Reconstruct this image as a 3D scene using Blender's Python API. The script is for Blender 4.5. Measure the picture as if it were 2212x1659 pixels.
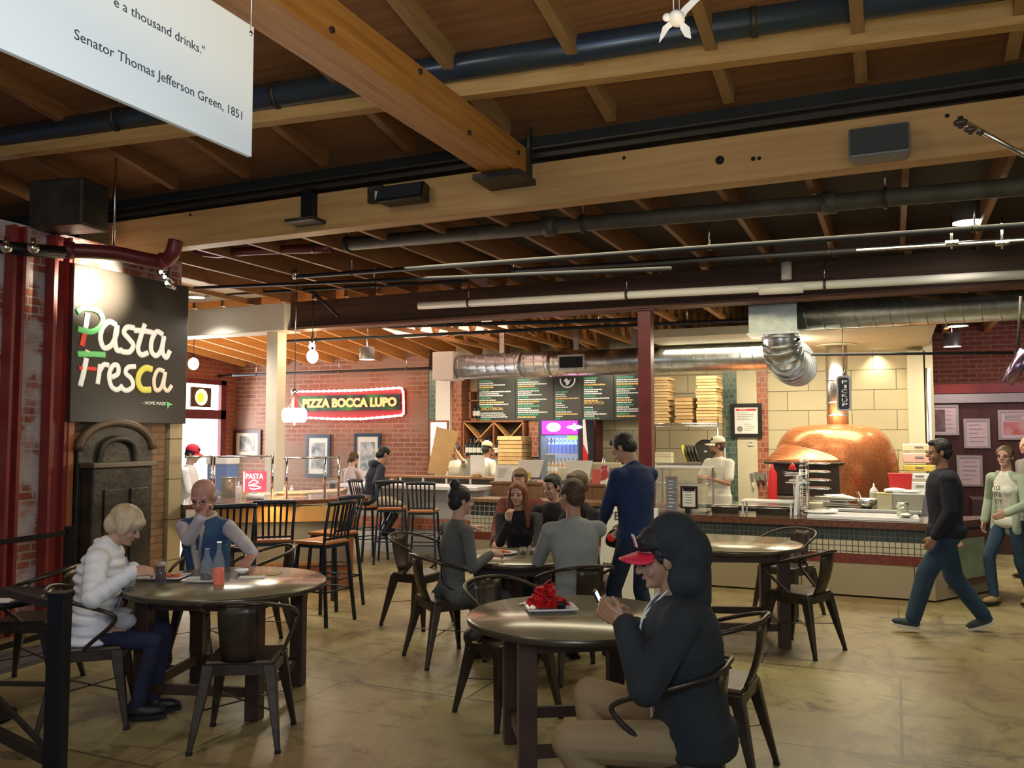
import bpy, bmesh, math, random
from mathutils import Vector, Matrix
V = Vector
random.seed(7)
sc = bpy.context.scene
for o in list(bpy.data.objects): bpy.data.objects.remove(o)
COL = sc.collection

# ------------------------------------------------------------------ camera
CAMH = 1.72; YAW = math.radians(24); F = 1850.0; PITCH = math.atan(110.5/1850)
cd = bpy.data.cameras.new('camera'); cam = bpy.data.objects.new('camera', cd); COL.objects.link(cam)
cam.location = (0, 0, CAMH); cam.rotation_euler = (math.pi/2+PITCH, 0, YAW)
cd.sensor_width = 36; cd.lens = 36*F/2212; cd.clip_start = .05; cd.clip_end = 200
sc.camera = cam
sc.view_settings.view_transform = 'Standard'; sc.view_settings.look = 'None'
sc.view_settings.exposure = 0.42; sc.view_settings.gamma = 1; sc.view_settings.use_curve_mapping = False
# ------------------------------------------------------------------ daylight of the open hall, and added area lights
w = bpy.data.worlds.new('world'); sc.world = w; w.use_nodes = True
w.node_tree.nodes['Background'].inputs[0].default_value = (.62, .74, 1, 1)
w.node_tree.nodes['Background'].inputs[1].default_value = .10

def light(kind, name, loc, energy, color=(1, 1, 1), size=.1, sizey=None, tgt=None, spot=60, blend=.5):
    l = bpy.data.lights.new(name, kind); l.energy = energy; l.color = color
    o = bpy.data.objects.new(name, l); COL.objects.link(o); o.location = loc
    if kind == 'AREA':
        l.size = size
        if sizey: l.shape = 'RECTANGLE'; l.size_y = sizey
    else: l.shadow_soft_size = size
    if kind == 'SPOT': l.spot_size = math.radians(spot); l.spot_blend = blend
    if tgt is not None:
        o.rotation_euler = (V(tgt)-V(loc)).to_track_quat('-Z', 'Y').to_euler()
    return o
WARM = (1, .72, .42); CREAM = (1, .90, .66); COOL = (.80, .90, 1)
light('AREA', 'entrance_daylight', (1.5, -4.5, 2.9), 56, COOL, 5, 2.2, (-1.5, 6, 1.2))
light('AREA', 'right_hall_daylight', (6.5, 4.5, 2.7), 30, (1, .97, .60), 3.5, 2, (-1, 7, .4))
light('AREA', 'middle_bay_fill', (-1.6, 7.9, 3.46), 92, (1, .88, .58), 6, .8, (-1.6, 7.9, 0))  # added area light that brightens floor and tabletops, no fixture behind it
light('AREA', 'roof_fill', (-.2, 2.6, 2.75), 17, (1, .74, .36), 3.2, 2.2, (-.2, 3.2, 6))  # unseen upward light added to brighten the roof boards and beams
light('AREA', 'left_roof_light', (-3.6, 1.2, 4.3), 26, (1, .86, .62), 1.2, 1.2, (-3.2, 4.2, 0))  # warm area light hung below the closed roof boards

# ------------------------------------------------------------------ pixels of the survey to points of the place
RC = cam.rotation_euler.to_matrix()
FH = V((-math.sin(YAW), math.cos(YAW), 0)); RT = V((math.cos(YAW), math.sin(YAW), 0)); CAMP = V((0, 0, CAMH))
def ray(px, py): return RC @ V(((px-1106)/F, (829.5-py)/F, -1))
def at(px, py, d):
    r = ray(px, py); return CAMP + r*(d/r.dot(FH))
def PY(px, py, Y):
    r = ray(px, py); return CAMP + r*(Y/r.y)
def PX(px, py, X):
    r = ray(px, py); return CAMP + r*(X/r.x)
def PZ(px, py, z=0.0):
    r = ray(px, py); return CAMP + r*((z-CAMH)/r.z)
def G(px, d, z=0.0, py=1200):
    p = at(px, py, d); return V((p.x, p.y, z))
def rz(a): return YAW + math.radians(a)       # 0 away from the viewer, 90 to the left, 180 towards the viewer

# ------------------------------------------------------------------ materials
MT = {}
def nd(nt, t, **k):
    n = nt.nodes.new(t)
    for a, b in k.items(): setattr(n, a, b)
    return n
def base(name):
    m = bpy.data.materials.new(name); m.use_nodes = True
    nt = m.node_tree; return m, nt, nt.nodes['Principled BSDF']
def c4(c): return (c[0], c[1], c[2], 1)
def mat(name, c, r=.5, m=0, c2=None, ns=6, bump=0, bs=30, em=0, emc=None, tr=0, coat=0, st=(1, 1, 1), sheen=0, ramp=(.35, .65), alpha=1):
    if name in MT: return MT[name]
    M, nt, b = base(name); MT[name] = M
    b.inputs['Base Color'].default_value = c4(c); b.inputs['Roughness'].default_value = r; b.inputs['Metallic'].default_value = m
    if coat: b.inputs['Coat Weight'].default_value = coat; b.inputs['Coat Roughness'].default_value = .15
    if sheen: b.inputs['Sheen Weight'].default_value = sheen
    if tr: b.inputs['Transmission Weight'].default_value = tr; b.inputs['IOR'].default_value = 1.35
    if alpha < 1: b.inputs['Alpha'].default_value = alpha
    if em: b.inputs['Emission Color'].default_value = c4(emc or c); b.inputs['Emission Strength'].default_value = em
    if c2 or bump:
        tc = nd(nt, 'ShaderNodeTexCoord'); mp = nd(nt, 'ShaderNodeMapping'); mp.inputs['Scale'].default_value = st
        nt.links.new(tc.outputs['Object'], mp.inputs[0])
    if c2:
        n = nd(nt, 'ShaderNodeTexNoise'); n.inputs['Scale'].default_value = ns; n.inputs['Detail'].default_value = 6
        cr = nd(nt, 'ShaderNodeValToRGB'); cr.color_ramp.elements[0].color = c4(c); cr.color_ramp.elements[1].color = c4(c2)
        cr.color_ramp.elements[0].position = ramp[0]; cr.color_ramp.elements[1].position = ramp[1]
        nt.links.new(mp.outputs[0], n.inputs[0]); nt.links.new(n.outputs[0], cr.inputs[0]); nt.links.new(cr.outputs[0], b.inputs['Base Color'])
    if bump:
        n2 = nd(nt, 'ShaderNodeTexNoise'); n2.inputs['Scale'].default_value = bs; n2.inputs['Detail'].default_value = 4
        bp = nd(nt, 'ShaderNodeBump'); bp.inputs['Strength'].default_value = bump; bp.inputs['Distance'].default_value = .02
        nt.links.new(mp.outputs[0], n2.inputs[0]); nt.links.new(n2.outputs[0], bp.inputs['Height']); nt.links.new(bp.outputs[0], b.inputs['Normal'])
    return M
def brick(name, c1, c2, mo, bw=.22, bh=.078, ms=.008, off=.5, r=.8, bump=.6, c3=None, ns=2.2, metal=0, ramp=(.45, .6)):
    M, nt, b = base(name); MT[name] = M
    tc = nd(nt, 'ShaderNodeTexCoord'); sp = nd(nt, 'ShaderNodeSeparateXYZ'); ad = nd(nt, 'ShaderNodeMath', operation='ADD'); cb = nd(nt, 'ShaderNodeCombineXYZ')
    nt.links.new(tc.outputs['Object'], sp.inputs[0]); nt.links.new(sp.outputs[0], ad.inputs[0]); nt.links.new(sp.outputs[1], ad.inputs[1])
    nt.links.new(ad.outputs[0], cb.inputs[0]); nt.links.new(sp.outputs[2], cb.inputs[1])
    t = nd(nt, 'ShaderNodeTexBrick'); t.offset = off; t.inputs['Scale'].default_value = 1; t.inputs['Brick Width'].default_value = bw; t.inputs['Row Height'].default_value = bh
    t.inputs['Mortar Size'].default_value = ms; t.inputs['Mortar Smooth'].default_value = .2; t.inputs['Bias'].default_value = 0
    t.inputs['Color1'].default_value = c4(c1); t.inputs['Color2'].default_value = c4(c2); t.inputs['Mortar'].default_value = c4(mo)
    nt.links.new(cb.outputs[0], t.inputs[0]); src = t.outputs['Color']
    if c3:
        n = nd(nt, 'ShaderNodeTexNoise'); n.inputs['Scale'].default_value = ns; n.inputs['Detail'].default_value = 8
        cr = nd(nt, 'ShaderNodeValToRGB'); cr.color_ramp.elements[0].position = ramp[0]; cr.color_ramp.elements[1].position = ramp[1]
        mx = nd(nt, 'ShaderNodeMix', data_type='RGBA'); nt.links.new(tc.outputs['Object'], n.inputs[0]); nt.links.new(n.outputs[0], cr.inputs[0])
        nt.links.new(cr.outputs[0], mx.inputs[0]); nt.links.new(src, mx.inputs[6]); mx.inputs[7].default_value = c4(c3); src = mx.outputs[2]
    nt.links.new(src, b.inputs['Base Color']); b.inputs['Roughness'].default_value = r; b.inputs['Metallic'].default_value = metal
    if bump:
        inv = nd(nt, 'ShaderNodeMath', operation='SUBTRACT'); inv.inputs[0].default_value = 1; nt.links.new(t.outputs['Fac'], inv.inputs[1])
        bp = nd(nt, 'ShaderNodeBump'); bp.inputs['Strength'].default_value = bump; bp.inputs['Distance'].default_value = .01
        nt.links.new(inv.outputs[0], bp.inputs['Height']); nt.links.new(bp.outputs[0], b.inputs['Normal'])
    return M
def wood(name, c1, c2, d='y', r=.55, sc_=1.0, bump=.15):
    st = {'x': (.5, 9, 9), 'y': (9, .5, 9), 'z': (9, 9, .5)}[d]; st = tuple(s*sc_ for s in st)
    return mat(name, c1, r, 0, c2, 2.2, bump, 5, st=st, ramp=(.3, .72))

m_glulam = wood('glulam', (.46, .265, .095), (.60, .37, .145), 'x')
m_beamy = wood('beam_orange', (.36, .14, .025), (.56, .26, .055), 'y')
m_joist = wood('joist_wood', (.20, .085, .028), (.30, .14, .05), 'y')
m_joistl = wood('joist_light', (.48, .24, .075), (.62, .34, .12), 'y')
m_deck = wood('roof_deck', (.20, .088, .030), (.30, .14, .05), 'x', .8)
m_darkwood = wood('dark_beam', (.05, .022, .012), (.09, .038, .02), 'x')
m_bartop = wood('bar_top_wood', (.10, .035, .015), (.17, .06, .022), 'x', .25)
m_bartop.node_tree.nodes['Principled BSDF'].inputs['Coat Weight'].default_value = .6
m_cherry = wood('cherry_wood', (.22, .07, .03), (.30, .11, .045), 'z', .4)
m_seatw = wood('stool_seat_wood', (.42, .14, .04), (.55, .21, .07), 'x', .3)
m_pwood = wood('panel_wood', (.17, .085, .04), (.30, .16, .075), 'z', .6, 1.6)
m_brickb = brick('brick_back', (.21, .075, .045), (.29, .115, .07), (.34, .23, .17), .26, .088, .010, c3=(.27, .16, .115), ns=1.1)
m_brickw = brick('brick_whitewash', (.28, .06, .04), (.40, .13, .08), (.45, .36, .33), .22, .076, .010, c3=(.60, .52, .52), ns=4, ramp=(.42, .56))
m_brickr = brick('brick_red', (.15, .038, .025), (.22, .06, .035), (.26, .16, .13), .22, .076, .009)
m_block = brick('beige_block', (.56, .49, .31), (.60, .53, .34), (.17, .14, .08), .62, .30, .006, r=.6, bump=.3)
m_tileg = brick('green_tile', (.055, .10, .085), (.10, .16, .13), (.20, .22, .17), .085, .085, .006, r=.3, bump=.3)
m_tiler = brick('red_tile', (.30, .07, .035), (.44, .15, .08), (.40, .30, .2), .085, .085, .006, r=.35, bump=.3)
m_tiledark = brick('dark_mosaic', (.022, .035, .040), (.04, .058, .06), (.10, .09, .07), .05, .05, .004, 0, r=.3, bump=.3)
m_tilewhite = brick('white_mosaic', (.50, .46, .34), (.56, .52, .40), (.10, .09, .06), .06, .06, .005, 0, r=.35, bump=.3)
m_tileredm = brick('red_mosaic', (.16, .025, .018), (.22, .04, .025), (.10, .05, .04), .05, .05, .004, 0, r=.3, bump=.3)
m_tilebrown = brick('brown_mosaic', (.10, .03, .016), (.20, .07, .035), (.08, .05, .03), .022, .022, .002, 0, r=.35, bump=.2)
m_slab = brick('counter_slab', (.34, .28, .18), (.38, .31, .20), (.08, .06, .04), 1.12, .9, .006, 0, r=.5, bump=.2)
m_metal = mat('gunmetal', (.045, .034, .027), .36, .6, (.085, .066, .05), 8, .05, 40)
m_black = mat('black_metal', (.012, .013, .018), .4, .5)
m_bluem = mat('stool_metal', (.025, .035, .05), .4, .5)
m_steel = mat('stainless', (.62, .62, .60), .25, 1, bump=.03, bs=60)
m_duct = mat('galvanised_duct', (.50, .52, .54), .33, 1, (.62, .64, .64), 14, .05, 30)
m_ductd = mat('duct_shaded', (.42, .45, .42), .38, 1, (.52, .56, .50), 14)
m_chrome = mat('chrome', (.8, .8, .8), .1, 1)
m_cream = mat('cream_paint', (.62, .56, .38), .6, 0, (.66, .60, .42), 3)
m_white = mat('white_paint', (.72, .70, .66), .5)
m_whiteg = mat('white_ceramic', (.85, .85, .87), .2)
m_maroon = mat('maroon_paint', (.16, .022, .025), .38, .1, (.11, .018, .022), 6)
m_redp = mat('red_steel', (.28, .035, .03), .4, .1, (.20, .03, .03), 5)
m_orange = mat('orange_edge', (.42, .13, .045), .5)
m_pipe = mat('dark_pipe', (.035, .055, .11), .28, .35, (.045, .065, .065), 1.2)  # blue light falling on the pipe is put into its colour
m_pipeg = mat('iron_pipe', (.085, .075, .055), .6, .3, (.12, .11, .09), 7, .1, 30)
m_pipew = mat('white_pvc', (.78, .76, .72), .45)
m_pipeb = mat('thin_pipe', (.018, .020, .026), .6, .2)
m_iron = mat('old_iron', (.045, .042, .038), .5, .6, (.085, .075, .06), 5, .3, 20)
m_card = mat('kraft_card', (.52, .34, .15), .8, 0, (.58, .39, .18), 8)
m_cardt = mat('kraft_card_light', (.66, .47, .22), .8, 0, (.72, .52, .26), 8)
m_cardd = mat('brown_card', (.42, .25, .10), .8, 0, (.49, .30, .13), 8)
m_glass = mat('clear_glass', (.92, .97, .96), .04, 0, tr=1)
m_pane = mat('thin_pane', (.85, .92, .95), .06, 0, alpha=.08)
m_paper = mat('paper', (.80, .79, .74), .7)
m_blackboard = mat('menu_black', (.03, .032, .028), .42)
m_signblack = mat('sign_fabric', (.036, .027, .020), .42, 0, (.04, .033, .028), 3)
m_tabletop = mat('table_top', (.20, .17, .105), .24, .05, (.28, .24, .15), 4, .02, 20, coat=.5)
m_tablerim = mat('table_rim', (.12, .10, .075), .3, .7)
m_tableleg = mat('table_leg', (.045, .022, .018), .45, 0, (.07, .035, .025), 6)
m_rubber = mat('rubber', (.01, .01, .01), .8)
m_red = mat('red_plastic', (.65, .02, .02), .4)
m_redtr = mat('red_paper', (.62, .008, .012), .6)
m_copper = brick('copper_mosaic', (.42, .12, .035), (.60, .21, .075), (.26, .10, .045), .018, .018, .0016, 0, r=.27, bump=.35, metal=.5)
# ------------------------------------------------------------------ mesh builders
def frame_z(d):
    d = V(d).normalized(); a = V((0, 0, 1)) if abs(d.z) < .9 else V((1, 0, 0))
    x = a.cross(d).normalized(); return x, d.cross(x), d
class MB:
    def __init__(s): s.v = []; s.f = []; s.sm = []
    def add(s, vs, fs, smooth=False, mtx=None):
        n = len(s.v)
        s.v += [tuple(mtx @ V(p)) if mtx is not None else tuple(p) for p in vs]
        s.f += [tuple(i+n for i in f) for f in fs]; s.sm += [smooth]*len(fs); return s
    def box(s, a, b, mtx=None):
        x0, y0, z0 = a; x1, y1, z1 = b
        return s.add([(x0, y0, z0), (x1, y0, z0), (x1, y1, z0), (x0, y1, z0), (x0, y0, z1), (x1, y0, z1), (x1, y1, z1), (x0, y1, z1)],
                     [(3, 2, 1, 0), (4, 5, 6, 7), (0, 1, 5, 4), (1, 2, 6, 5), (2, 3, 7, 6), (3, 0, 4, 7)], False, mtx)
    def cbox(s, c, sz, mtx=None, rzv=0):
        m = Matrix.Translation(V(c)) @ Matrix.Rotation(rzv, 4, 'Z')
        if mtx is not None: m = mtx @ m
        h = V(sz)/2; return s.box(-h, h, m)
    def hull8(s, lo, hi):            # two quads, lower and upper, counter-clockwise seen from above
        return s.add(list(lo)+list(hi), [(3, 2, 1, 0), (4, 5, 6, 7), (0, 1, 5, 4), (1, 2, 6, 5), (2, 3, 7, 6), (3, 0, 4, 7)])
    def bar(s, a, b, w, h):          # rectangular bar from a to b
        a = V(a); b = V(b); x, y, z = frame_z(b-a)
        if abs(z.z) < .9: x = V((0, 0, 1)).cross(z).normalized(); y = z.cross(x)
        q = [(-w/2, -h/2), (w/2, -h/2), (w/2, h/2), (-w/2, h/2)]
        return s.hull8([a+x*i+y*j for i, j in q], [b+x*i+y*j for i, j in q])
    def cyl(s, a, b, r, r2=None, n=16, caps=True):
        a = V(a); b = V(b); r2 = r if r2 is None else r2; x, y, z = frame_z(b-a); vs = []
        for c, rr in ((a, r), (b, r2)):
            for i in range(n):
                t = 2*math.pi*i/n; vs.append(c+x*(rr*math.cos(t))+y*(rr*math.sin(t)))
        s.add(vs, [(i, (i+1) % n, n+(i+1) % n, n+i) for i in range(n)], True)
        if caps: k = len(s.v)-2*n; s.f += [tuple(k+i for i in reversed(range(n))), tuple(k+n+i for i in range(n))]; s.sm += [False]*2
        return s
    def tube(s, pts, r, n=8, closed=False, caps=True, flat=None):
        P = [V(p) for p in pts]; m = len(P); rr = r if isinstance(r, (list, tuple)) else [r]*m
        T = []
        for i in range(m):
            if closed: d = P[(i+1) % m]-P[i-1]
            else: d = P[min(i+1, m-1)]-P[max(i-1, 0)]
            T.append(d.normalized())
        x, y, _ = frame_z(T[0]); vs = []
        for i in range(m):
            if i:
                q = T[i-1].rotation_difference(T[i]); x = q @ x; y = q @ y
            for k in range(n):
                t = 2*math.pi*k/n; o = x*(rr[i]*math.cos(t))+y*(rr[i]*math.sin(t))
                if flat is not None: o = o-flat*(o.dot(flat)*.7)
                vs.append(P[i]+o)
        fs = []
        for i in range(m if closed else m-1):
            j = (i+1) % m
            fs += [(i*n+k, i*n+(k+1) % n, j*n+(k+1) % n, j*n+k) for k in range(n)]
        if caps and not closed: fs += [tuple(reversed(range(n))), tuple((m-1)*n+k for k in range(n))]
        return s.add(vs, fs, True)
    def lathe(s, prof, n=24, c=(0, 0, 0), mtx=None, caps=True):
        vs = []; c = V(c)
        for r, z in prof:
            for k in range(n):
                t = 2*math.pi*k/n; vs.append(c+V((r*math.cos(t), r*math.sin(t), z)))
        m = len(prof); fs = [(i*n+k, i*n+(k+1) % n, (i+1)*n+(k+1) % n, (i+1)*n+k) for i in range(m-1) for k in range(n)]
        if caps: fs += [tuple(reversed(range(n))), tuple((m-1)*n+k for k in range(n))]
        return s.add(vs, fs, True, mtx)
    def ell(s, c, r, R=None, n=16, m=10):
        c = V(c); vs = [(0, 0, -1)]; fs = []
        for i in range(1, m):
            p = math.pi*i/m-math.pi/2
            for k in range(n):
                t = 2*math.pi*k/n; vs.append((math.cos(p)*math.cos(t), math.cos(p)*math.sin(t), math.sin(p)))
        vs.append((0, 0, 1)); L = len(vs)-1
        fs += [(0, 1+(k+1) % n, 1+k) for k in range(n)]
        for i in range(m-2): fs += [(1+i*n+k, 1+i*n+(k+1) % n, 1+(i+1)*n+(k+1) % n, 1+(i+1)*n+k) for k in range(n)]
        fs += [(1+(m-2)*n+k, 1+(m-2)*n+(k+1) % n, L) for k in range(n)]
        out = []
        for p in vs:
            q = V((p[0]*r[0], p[1]*r[1], p[2]*r[2])); q = R @ q if R is not None else q; out.append(c+q)
        return s.add(out, fs, True)
    def cap(s, a, b, ra, rb=None, n=12):       # tapered capsule
        a = V(a); b = V(b); rb = ra if rb is None else rb; x, y, z = frame_z(b-a) if (b-a).length > 1e-6 else frame_z((0, 0, 1)); vs = []; rings = []
        K = 4
        for i in range(1, K+1): p = math.pi/2*(i/K)-math.pi/2; rings.append((a+z*(ra*math.sin(p)), ra*math.cos(p)))
        for i in range(0, K): p = math.pi/2*(i/K); rings.append((b+z*(rb*math.sin(p)), rb*math.cos(p)))
        vs.append(a-z*ra)
        for c, r in rings:
            for k in range(n): t = 2*math.pi*k/n; vs.append(c+x*(r*math.cos(t))+y*(r*math.sin(t)))
        vs.append(b+z*rb); L = len(vs)-1; m = len(rings)
        fs = [(0, 1+(k+1) % n, 1+k) for k in range(n)]
        for i in range(m-1): fs += [(1+i*n+k, 1+i*n+(k+1) % n, 1+(i+1)*n+(k+1) % n, 1+(i+1)*n+k) for k in range(n)]
        fs += [(1+(m-1)*n+k, 1+(m-1)*n+(k+1) % n, L) for k in range(n)]
        return s.add(vs, fs, True)
    def poly(s, pts, off):           # planar polygon (list of 3-D points) extruded by vector off
        n = len(pts); off = V(off); P = [V(p) for p in pts]
        return s.add(P+[p+off for p in P], [tuple(reversed(range(n))), tuple(range(n, 2*n))]+[(i, (i+1) % n, n+(i+1) % n, n+i) for i in range(n)])
    def build(s, name, m, parent=None, bevel=0, fix=True):
        me = bpy.data.meshes.new(name); me.from_pydata(s.v, [], s.f)
        if fix:
            b = bmesh.new(); b.from_mesh(me); bmesh.ops.recalc_face_normals(b, faces=b.faces); b.to_mesh(me); b.free()
        me.polygons.foreach_set('use_smooth', s.sm); me.materials.append(m); me.update()
        o = bpy.data.objects.new(name, me); COL.objects.link(o)
        if parent is not None: o.parent = parent
        if bevel:
            bv = o.modifiers.new('bevel', 'BEVEL'); bv.width = bevel; bv.segments = 2; bv.limit_method = 'ANGLE'
        return o
def B(): return MB()
def bake(mb, name, m, parent, voxel, smooth=3, sf=.5):
    me = bpy.data.meshes.new(name); me.from_pydata(mb.v, [], mb.f); o = bpy.data.objects.new(name, me); COL.objects.link(o)
    r = o.modifiers.new('r', 'REMESH'); r.mode = 'VOXEL'; r.voxel_size = voxel; r.use_smooth_shade = True
    if smooth: q = o.modifiers.new('s', 'SMOOTH'); q.factor = sf; q.iterations = smooth
    dg = bpy.context.evaluated_depsgraph_get(); ev = o.evaluated_get(dg)
    nm = bpy.data.meshes.new_from_object(ev); bpy.data.objects.remove(o); bpy.data.meshes.remove(me)
    nm.name = name; nm.materials.clear(); nm.materials.append(m)
    nm.polygons.foreach_set('use_smooth', [True]*len(nm.polygons))
    o = bpy.data.objects.new(name, nm); COL.objects.link(o)
    if parent is not None: o.parent = parent
    return o
def tag(o, label, cat, group=None, kind=None):
    o['label'] = label; o['category'] = cat
    if group: o['group'] = group
    if kind: o['kind'] = kind
    return o
def thing(name, label, cat, loc=(0, 0, 0), rotz=0, group=None):
    o = bpy.data.objects.new(name, None); COL.objects.link(o); o.location = loc; o.rotation_euler = (0, 0, rotz); o.empty_display_size = .1
    return tag(o, label, cat, group)
def st(o): o['kind'] = 'structure'; return o
def rename(o, n): o.name = n; return o
def dup(r, loc, rotz, label, group=None):
    def cp(o, par):
        c = o.copy(); COL.objects.link(c)
        if par is not None: c.parent = par
        for ch in o.children: cp(ch, c)
        return c
    c = cp(r, None); c.location = loc; c.rotation_euler = (0, 0, rotz); c['label'] = label
    if group: c['group'] = group
    return c
ORD = ['first', 'second', 'third', 'fourth', 'fifth', 'sixth', 'seventh', 'eighth', 'ninth', 'tenth', 'eleventh', 'twelfth', 'thirteenth', 'fourteenth', 'fifteenth', 'sixteenth',
       'seventeenth', 'eighteenth', 'nineteenth', 'twentieth', 'twenty-first', 'twenty-second', 'twenty-third', 'twenty-fourth', 'twenty-fifth', 'twenty-sixth', 'twenty-seventh', 'twenty-eighth', 'twenty-ninth', 'thirtieth']
def txt(body, m, parent=None, name='lettering', size=.1, width=None, height=None, mtx=None, ext=.002, align='LEFT', shear=0, space=1, offset=0):
    c = bpy.data.curves.new(name, 'FONT'); c.body = body; c.size = size; c.extrude = ext; c.align_x = align; c.shear = shear; c.space_line = space; c.offset = offset; c.resolution_u = 3
    t = bpy.data.objects.new(name, c); COL.objects.link(t)
    me = bpy.data.meshes.new_from_object(t.evaluated_get(bpy.context.evaluated_depsgraph_get())); bpy.data.objects.remove(t); bpy.data.curves.remove(c)
    xs = [v.co.x for v in me.vertices]; ys = [v.co.y for v in me.vertices]
    sx = width/(max(xs)-min(xs)) if width else 1
    sy = height/(max(ys)-min(ys)) if height else sx
    if not width: sx = sy
    S = Matrix.Diagonal((sx, sy, 1, 1)); me.transform((mtx or Matrix()) @ S)
    me.materials.clear(); me.materials.append(m); me.name = name
    o = bpy.data.objects.new(name, me); COL.objects.link(o)
    if parent is not None: o.parent = parent
    return o
def basis(o, x, y):
    x = V(x).normalized(); y = V(y).normalized(); z = x.cross(y)
    return Matrix(((x.x, y.x, z.x, o[0]), (x.y, y.y, z.y, o[1]), (x.z, y.z, z.z, o[2]), (0, 0, 0, 1)))
def onY(x, y, z): return basis((x, y, z), (1, 0, 0), (0, 0, 1))     # plane facing the viewer's side (-Y)
def onX(x, y, z): return basis((x, y, z), (0, 1, 0), (0, 0, 1))     # plane facing +X
def cr(pts, k=6, closed=False):      # Catmull-Rom
    P = [V(p) for p in pts]; n = len(P); out = []
    for i in range(n if closed else n-1):
        p0 = P[i-1] if (closed or i) else P[0]; p1 = P[i]; p2 = P[(i+1) % n]; p3 = P[(i+2) % n] if (closed or i+2 < n) else P[-1]
        for j in range(k):
            t = j/k; out.append(.5*((2*p1)+(p2-p0)*t+(2*p0-5*p1+4*p2-p3)*t*t+(3*p1-p0-3*p2+p3)*t**3))
    if not closed: out.append(P[-1])
    return out
# ================================================================== THE SETTING
# floor of stained concrete slabs
def floor_mat():
    M, nt, b = base('concrete_floor')
    tc = nd(nt, 'ShaderNodeTexCoord'); L = nt.links.new
    t = nd(nt, 'ShaderNodeTexBrick'); t.offset = .37; t.inputs['Scale'].default_value = 1; t.inputs['Brick Width'].default_value = 2.6; t.inputs['Row Height'].default_value = 1.7
    t.inputs['Mortar Size'].default_value = .011; t.inputs['Mortar Smooth'].default_value = .4
    t.inputs['Color1'].default_value = (.40, .35, .165, 1); t.inputs['Color2'].default_value = (.29, .235, .11, 1); t.inputs['Mortar'].default_value = (.07, .055, .03, 1)
    L(tc.outputs['Object'], t.inputs[0]); src = t.outputs[0]
    def over(scale, det, col, p0, p1, stt=(1, 1, 1), rough=.6, dist=0.):
        nonlocal src
        mp = nd(nt, 'ShaderNodeMapping'); mp.inputs['Scale'].default_value = stt; mp.inputs['Location'].default_value = (scale, scale*2, 0)
        n = nd(nt, 'ShaderNodeTexNoise'); n.inputs['Scale'].default_value = scale; n.inputs['Detail'].default_value = det; n.inputs['Roughness'].default_value = rough; n.inputs['Distortion'].default_value = dist
        r = nd(nt, 'ShaderNodeValToRGB'); r.color_ramp.elements[0].position = p0; r.color_ramp.elements[1].position = p1
        mx = nd(nt, 'ShaderNodeMix', data_type='RGBA'); L(tc.outputs['Object'], mp.inputs[0]); L(mp.outputs[0], n.inputs[0]); L(n.outputs[0], r.inputs[0]); L(r.outputs[0], mx.inputs[0])
        L(src, mx.inputs[6]); mx.inputs[7].default_value = c4(col); src = mx.outputs[2]; return r
    over(.7, 8, (.25, .175, .085), .42, .66)
    over(2.2, 10, (.13, .085, .045), .50, .70, (1, .45, 1), .7, 1.2)
    rr = over(9, 12, (.38, .33, .17), .60, .82)
    over(3.4, 10, (.06, .038, .022), .55, .70, (.5, 1, 1), .7, 1.5)
    L(src, b.inputs['Base Color']); b.inputs['Roughness'].default_value = .42
    n = nd(nt, 'ShaderNodeTexNoise'); n.inputs['Scale'].default_value = 14; n.inputs['Detail'].default_value = 8
    bp = nd(nt, 'ShaderNodeBump'); bp.inputs['Strength'].default_value = .12; bp.inputs['Distance'].default_value = .02
    L(tc.outputs['Object'], n.inputs[0]); L(n.outputs[0], bp.inputs['Height']); L(bp.outputs[0], b.inputs['Normal'])
    return M
st(B().box((-16, -4, -.2), (9, 20, 0)).build('floor', floor_mat()))

BY = 13.8       # brick wall
KY = 13.9       # kitchen wall
XL = -6.95      # wall with the pasta sign
XW = -12.4      # wall with the street window
def xz(px, Y): return PY(px, 830, Y).x
def zz(px, py, Y): return PY(px, py, Y).z
xbr = xz(926, BY)
st(B().box((XW-.2, BY, 0), (xbr, BY+.3, 3.3)).build('wall_brick_back', m_brickb))
# pilasters right of the brick wall: green tile, cream, red tile
x0 = xz(926, KY-.35); x1 = xz(944, KY-.35); x2 = xz(975, KY-.35); x3 = xz(996, KY-.35)
st(B().box((x0, KY-.33, 0), (x1, KY+.2, 2.9)).build('trim_1', m_tileg))
st(B().box((x1, KY-.40, 0), (x2, KY+.2, 2.9)).build('trim_2', m_white))
st(B().box((x2, KY-.33, 0), (x3, KY+.2, 2.9)).build('trim_3', m_tiler))
xk2 = xz(1997, KY)
st(B().box((x3-.3, KY, 0), (xk2, KY+.25, 3.95)).build('wall_kitchen_back', m_block))
st(B().box((xz(1960, KY-.2), KY-.45, 0), (xk2+.0, KY, 2.92)).build('trim_4', m_cream))
st(B().box((xz(1562, KY-.04), KY-.04, 0), (xz(1591, KY-.04), KY, 2.9)).build('trim_5', m_tileg))
st(B().box((xz(1591, KY-.05), KY-.05, 0), (xz(1634, KY-.05), KY, 2.9)).build('trim_6', m_cream))
st(B().box((xz(1634, KY-.04), KY-.04, 0), (xz(1657, KY-.04), KY, 2.9)).build('trim_7', m_tiler))
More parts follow.
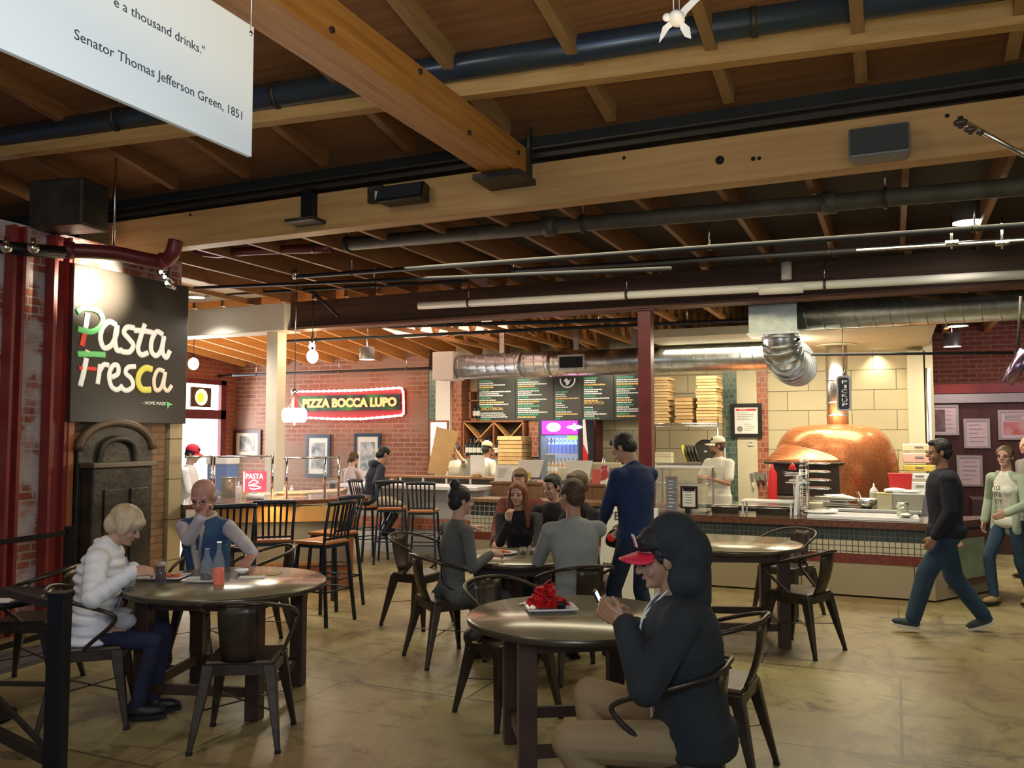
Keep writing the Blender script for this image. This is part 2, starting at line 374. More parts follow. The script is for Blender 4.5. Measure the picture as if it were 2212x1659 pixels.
# far left wall with the street window
m_winwall = brick('brick_window_wall', (.24, .06, .035), (.32, .09, .055), (.28, .18, .13), .25, .086, .009)
W0, W1 = PX(398, 900, XW).y, PX(484, 900, XW).y
wz0, wz1 = PX(440, 1065, XW).z, PX(440, 820, XW).z
wl = B(); wl.box((XW-.25, W0-5, 0), (XW, W0-1.2, 3.5)); wl.box((XW-.25, W1, 0), (XW, BY, 3.5)); wl.box((XW-.25, W0-1.2, wz1), (XW, W1, 3.5)); wl.box((XW-.25, W0-1.2, 0), (XW, W1, wz0))
st(wl.build('wall_street_side', m_winwall))
m_day = mat('daylight_pane', (1, 1, 1), .4, em=5.5, emc=(.93, .97, 1))
wf = thing('window_1', 'tall street window, white with daylight', 'window'); st(wf)
f = B(); zm = PX(440, 895, XW).z
for a, b_ in ((W0-1.2, W0-1.12), (W1-.14, W1)): f.box((XW-.06, a, wz0), (XW+.05, b_, wz1))
for a, b_ in ((wz0, wz0+.07), (zm-.09, zm+.09), (wz1-.09, wz1)): f.box((XW-.06, W0-1.2, a), (XW+.05, W1, b_))
rename(st(f.build('window_frame', m_maroon)), 'window_frame').parent = wf
g = B(); g.box((XW-.05, W0-1.12, wz0+.05), (XW-.03, W1-.12, zm-.08)); g.build('window_pane', m_day, wf)
g = B(); g.box((XW-.05, W0-1.12, zm+.08), (XW-.03, W1-.12, wz1-.08)); g.build('window_pane', m_day, wf)
light('AREA', 'street_window_light', (XW+.15, (W0+W1)/2-.5, 2.1), 60, (.92, .96, 1), 2.2, 1.7, (XW+5, (W0+W1)/2-1.0, 1.2))
# square dark picture in the upper pane (food photograph panel)
pn = thing('food_picture', 'square dark panel with round yellow dish in upper window', 'picture')
a = PX(417, 835, XW+.06); b_ = PX(460, 880, XW+.06)
B().box((XW-.02, a.y, b_.z), (XW+.01, b_.y, a.z)).build('panel', mat('panel_dark', (.10, .05, .02), .5), pn)
c = (a+b_)/2; c.x = XW+.012
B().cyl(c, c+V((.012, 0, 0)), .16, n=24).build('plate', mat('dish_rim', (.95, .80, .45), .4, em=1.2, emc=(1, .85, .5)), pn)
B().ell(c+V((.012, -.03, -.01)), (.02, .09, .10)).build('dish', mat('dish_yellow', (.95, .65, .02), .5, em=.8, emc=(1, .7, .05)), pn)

# right hall beyond the kitchen
st(B().box((xk2, 15.9, 0), (9, 16.1, 4)).build('wall_brick_right', m_brickr))
st(B().box((xk2-.02, KY-.45, 0), (xk2+.10, 16, 3.3)).build('wall_kitchen_end', m_cream))
PYR = 15.6
zt = zz(2100, 870, PYR); 
st(B().box((xk2+.15, PYR, 0), (9, 15.9, zt)).build('wall_panelled', wood('panel_dark_red', (.055, .016, .016), (.10, .03, .028), 'z')))
st(B().box((xk2+.15, PYR-.06, zz(2100, 870, PYR)), (9, 15.88, zz(2100, 851, PYR))).build('trim_8', mat('grey_trim', (.42, .38, .40), .5)))
tag(B().box((xk2+.15, PYR-.02, zz(2100, 850, PYR)+.005), (9, 15.88, zz(2100, 829, PYR))).build('steel_lintel', m_redp), 'red painted steel lintel across the brickwork above framed certificates', 'beam')

# wall with the pasta sign: brick between red steel columns
YS0, YS1 = PX(152, 700, XL).y, PX(408, 700, XL).y
def ycol(px): return PX(px, 800, XL).y
st(B().box((XL-.45, -3, 0), (XL-.12, YS1, 3.6)).build('wall_left', m_brickw))
cols = [(ycol(18), ycol(46), m_redp, 'red steel column, leftmost before the whitewashed brick'), (ycol(108), ycol(146), m_redp, 'red steel column between whitewashed brick and pasta sign')]
for a, b_, mm, lb in cols:
    t = thing('steel_column', lb, 'column', (XL, (a+b_)/2, 0))
    h = (b_-a)/2; q = B().box((-.10, -h, 0), (.02, -h+.03, 3.55)).box((-.10, h-.03, 0), (.02, h, 3.55)).box((-.08, -h+.03, 0), (-.03, h-.03, 3.55)); q.build('column_profile', mm, t)
tag(B().box((XL-.1, ycol(146)+.01, 0), (XL+.03, ycol(160), 3.4)).build('timber_post', m_orange), 'narrow orange painted post beside the pasta sign', 'post')
m_fbrick = brick('furnace_brick', (.22, .12, .06), (.30, .17, .09), (.16, .11, .07), .22, .076, .009)
YE = ycol(365); 
st(B().box((XL-.12, ycol(160), 0), (XL-.02, YE, 1.95)).build('wall_furnace', m_fbrick))
st(B().box((XL-.30, YE+.005, 0), (XL+.03, ycol(393), 3.3)).build('wall_pier', brick('pale_pier', (.40, .33, .19), (.44, .36, .21), (.12, .10, .06), .6, .42, .006, 0)))

# ------------------------------------------------------------------ roof and ceiling
# sloping board roof over the near hall
def deckz(y): return 4.16+(6.1-y)*.19
st(B().hull8([(-13, -4, deckz(-4)), (9, -4, deckz(-4)), (9, 6.4, deckz(6.4)), (-13, 6.4, deckz(6.4))], [(-13, -4, deckz(-4)+.1), (9, -4, deckz(-4)+.1), (9, 6.4, deckz(6.4)+.1), (-13, 6.4, deckz(6.4)+.1)]).build('ceiling_boards', m_deck))
n = 0
for i in range(17):
    x = -9.6+i*.86
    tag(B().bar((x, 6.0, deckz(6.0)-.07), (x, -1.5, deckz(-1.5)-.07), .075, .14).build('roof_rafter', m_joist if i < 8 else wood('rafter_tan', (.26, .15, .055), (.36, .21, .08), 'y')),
        'sloping roof rafter under the boards, %s from the left' % ORD[i], 'rafter', 'sloping rafters over the near hall')
# dark wall over the big beam
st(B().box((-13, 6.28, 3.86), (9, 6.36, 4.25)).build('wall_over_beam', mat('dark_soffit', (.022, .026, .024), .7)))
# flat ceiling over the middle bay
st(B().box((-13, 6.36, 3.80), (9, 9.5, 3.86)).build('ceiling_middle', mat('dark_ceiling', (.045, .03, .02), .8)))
n = 0
for i in range(22):
    x = -8.2+i*.64
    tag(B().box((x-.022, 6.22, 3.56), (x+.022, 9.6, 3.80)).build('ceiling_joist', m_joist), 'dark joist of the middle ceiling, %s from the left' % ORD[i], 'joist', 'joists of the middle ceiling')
# big glulam beam with its steel channel
tag(B().box((-7.5, 6.05, 3.50), (9, 6.22, 3.83)).build('glulam_beam', m_glulam, bevel=.008), 'big pale timber beam spanning the hall, speakers fixed on it', 'beam')
t = thing('steel_channel', 'dark steel channel lying along the big pale beam', 'beam')
B().box((-13, 6.02, 3.86), (9, 6.24, 3.875)).box((-13, 6.02, 3.93), (9, 6.24, 3.945)).box((-13, 6.10, 3.875), (9, 6.12, 3.93)).build('channel_web', mat('channel_brown', (.055, .045, .035), .45, .4), t)
m_hole = mat('hole_black', (.012, .009, .006), .9)
for k, (px, py, r) in enumerate(((1555, 346, .032), (1627, 343, .016), (1640, 342, .014), (1348, 341, .014), (2046, 250, .014), (411, 464, .016))):
    p = PY(px, py, 6.05); B().cyl(p+V((0, -.0015, 0)), p+V((0, .01, 0)), r, n=16).build('bolt_hole', m_hole, bpy.data.objects['glulam_beam'])
# orange longitudinal beam
zb = PY(1141, 386, 6.03).z; zt = PY(1141, 322, 6.03).z; xr = PY(1141, 386, 6.03).x; xl = PY(1073, 389, 6.03).x
t = thing('timber_beam', 'orange timber beam running overhead into the big pale beam', 'beam')
B().box((xl, -2, zb), (xr, 6.03, zt)).build('beam_timber', m_beamy, t, .006)
for (px, py) in ((715, 65), (906, 155), (1012, 287), (1118, 330)):
    p = PX(px, py, xr); B().cyl(p-V((.005, 0, 0)), p+V((.014, 0, 0)), .017, n=12).build('bolt', m_iron, t)
# steel seat under its end, and the hanger
t = thing('beam_seat', 'steel seat plate where the orange beam meets the pale beam', 'bracket')
p0 = PY(1071, 400, 5.93); p1 = PY(1195, 396, 5.93)
zs = 3.44
zs = zb-.012
B().box((xl-.06, 5.72, zs-.045), (xr+.06, 6.05, zs)).build('seat_plate', m_iron, t, .004)
B().box((xr+.012, 5.98, zs), (xr+.03, 6.045, 4.1)).box((xl-.03, 5.98, zs), (xl-.012, 6.045, 4.1)).build('hanger_strap', m_iron, t)
t = thing('steel_strut', 'short dark steel strut on the beam near the maroon pipe', 'bracket')
p = PY(665, 395, 5.98)
B().box((p.x-.055, 5.96, PY(665, 478, 6).z), (p.x+.055, 6.045, 3.86)).build('strut', m_black, t)
B().box((p.x-.15, 5.86, PY(665, 480, 6).z-.02), (p.x+.15, 6.045, PY(665, 478, 6).z)).build('foot_plate', m_iron, t)
# purlin under the rafters and the big dark pipe
a = PZ(-160, 352, 4.12); b_ = PZ(1430, 158, 4.12); c = PZ(2330, 26, 4.12)
b_ = a+(c-a)*.62
tag(B().bar(a+V((0, 0, .03)), c+(c-a)*.4+V((0, 0, .03)), .10, .15).build('roof_purlin', wood('purlin_wood', (.46, .27, .09), (.62, .39, .15), 'x')), 'timber purlin crossing below the rafters, next to the dark pipe', 'beam')
A1 = at(-160, 325, 7.45); A2 = at(905, 163, 6.1); A3 = at(2100, -28, 4.75)
d_ = (A3-A1)
t = thing('ceiling_pipe', 'thick blue-black pipe crossing under the roof, white bird before it', 'pipe')
B().cyl(A1-d_*.2, A3+d_*.4, .092, n=24).build('pipe_run', m_pipe, t)
for k, s_ in ((0, .26), (1, .44), (2, .855)):
    p = A1+d_*s_; u = d_.normalized(); B().cyl(p-u*.02, p+u*.02, .10, n=24).build('pipe_clamp', m_iron, t); B().cyl(p+V((0, 0, .08)), p+V((0, 0, .42)), .007, n=8).build('hanger_rod', m_steel, t)
# second beam on the maroon post; its left end is cased in white
ZB = 3.18
xw = PY(625, 680, 9.4).x
t = thing('cross_beam', 'dark brown beam across the hall resting on the maroon post', 'beam')
B().box((xw+.01, 9.42, ZB), (9, 9.6, ZB+.36)).build('beam_web', m_darkwood, t)
B().box((xw+.01, 9.36, ZB-.03), (9, 9.62, ZB)).build('bottom_flange', wood('beam_flange', (.12, .05, .03), (.17, .075, .045), 'x'), t)
t = thing('cased_beam', 'white boxed beam end above the pasta counter', 'beam')
m_wbox = mat('white_casing', (.66, .62, .52), .55, 0, (.72, .68, .60), 3)
B().box((XL-3.5, 9.30, ZB-.04), (xw, 9.66, ZB+.34)).build('casing', m_wbox, t, .01)
# pasta kitchen ceiling (white)
st(B().box((XW, 6.9, 3.62), (XL-.62, 9.3, 3.66)).build('ceiling_pasta_kitchen', m_wbox))
# posts
p = G(1396, at(1396, 900, 1).length*0+9.85); px_ = PY(1396, 900, 9.48)
t = thing('steel_post', 'maroon steel post behind the standing man in blue', 'post', (px_.x, 9.49, 0))
B().box((-.075, -.075, 0), (.075, .075, ZB-.05)).build('post_shaft', m_maroon, t, .006); B().box((-.12, -.10, ZB-.05), (.12, .10, ZB-.03)).build('cap_plate', m_maroon, t); B().box((-.12, -.12, 0), (.12, .12, .012)).build('base_plate', m_maroon, t)
px_ = PY(594, 900, 9.48)
t = thing('white_post', 'square white post behind the wooden bar', 'post', (px_.x, 9.49, 0))
B().box((-.095, -.095, 0), (.095, .095, ZB-.04)).build('post_shaft', m_wbox, t, .008)
# lower sloping roof over the back
def bz(y): return 3.60-(y-9.6)*.115
st(B().hull8([(XW-.2, 9.6, bz(9.6)+.24), (x3+.3, 9.6, bz(9.6)+.24), (x3+.3, KY+.3, bz(KY+.3)+.24), (XW-.2, KY+.3, bz(KY+.3)+.24)], [(XW-.2, 9.6, bz(9.6)+.3), (x3+.3, 9.6, bz(9.6)+.3), (x3+.3, KY+.3, bz(KY+.3)+.3), (XW-.2, KY+.3, bz(KY+.3)+.3)]).build('ceiling_back', wood('back_deck', (.30, .14, .05), (.42, .21, .08), 'y')))
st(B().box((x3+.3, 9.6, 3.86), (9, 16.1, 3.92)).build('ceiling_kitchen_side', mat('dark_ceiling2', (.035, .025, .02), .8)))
for i in range(15):
    x = XW+.25+i*.54
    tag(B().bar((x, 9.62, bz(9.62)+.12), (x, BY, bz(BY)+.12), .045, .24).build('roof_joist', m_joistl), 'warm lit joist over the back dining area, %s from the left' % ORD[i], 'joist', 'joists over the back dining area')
# skylight well with pink light
s0 = PY(840, 735, 11.2)
m_sky = mat('skylight_glow', (1, .80, .72), .5, em=.9, emc=(1, .62, .52))
t = thing('window_2', 'pinkish skylight opening in the back ceiling', 'window'); st(t)
sx0 = PY(800, 725, 11.0).x; sx1 = PY(1000, 745, 12.4).x
B().hull8([(sx0, 10.4, bz(10.4)-.02), (sx0+2.0, 10.4, bz(10.4)-.02), (sx0+2.0, 12.0, bz(12.0)-.02), (sx0, 12.0, bz(12.0)-.02)], [(sx0, 10.4, bz(10.4)), (sx0+2.0, 10.4, bz(10.4)), (sx0+2.0, 12.0, bz(12.0)), (sx0, 12.0, bz(12.0))]).build('window_pane', m_sky, t)
# open-web trusses over the kitchen
for i in range(8):
    x = x3+.75+i*.62; t = thing('roof_truss', 'open-web timber truss above the long duct, %s from the left' % ORD[i], 'truss', group='open-web trusses above the duct')
    za, zb_ = 3.18, 3.62
    q = B().box((x-.035, 9.65, zb_), (x+.035, KY, zb_+.06)).box((x-.035, 9.65, za), (x+.035, KY, za+.05)); q.build('chord', m_joistl, t)
    for k in range(8):
        y = 9.7+k*.52; B().bar((x, y, za+.05), (x, y+.26, zb_), .05, .035).bar((x, y+.26, zb_), (x, y+.52, za+.05), .05, .035).build('web_member', m_joistl, t)
# right side joists
for i in range(6):
    x = xk2-.25+.62*i
    tag(B().box((x-.035, 9.65, 3.40), (x+.035, 15.85, 3.66)).build('hall_joist', m_joistl), 'pale joist beyond the spiral duct at right, %s from the left' % ORD[i], 'joist', 'joists of the right hall')
# drywall soffit over the oven
sxa = PY(1438, 760, 12.2).x; 
def soff(y): return 2.93
st(B().box((sxa, 10.9, 2.985), (xk2+.05, KY, 3.09)).build('ceiling_soffit', m_cream))
st(B().box((x3-.2, 13.35, 2.90), (sxa, KY, 3.02)).build('trim_9', m_cream))
# ================================================================== PIPES, DUCTS, CEILING FITTINGS
def run(name, label, pts, r, m, n=14, cat='pipe', clamps=(), rods=.3, couplings=()):
    t = thing(name, label, cat); ext = list(pts)
    if len(pts) == 2 and V(pts[1]).x > 3.6: ext[1] = V(pts[1])+(V(pts[1])-V(pts[0])).normalized()*4
    B().tube(ext, r, n).build('pipe_run', m, t)
    a = V(pts[0]); b_ = V(pts[-1]); u = (b_-a).normalized()
    for s_ in clamps:
        p = a+(b_-a)*s_; B().cyl(p-u*.012, p+u*.012, r*1.22, n=n).build('pipe_clamp', m_iron, t)
        if rods: B().cyl(p+V((0, 0, r)), p+V((0, 0, r+rods)), .006, n=6).build('hanger_rod', m_steel, t)
    for s_ in couplings:
        p = a+(b_-a)*s_; B().cyl(p-u*.05, p+u*.05, r*1.3, n=n).build('coupling', m, t)
    return t
# big iron drain pipe below the pale beam
Yp = 6.9
p0 = PY(752, 527, Yp); p1 = PY(2330, 392, Yp-.10)
zz_ = (p0.z+p1.z)/2
run('drain_pipe', 'thick grey iron drain pipe hung below the big pale beam', [p0, p1], .066, m_pipeg, 20, clamps=(.0, .405, .80), couplings=(.355, .735), rods=.22)
# maroon pipe on the left with its elbow and a small tube
q = [PY(x, y, Yp) for x, y in ((712, 536), (560, 541), (470, 548))]+[PY(440, 545, Yp-.05), PY(420, 535, Yp-.05), PY(404, 520, Yp-.1)]
run('sprinkler_pipe', 'maroon pipe continuing the grey drain pipe leftwards', cr(q[:3], 4)+cr(q[3:], 4), .046, m_maroon, 14, clamps=(.1,), rods=0)
q = [at(150, 541, 7.6), at(245, 547, 7.7), at(320, 562, 7.75), at(352, 565, 7.75), at(372, 548, 7.7), at(380, 520, 7.7)]
t = thing('curved_pipe', 'fat maroon pipe bending upward over the pasta sign', 'pipe'); B().tube(cr(q, 5), .066, 18).build('pipe_run', m_maroon, t); B().cyl(V(q[1])+V((0, 0, .05)), V(q[1])+V((0, 0, 1.05)), .01, n=8).build('hanger_rod', m_steel, t)
for k in (0, 3): p = V(q[k]); B().cyl(p-V((.03, .03, 0)), p+V((.03, .03, 0)), .08, n=18).build('coupling', m_maroon, t)
q = [at(0, 533, 6.9), at(60, 540, 7.1), at(135, 545, 7.4)]
t = thing('valve_pipe', 'dark pipe with two bright valve ends at far left', 'pipe'); B().tube(q, .055, 14).build('pipe_run', m_black, t)
for px, py in ((14, 535), (72, 536)): B().ell(at(px, py, 6.78), (.045, .045, .045)).cyl(at(px, py-22, 6.78), at(px, py, 6.78), .02).build('valve', m_chrome, t)
t = thing('junction_box', 'dark steel box on top of the left brick columns', 'box'); B().cbox(at(150, 447, 7.6), (.55, .35, .42), rzv=.2).build('box_body', m_iron, t, .02)
# thin conduits
def thin(label, pts, r=.018, m=None, clamps=(.3, .7)): return run('conduit', label, pts, r, m or m_pipeb, 8, 'pipe', clamps, .25)
thin('thin dark conduit just under the iron drain pipe', [PY(640, 598, 7.6), PY(2330, 478, 7.6)], .024, clamps=(.10, .62, .905))
t = bpy.data.objects
B().ell(PY(638, 592, 7.6), (.045, .045, .06)).build('end_cap', m_steel, thin('second thin dark conduit, highest of the lower pair', [PY(420, 622, 8.0), PY(1450, 580, 8.0)], .020, clamps=(.44,)))
thin('thin dark conduit running to the right edge above the white pipe', [PY(1110, 585, 8.4), PY(2330, 512, 8.4)], .026, clamps=(.0, .62))
thin('thin conduit crossing above the white cased beam', [PY(405, 640, 8.9), PY(1010, 607, 8.9)], .020)
thin('conduit hung just below the cross beam', [PY(415, 716, 9.9), PY(1400, 690, 9.9)], .026, clamps=(.2, .62))
thin('lower conduit below the cross beam, nearer the truss ends', [PY(600, 738, 10.3), PY(1640, 690, 10.3)], .022, clamps=(.1, .72, .88))
thin('dark conduit crossing in front of the oven flue', [PY(1752, 766, 10.6), PY(2190, 762, 10.6)], .016, clamps=())
thin('slanted pair of conduits under the cross beam', [PY(672, 628, 9.0), PY(732, 684, 9.3)], .022, clamps=())
thin('conduit along the top of the back brick wall', [PY(470, 812, 13.3), PY(930, 795, 13.3)], .022, clamps=(.2, .6, .9))
# white pvc pipe
t = run('white_pipe', 'white plastic pipe hung in front of the cross beam', [PY(905, 661, 9.1), PY(2330, 587, 9.1)], .044, m_pipew, 16, clamps=(.10, .385, .685), rods=.2)
p = PY(1699, 598, 9.1); B().cyl(p-V((0, 0, .03)), p+V((0, 0, .15)), .052, n=14).build('tee', m_pipew, t)
B().cyl(PY(1640, 627, 9.1), PY(1735, 622, 9.1), .052, n=14).build('sleeve', m_pipew, t)
# lighting rail with lamps
t = thing('light_rail', 'bright steel light rail below the pendant downlight at right', 'rail')
B().tube([PY(1850, 541, 8.0), PY(2330, 512, 8.0)], .012, 8).build('rail_tube', m_steel, t)
for px in (2056, 2165): p = PY(px, 525, 8.0); B().cyl(p-V((0, 0, .05)), p+V((0, 0, .22)), .01, n=8).cyl(p-V((.05, 0, 0)), p+V((.05, 0, 0)), .024, n=8).build('rail_joint', m_steel, t)
m_lamp = mat('lamp_disc', (1, .98, .95), .4, em=9, emc=(1, .95, .88))
m_can = mat('lamp_can', (.30, .31, .30), .4, .6)
def downlight(px, py, d, r, h, label, e=18, col=(1, .9, .74), cm=None, top=3.84):
    p = at(px, py, d); t = thing('downlight', label, 'lamp', p)
    B().lathe([(r, 0), (r, h), (r*.8, h+.02)], 20, caps=False).build('lamp_can', cm or m_can, t); B().cyl((0, 0, .012), (0, 0, .02), r*.96, n=20).build('lamp_lens', m_lamp, t)
    if p.z+h+.03 < top: B().cyl((0, 0, h+.0), (0, 0, top-p.z), .008, n=6).build('hanging_rod', m_steel, t)
    if e: light('SPOT', 'downlight_lamp', p-V((0, 0, .03)), e*4, col, r, tgt=p-V((0, 0, 3)), spot=120, blend=.8)
    return t
downlight(2091, 481, 7.6, .135, .24, 'cylinder downlight high among the joists at upper right', 22)
downlight(2069, 705, 11.6, .13, .2, 'round downlight under the spiral duct at right, upper one', 8)
downlight(2057, 749, 13.4, .13, .2, 'round downlight under the spiral duct at right, lower one', 8)
downlight(1893, 757, 12.7, .11, .03, 'flat ceiling downlight in the cream soffit above the oven', 7, CREAM, m_cream, 2.98)
downlight(424, 643, 11.55, .11, .03, 'flat downlight in the white ceiling beside the pasta sign', 60, (1, .93, .80), m_wbox, 3.62)
downlight(793, 777, 12.6, .115, .17, 'white cylinder pendant beyond the cross beam', 6, top=3.42)
# bulbs
m_bulb = mat('bulb_glow', (1, .85, .6), .4, em=30, emc=(1, .80, .52))
def bulb(px, py, d, r, label, drop=.35, e=10, extra=()):
    p = at(px, py, d); drop = bz(p.y)+.25-p.z; t = thing('bare_bulb', label, 'lamp', p); B().ell((0, 0, 0), (r, r, r*1.2)).build('bulb_glass', m_bulb, t)
    B().cyl((0, 0, r), (0, 0, r+.05), .018, n=10).cyl((0, 0, r+.05), (0, 0, drop), .005, n=6).build('bulb_cord', m_black, t)
    light('POINT', 'bulb_light', p-V((0, 0, r+.03)), e, (1, .66, .34), r)
bulb(675, 770, 11.2, .075, 'large glowing bare bulb under the back ceiling, lowest of the row', .62, 16)
bulb(674, 749, 12.0, .045, 'glowing bulb of the row under the back ceiling, in the middle', .38, 5)
bulb(674, 739, 12.9, .035, 'smallest glowing bulb of the row under the back ceiling', .2, 4)
bulb(418, 786, 12.6, .075, 'glowing bulb above the street window', .75, 12)
# lantern pendant
pl = at(636, 897, 8.8); t = thing('drum_pendant', 'white glowing drum pendant on three ropes before the brick wall', 'lamp', pl)
m_drum = mat('drum_shade', (1, .97, .9), .5, em=4.2, emc=(1, .93, .82)); R_ = .11
sh = B()
for k in range(14):
    a = 2*math.pi*k/14; sh.ell((R_*.86*math.cos(a), R_*.86*math.sin(a), 0), (.036, .036, .075), n=10, m=8)
sh.lathe([(R_*.80, -.07), (R_*.93, -.03), (R_*.93, .03), (R_*.80, .07)], 24); sh.build('drum_shade', m_drum, t)
B().ell((0, 0, -.085), (.015, .015, .018)).build('finial', m_steel, t)
for k in range(3):
    a = 2*math.pi*k/3+.3; B().cyl((R_*.85*math.cos(a), R_*.85*math.sin(a), .06), (0, 0, .245), .007, n=8).build('rope', mat('rope', (.7, .42, .28), .8), t)
B().cyl((0, 0, .24), (0, 0, .27), .03, n=12).cyl((0, 0, .27), (0, 0, 1.6), .004, n=6).build('hanging_rod', m_steel, t)
light('POINT', 'drum_light', pl+V((0, 0, -.16)), 14, (1, .85, .65), .12)

# loudspeakers on the beam
def speaker(px0, py0, px1, py1, label, m, cut):
    a = PY(px0, py1, 5.8); b_ = PY(px1, py0, 5.8); w_ = b_.x-a.x; h = b_.z-a.z; t = thing('loudspeaker', label, 'speaker', ((a.x+b_.x)/2, 5.82, a.z))
    q = B(); q.hull8([(-w_/2, 0, 0), (w_/2, 0, 0), (w_/2*.9, .19, .0), (-w_/2*.9, .19, .0)], [(-w_/2, .05, h), (w_/2, .05, h), (w_/2*.9, .19, h), (-w_/2*.9, .19, h)])
    q.build('cabinet', m, t, .015)
    q = B().hull8([(-w_/2*.93, -.008, .02), (w_/2*.93, -.008, .02), (w_/2*.93, .004, .02), (-w_/2*.93, .004, .02)], [(-w_/2*.93, .036, h*.93), (w_/2*.93, .036, h*.93), (w_/2*.93, .05, h*.93), (-w_/2*.93, .05, h*.93)])
    q.build('grille', mat('grille_'+cut, (.05, .06, .065) if cut == 'g' else (.012, .02, .03), .7), t)
    B().box((-.03, .18, h*.4), (.03, .226, h*.7)).build('bracket', m_iron, t)
speaker(1832, 252, 1966, 340, 'grey loudspeaker on the pale beam at upper right', mat('speaker_grey', (.15, .17, .17), .5), 'g')
speaker(806, 384, 906, 436, 'black loudspeaker on the beam left of the orange beam', m_black, 'b')
t = thing('outlet_box', 'small grey socket box beside the black loudspeaker', 'box'); p = PY(812, 420, 6.02); B().cbox(p, (.14, .05, .14)).build('box_body', m_iron, t, .005); B().cbox(p+V((.04, -.03, -.02)), (.05, .02, .07)).build('socket', m_white, t)

# hanging white bird
pb = at(1462, 40, 3.3); t = thing('hanging_bird', 'white paper dove hanging in front of the dark pipe', 'ornament', pb, math.radians(15))
m_bird = mat('bird_white', (.85, .85, .84), .6)
B().ell((0, 0, 0), (.034, .05, .026), Matrix.Rotation(.5, 3, 'Y')).ell((-.038, .0, .008), (.018, .018, .016)).build('bird_body', m_bird, t)
def wing(pts, nm):
    q = [V(p) for p in pts]; B().poly(q, (0, .003, 0)).build(nm, m_bird, t)
wing([(.0, -.01, .012), (.03, -.012, .045), (.055, -.014, .064), (.098, -.012, .07), (.075, -.012, .05), (.04, -.01, .015), (.025, -.01, -.012)], 'wing')
wing([(-.03, .02, .0), (-.055, .02, -.02), (-.065, .02, -.055), (-.07, .02, -.085), (-.05, .02, -.06), (-.03, .02, -.03), (-.01, .02, -.015)], 'wing')
wing([(.02, 0, -.01), (.05, 0, -.04), (.055, 0, -.085), (.03, 0, -.075), (.012, 0, -.04)], 'tail')
B().cyl((-.012, 0, .02), (-.02, 0, .9), .0025, n=6).cyl((.01, 0, .02), (.005, 0, .9), .0015, n=6).build('hanging_cord', m_white, t)
# rod with clamp at the right edge
t = thing('clamp_arm', 'chrome arm with clamp reaching in at the right edge', 'bracket')
a = at(2092, 268, 4.0); b_ = at(2260, 362, 4.0)
B().cyl(a, b_, .012, n=10).build('arm_tube', m_steel, t)
for px, py, r in ((2075, 265, .026), (2096, 280, .022), (2118, 286, .016)): p = at(px, py, 4.0); B().ell(p, (r*1.3, r, r*.7)).cyl(p-V((0, 0, r)), p+V((0, 0, r*1.1)), r*.5, n=8).build('clamp', m_iron, t)
# spotlight at right edge
t = thing('spot_fixture', 'chrome spotlight with purple gleam at right edge', 'lamp'); a = at(2176, 828, 7.0); b_ = at(2218, 758, 6.9)
B().cyl(a, b_, .045, .06, n=16).build('lamp_can', mat('spot_purple', (.45, .30, .50), .2, .9), t)
B().cyl(at(2165, 818, 7.1), at(2200, 770, 7.1), .02, n=8).cyl(at(2198, 770, 7.1), at(2205, 640, 7.1), .012, n=8).build('mount', m_iron, t)

# ducts
def spiral(t, a, b_, r, m, pitch=.16, n=28):
    a = V(a); b_ = V(b_); L = (b_-a).length; u = (b_-a).normalized()
    B().cyl(a, b_, r, n=n).build('duct_run', m, t)
    x, y, _ = frame_z(u); q = B(); ptsn = int(L/pitch*12); P = []
    for i in range(ptsn+1):
        s_ = i/12*pitch; th = 2*math.pi*i/12; P.append(a+u*min(s_, L)+x*(math.cos(th)*r)+y*(math.sin(th)*r))
    q.tube(P, .007, 5); q.build('spiral_seam', m, t)
YD = 12.0
a = PY(990, 789, YD); b_ = PY(1690, 774, YD)
t = thing('spiral_duct', 'long silver spiral duct above the menu boards', 'duct'); zc = (a.z+b_.z)/2
a = V((a.x, YD, zc)); b_ = V((b_.x, YD, zc)); spiral(t, a, b_, .19, m_duct)
bx = PY(947, 790, YD); B().box((bx.x, YD-.2, zc-.2), (a.x+.01, YD+.2, zc+.24)).build('duct_end', m_white, t, .01)
for px in (1191, 1128): p = PY(px, 790, YD); B().cyl((p.x-.03, YD, zc), (p.x+.03, YD, zc), .199, n=28).build('duct_band', m_duct, t)
g0 = PY(1206, 800, YD-.2); g1 = PY(1264, 768, YD-.2)
B().box((g0.x, YD-.23, g0.z), (g1.x, YD-.16, g1.z+.02)).build('register_frame', m_duct, t); 
q = B().box((g0.x+.03, YD-.236, g0.z+.03), (g1.x-.03, YD-.228, g1.z-.01)); q.build('register_grille', m_black, t)
q = B()
for k in range(9): xk = g0.x+.05+k*(g1.x-g0.x-.10)/8; q.box((xk-.004, YD-.243, g0.z+.03), (xk+.004, YD-.236, g1.z-.01))
q.build('register_louvre', m_iron, t)
for px in (1085, 1245, 1370): p = PY(px, 740, YD); B().box((p.x-.04, YD-.02, zc+.2), (p.x+.04, YD+.02, zc+.62)).build('duct_strap', m_duct, t)
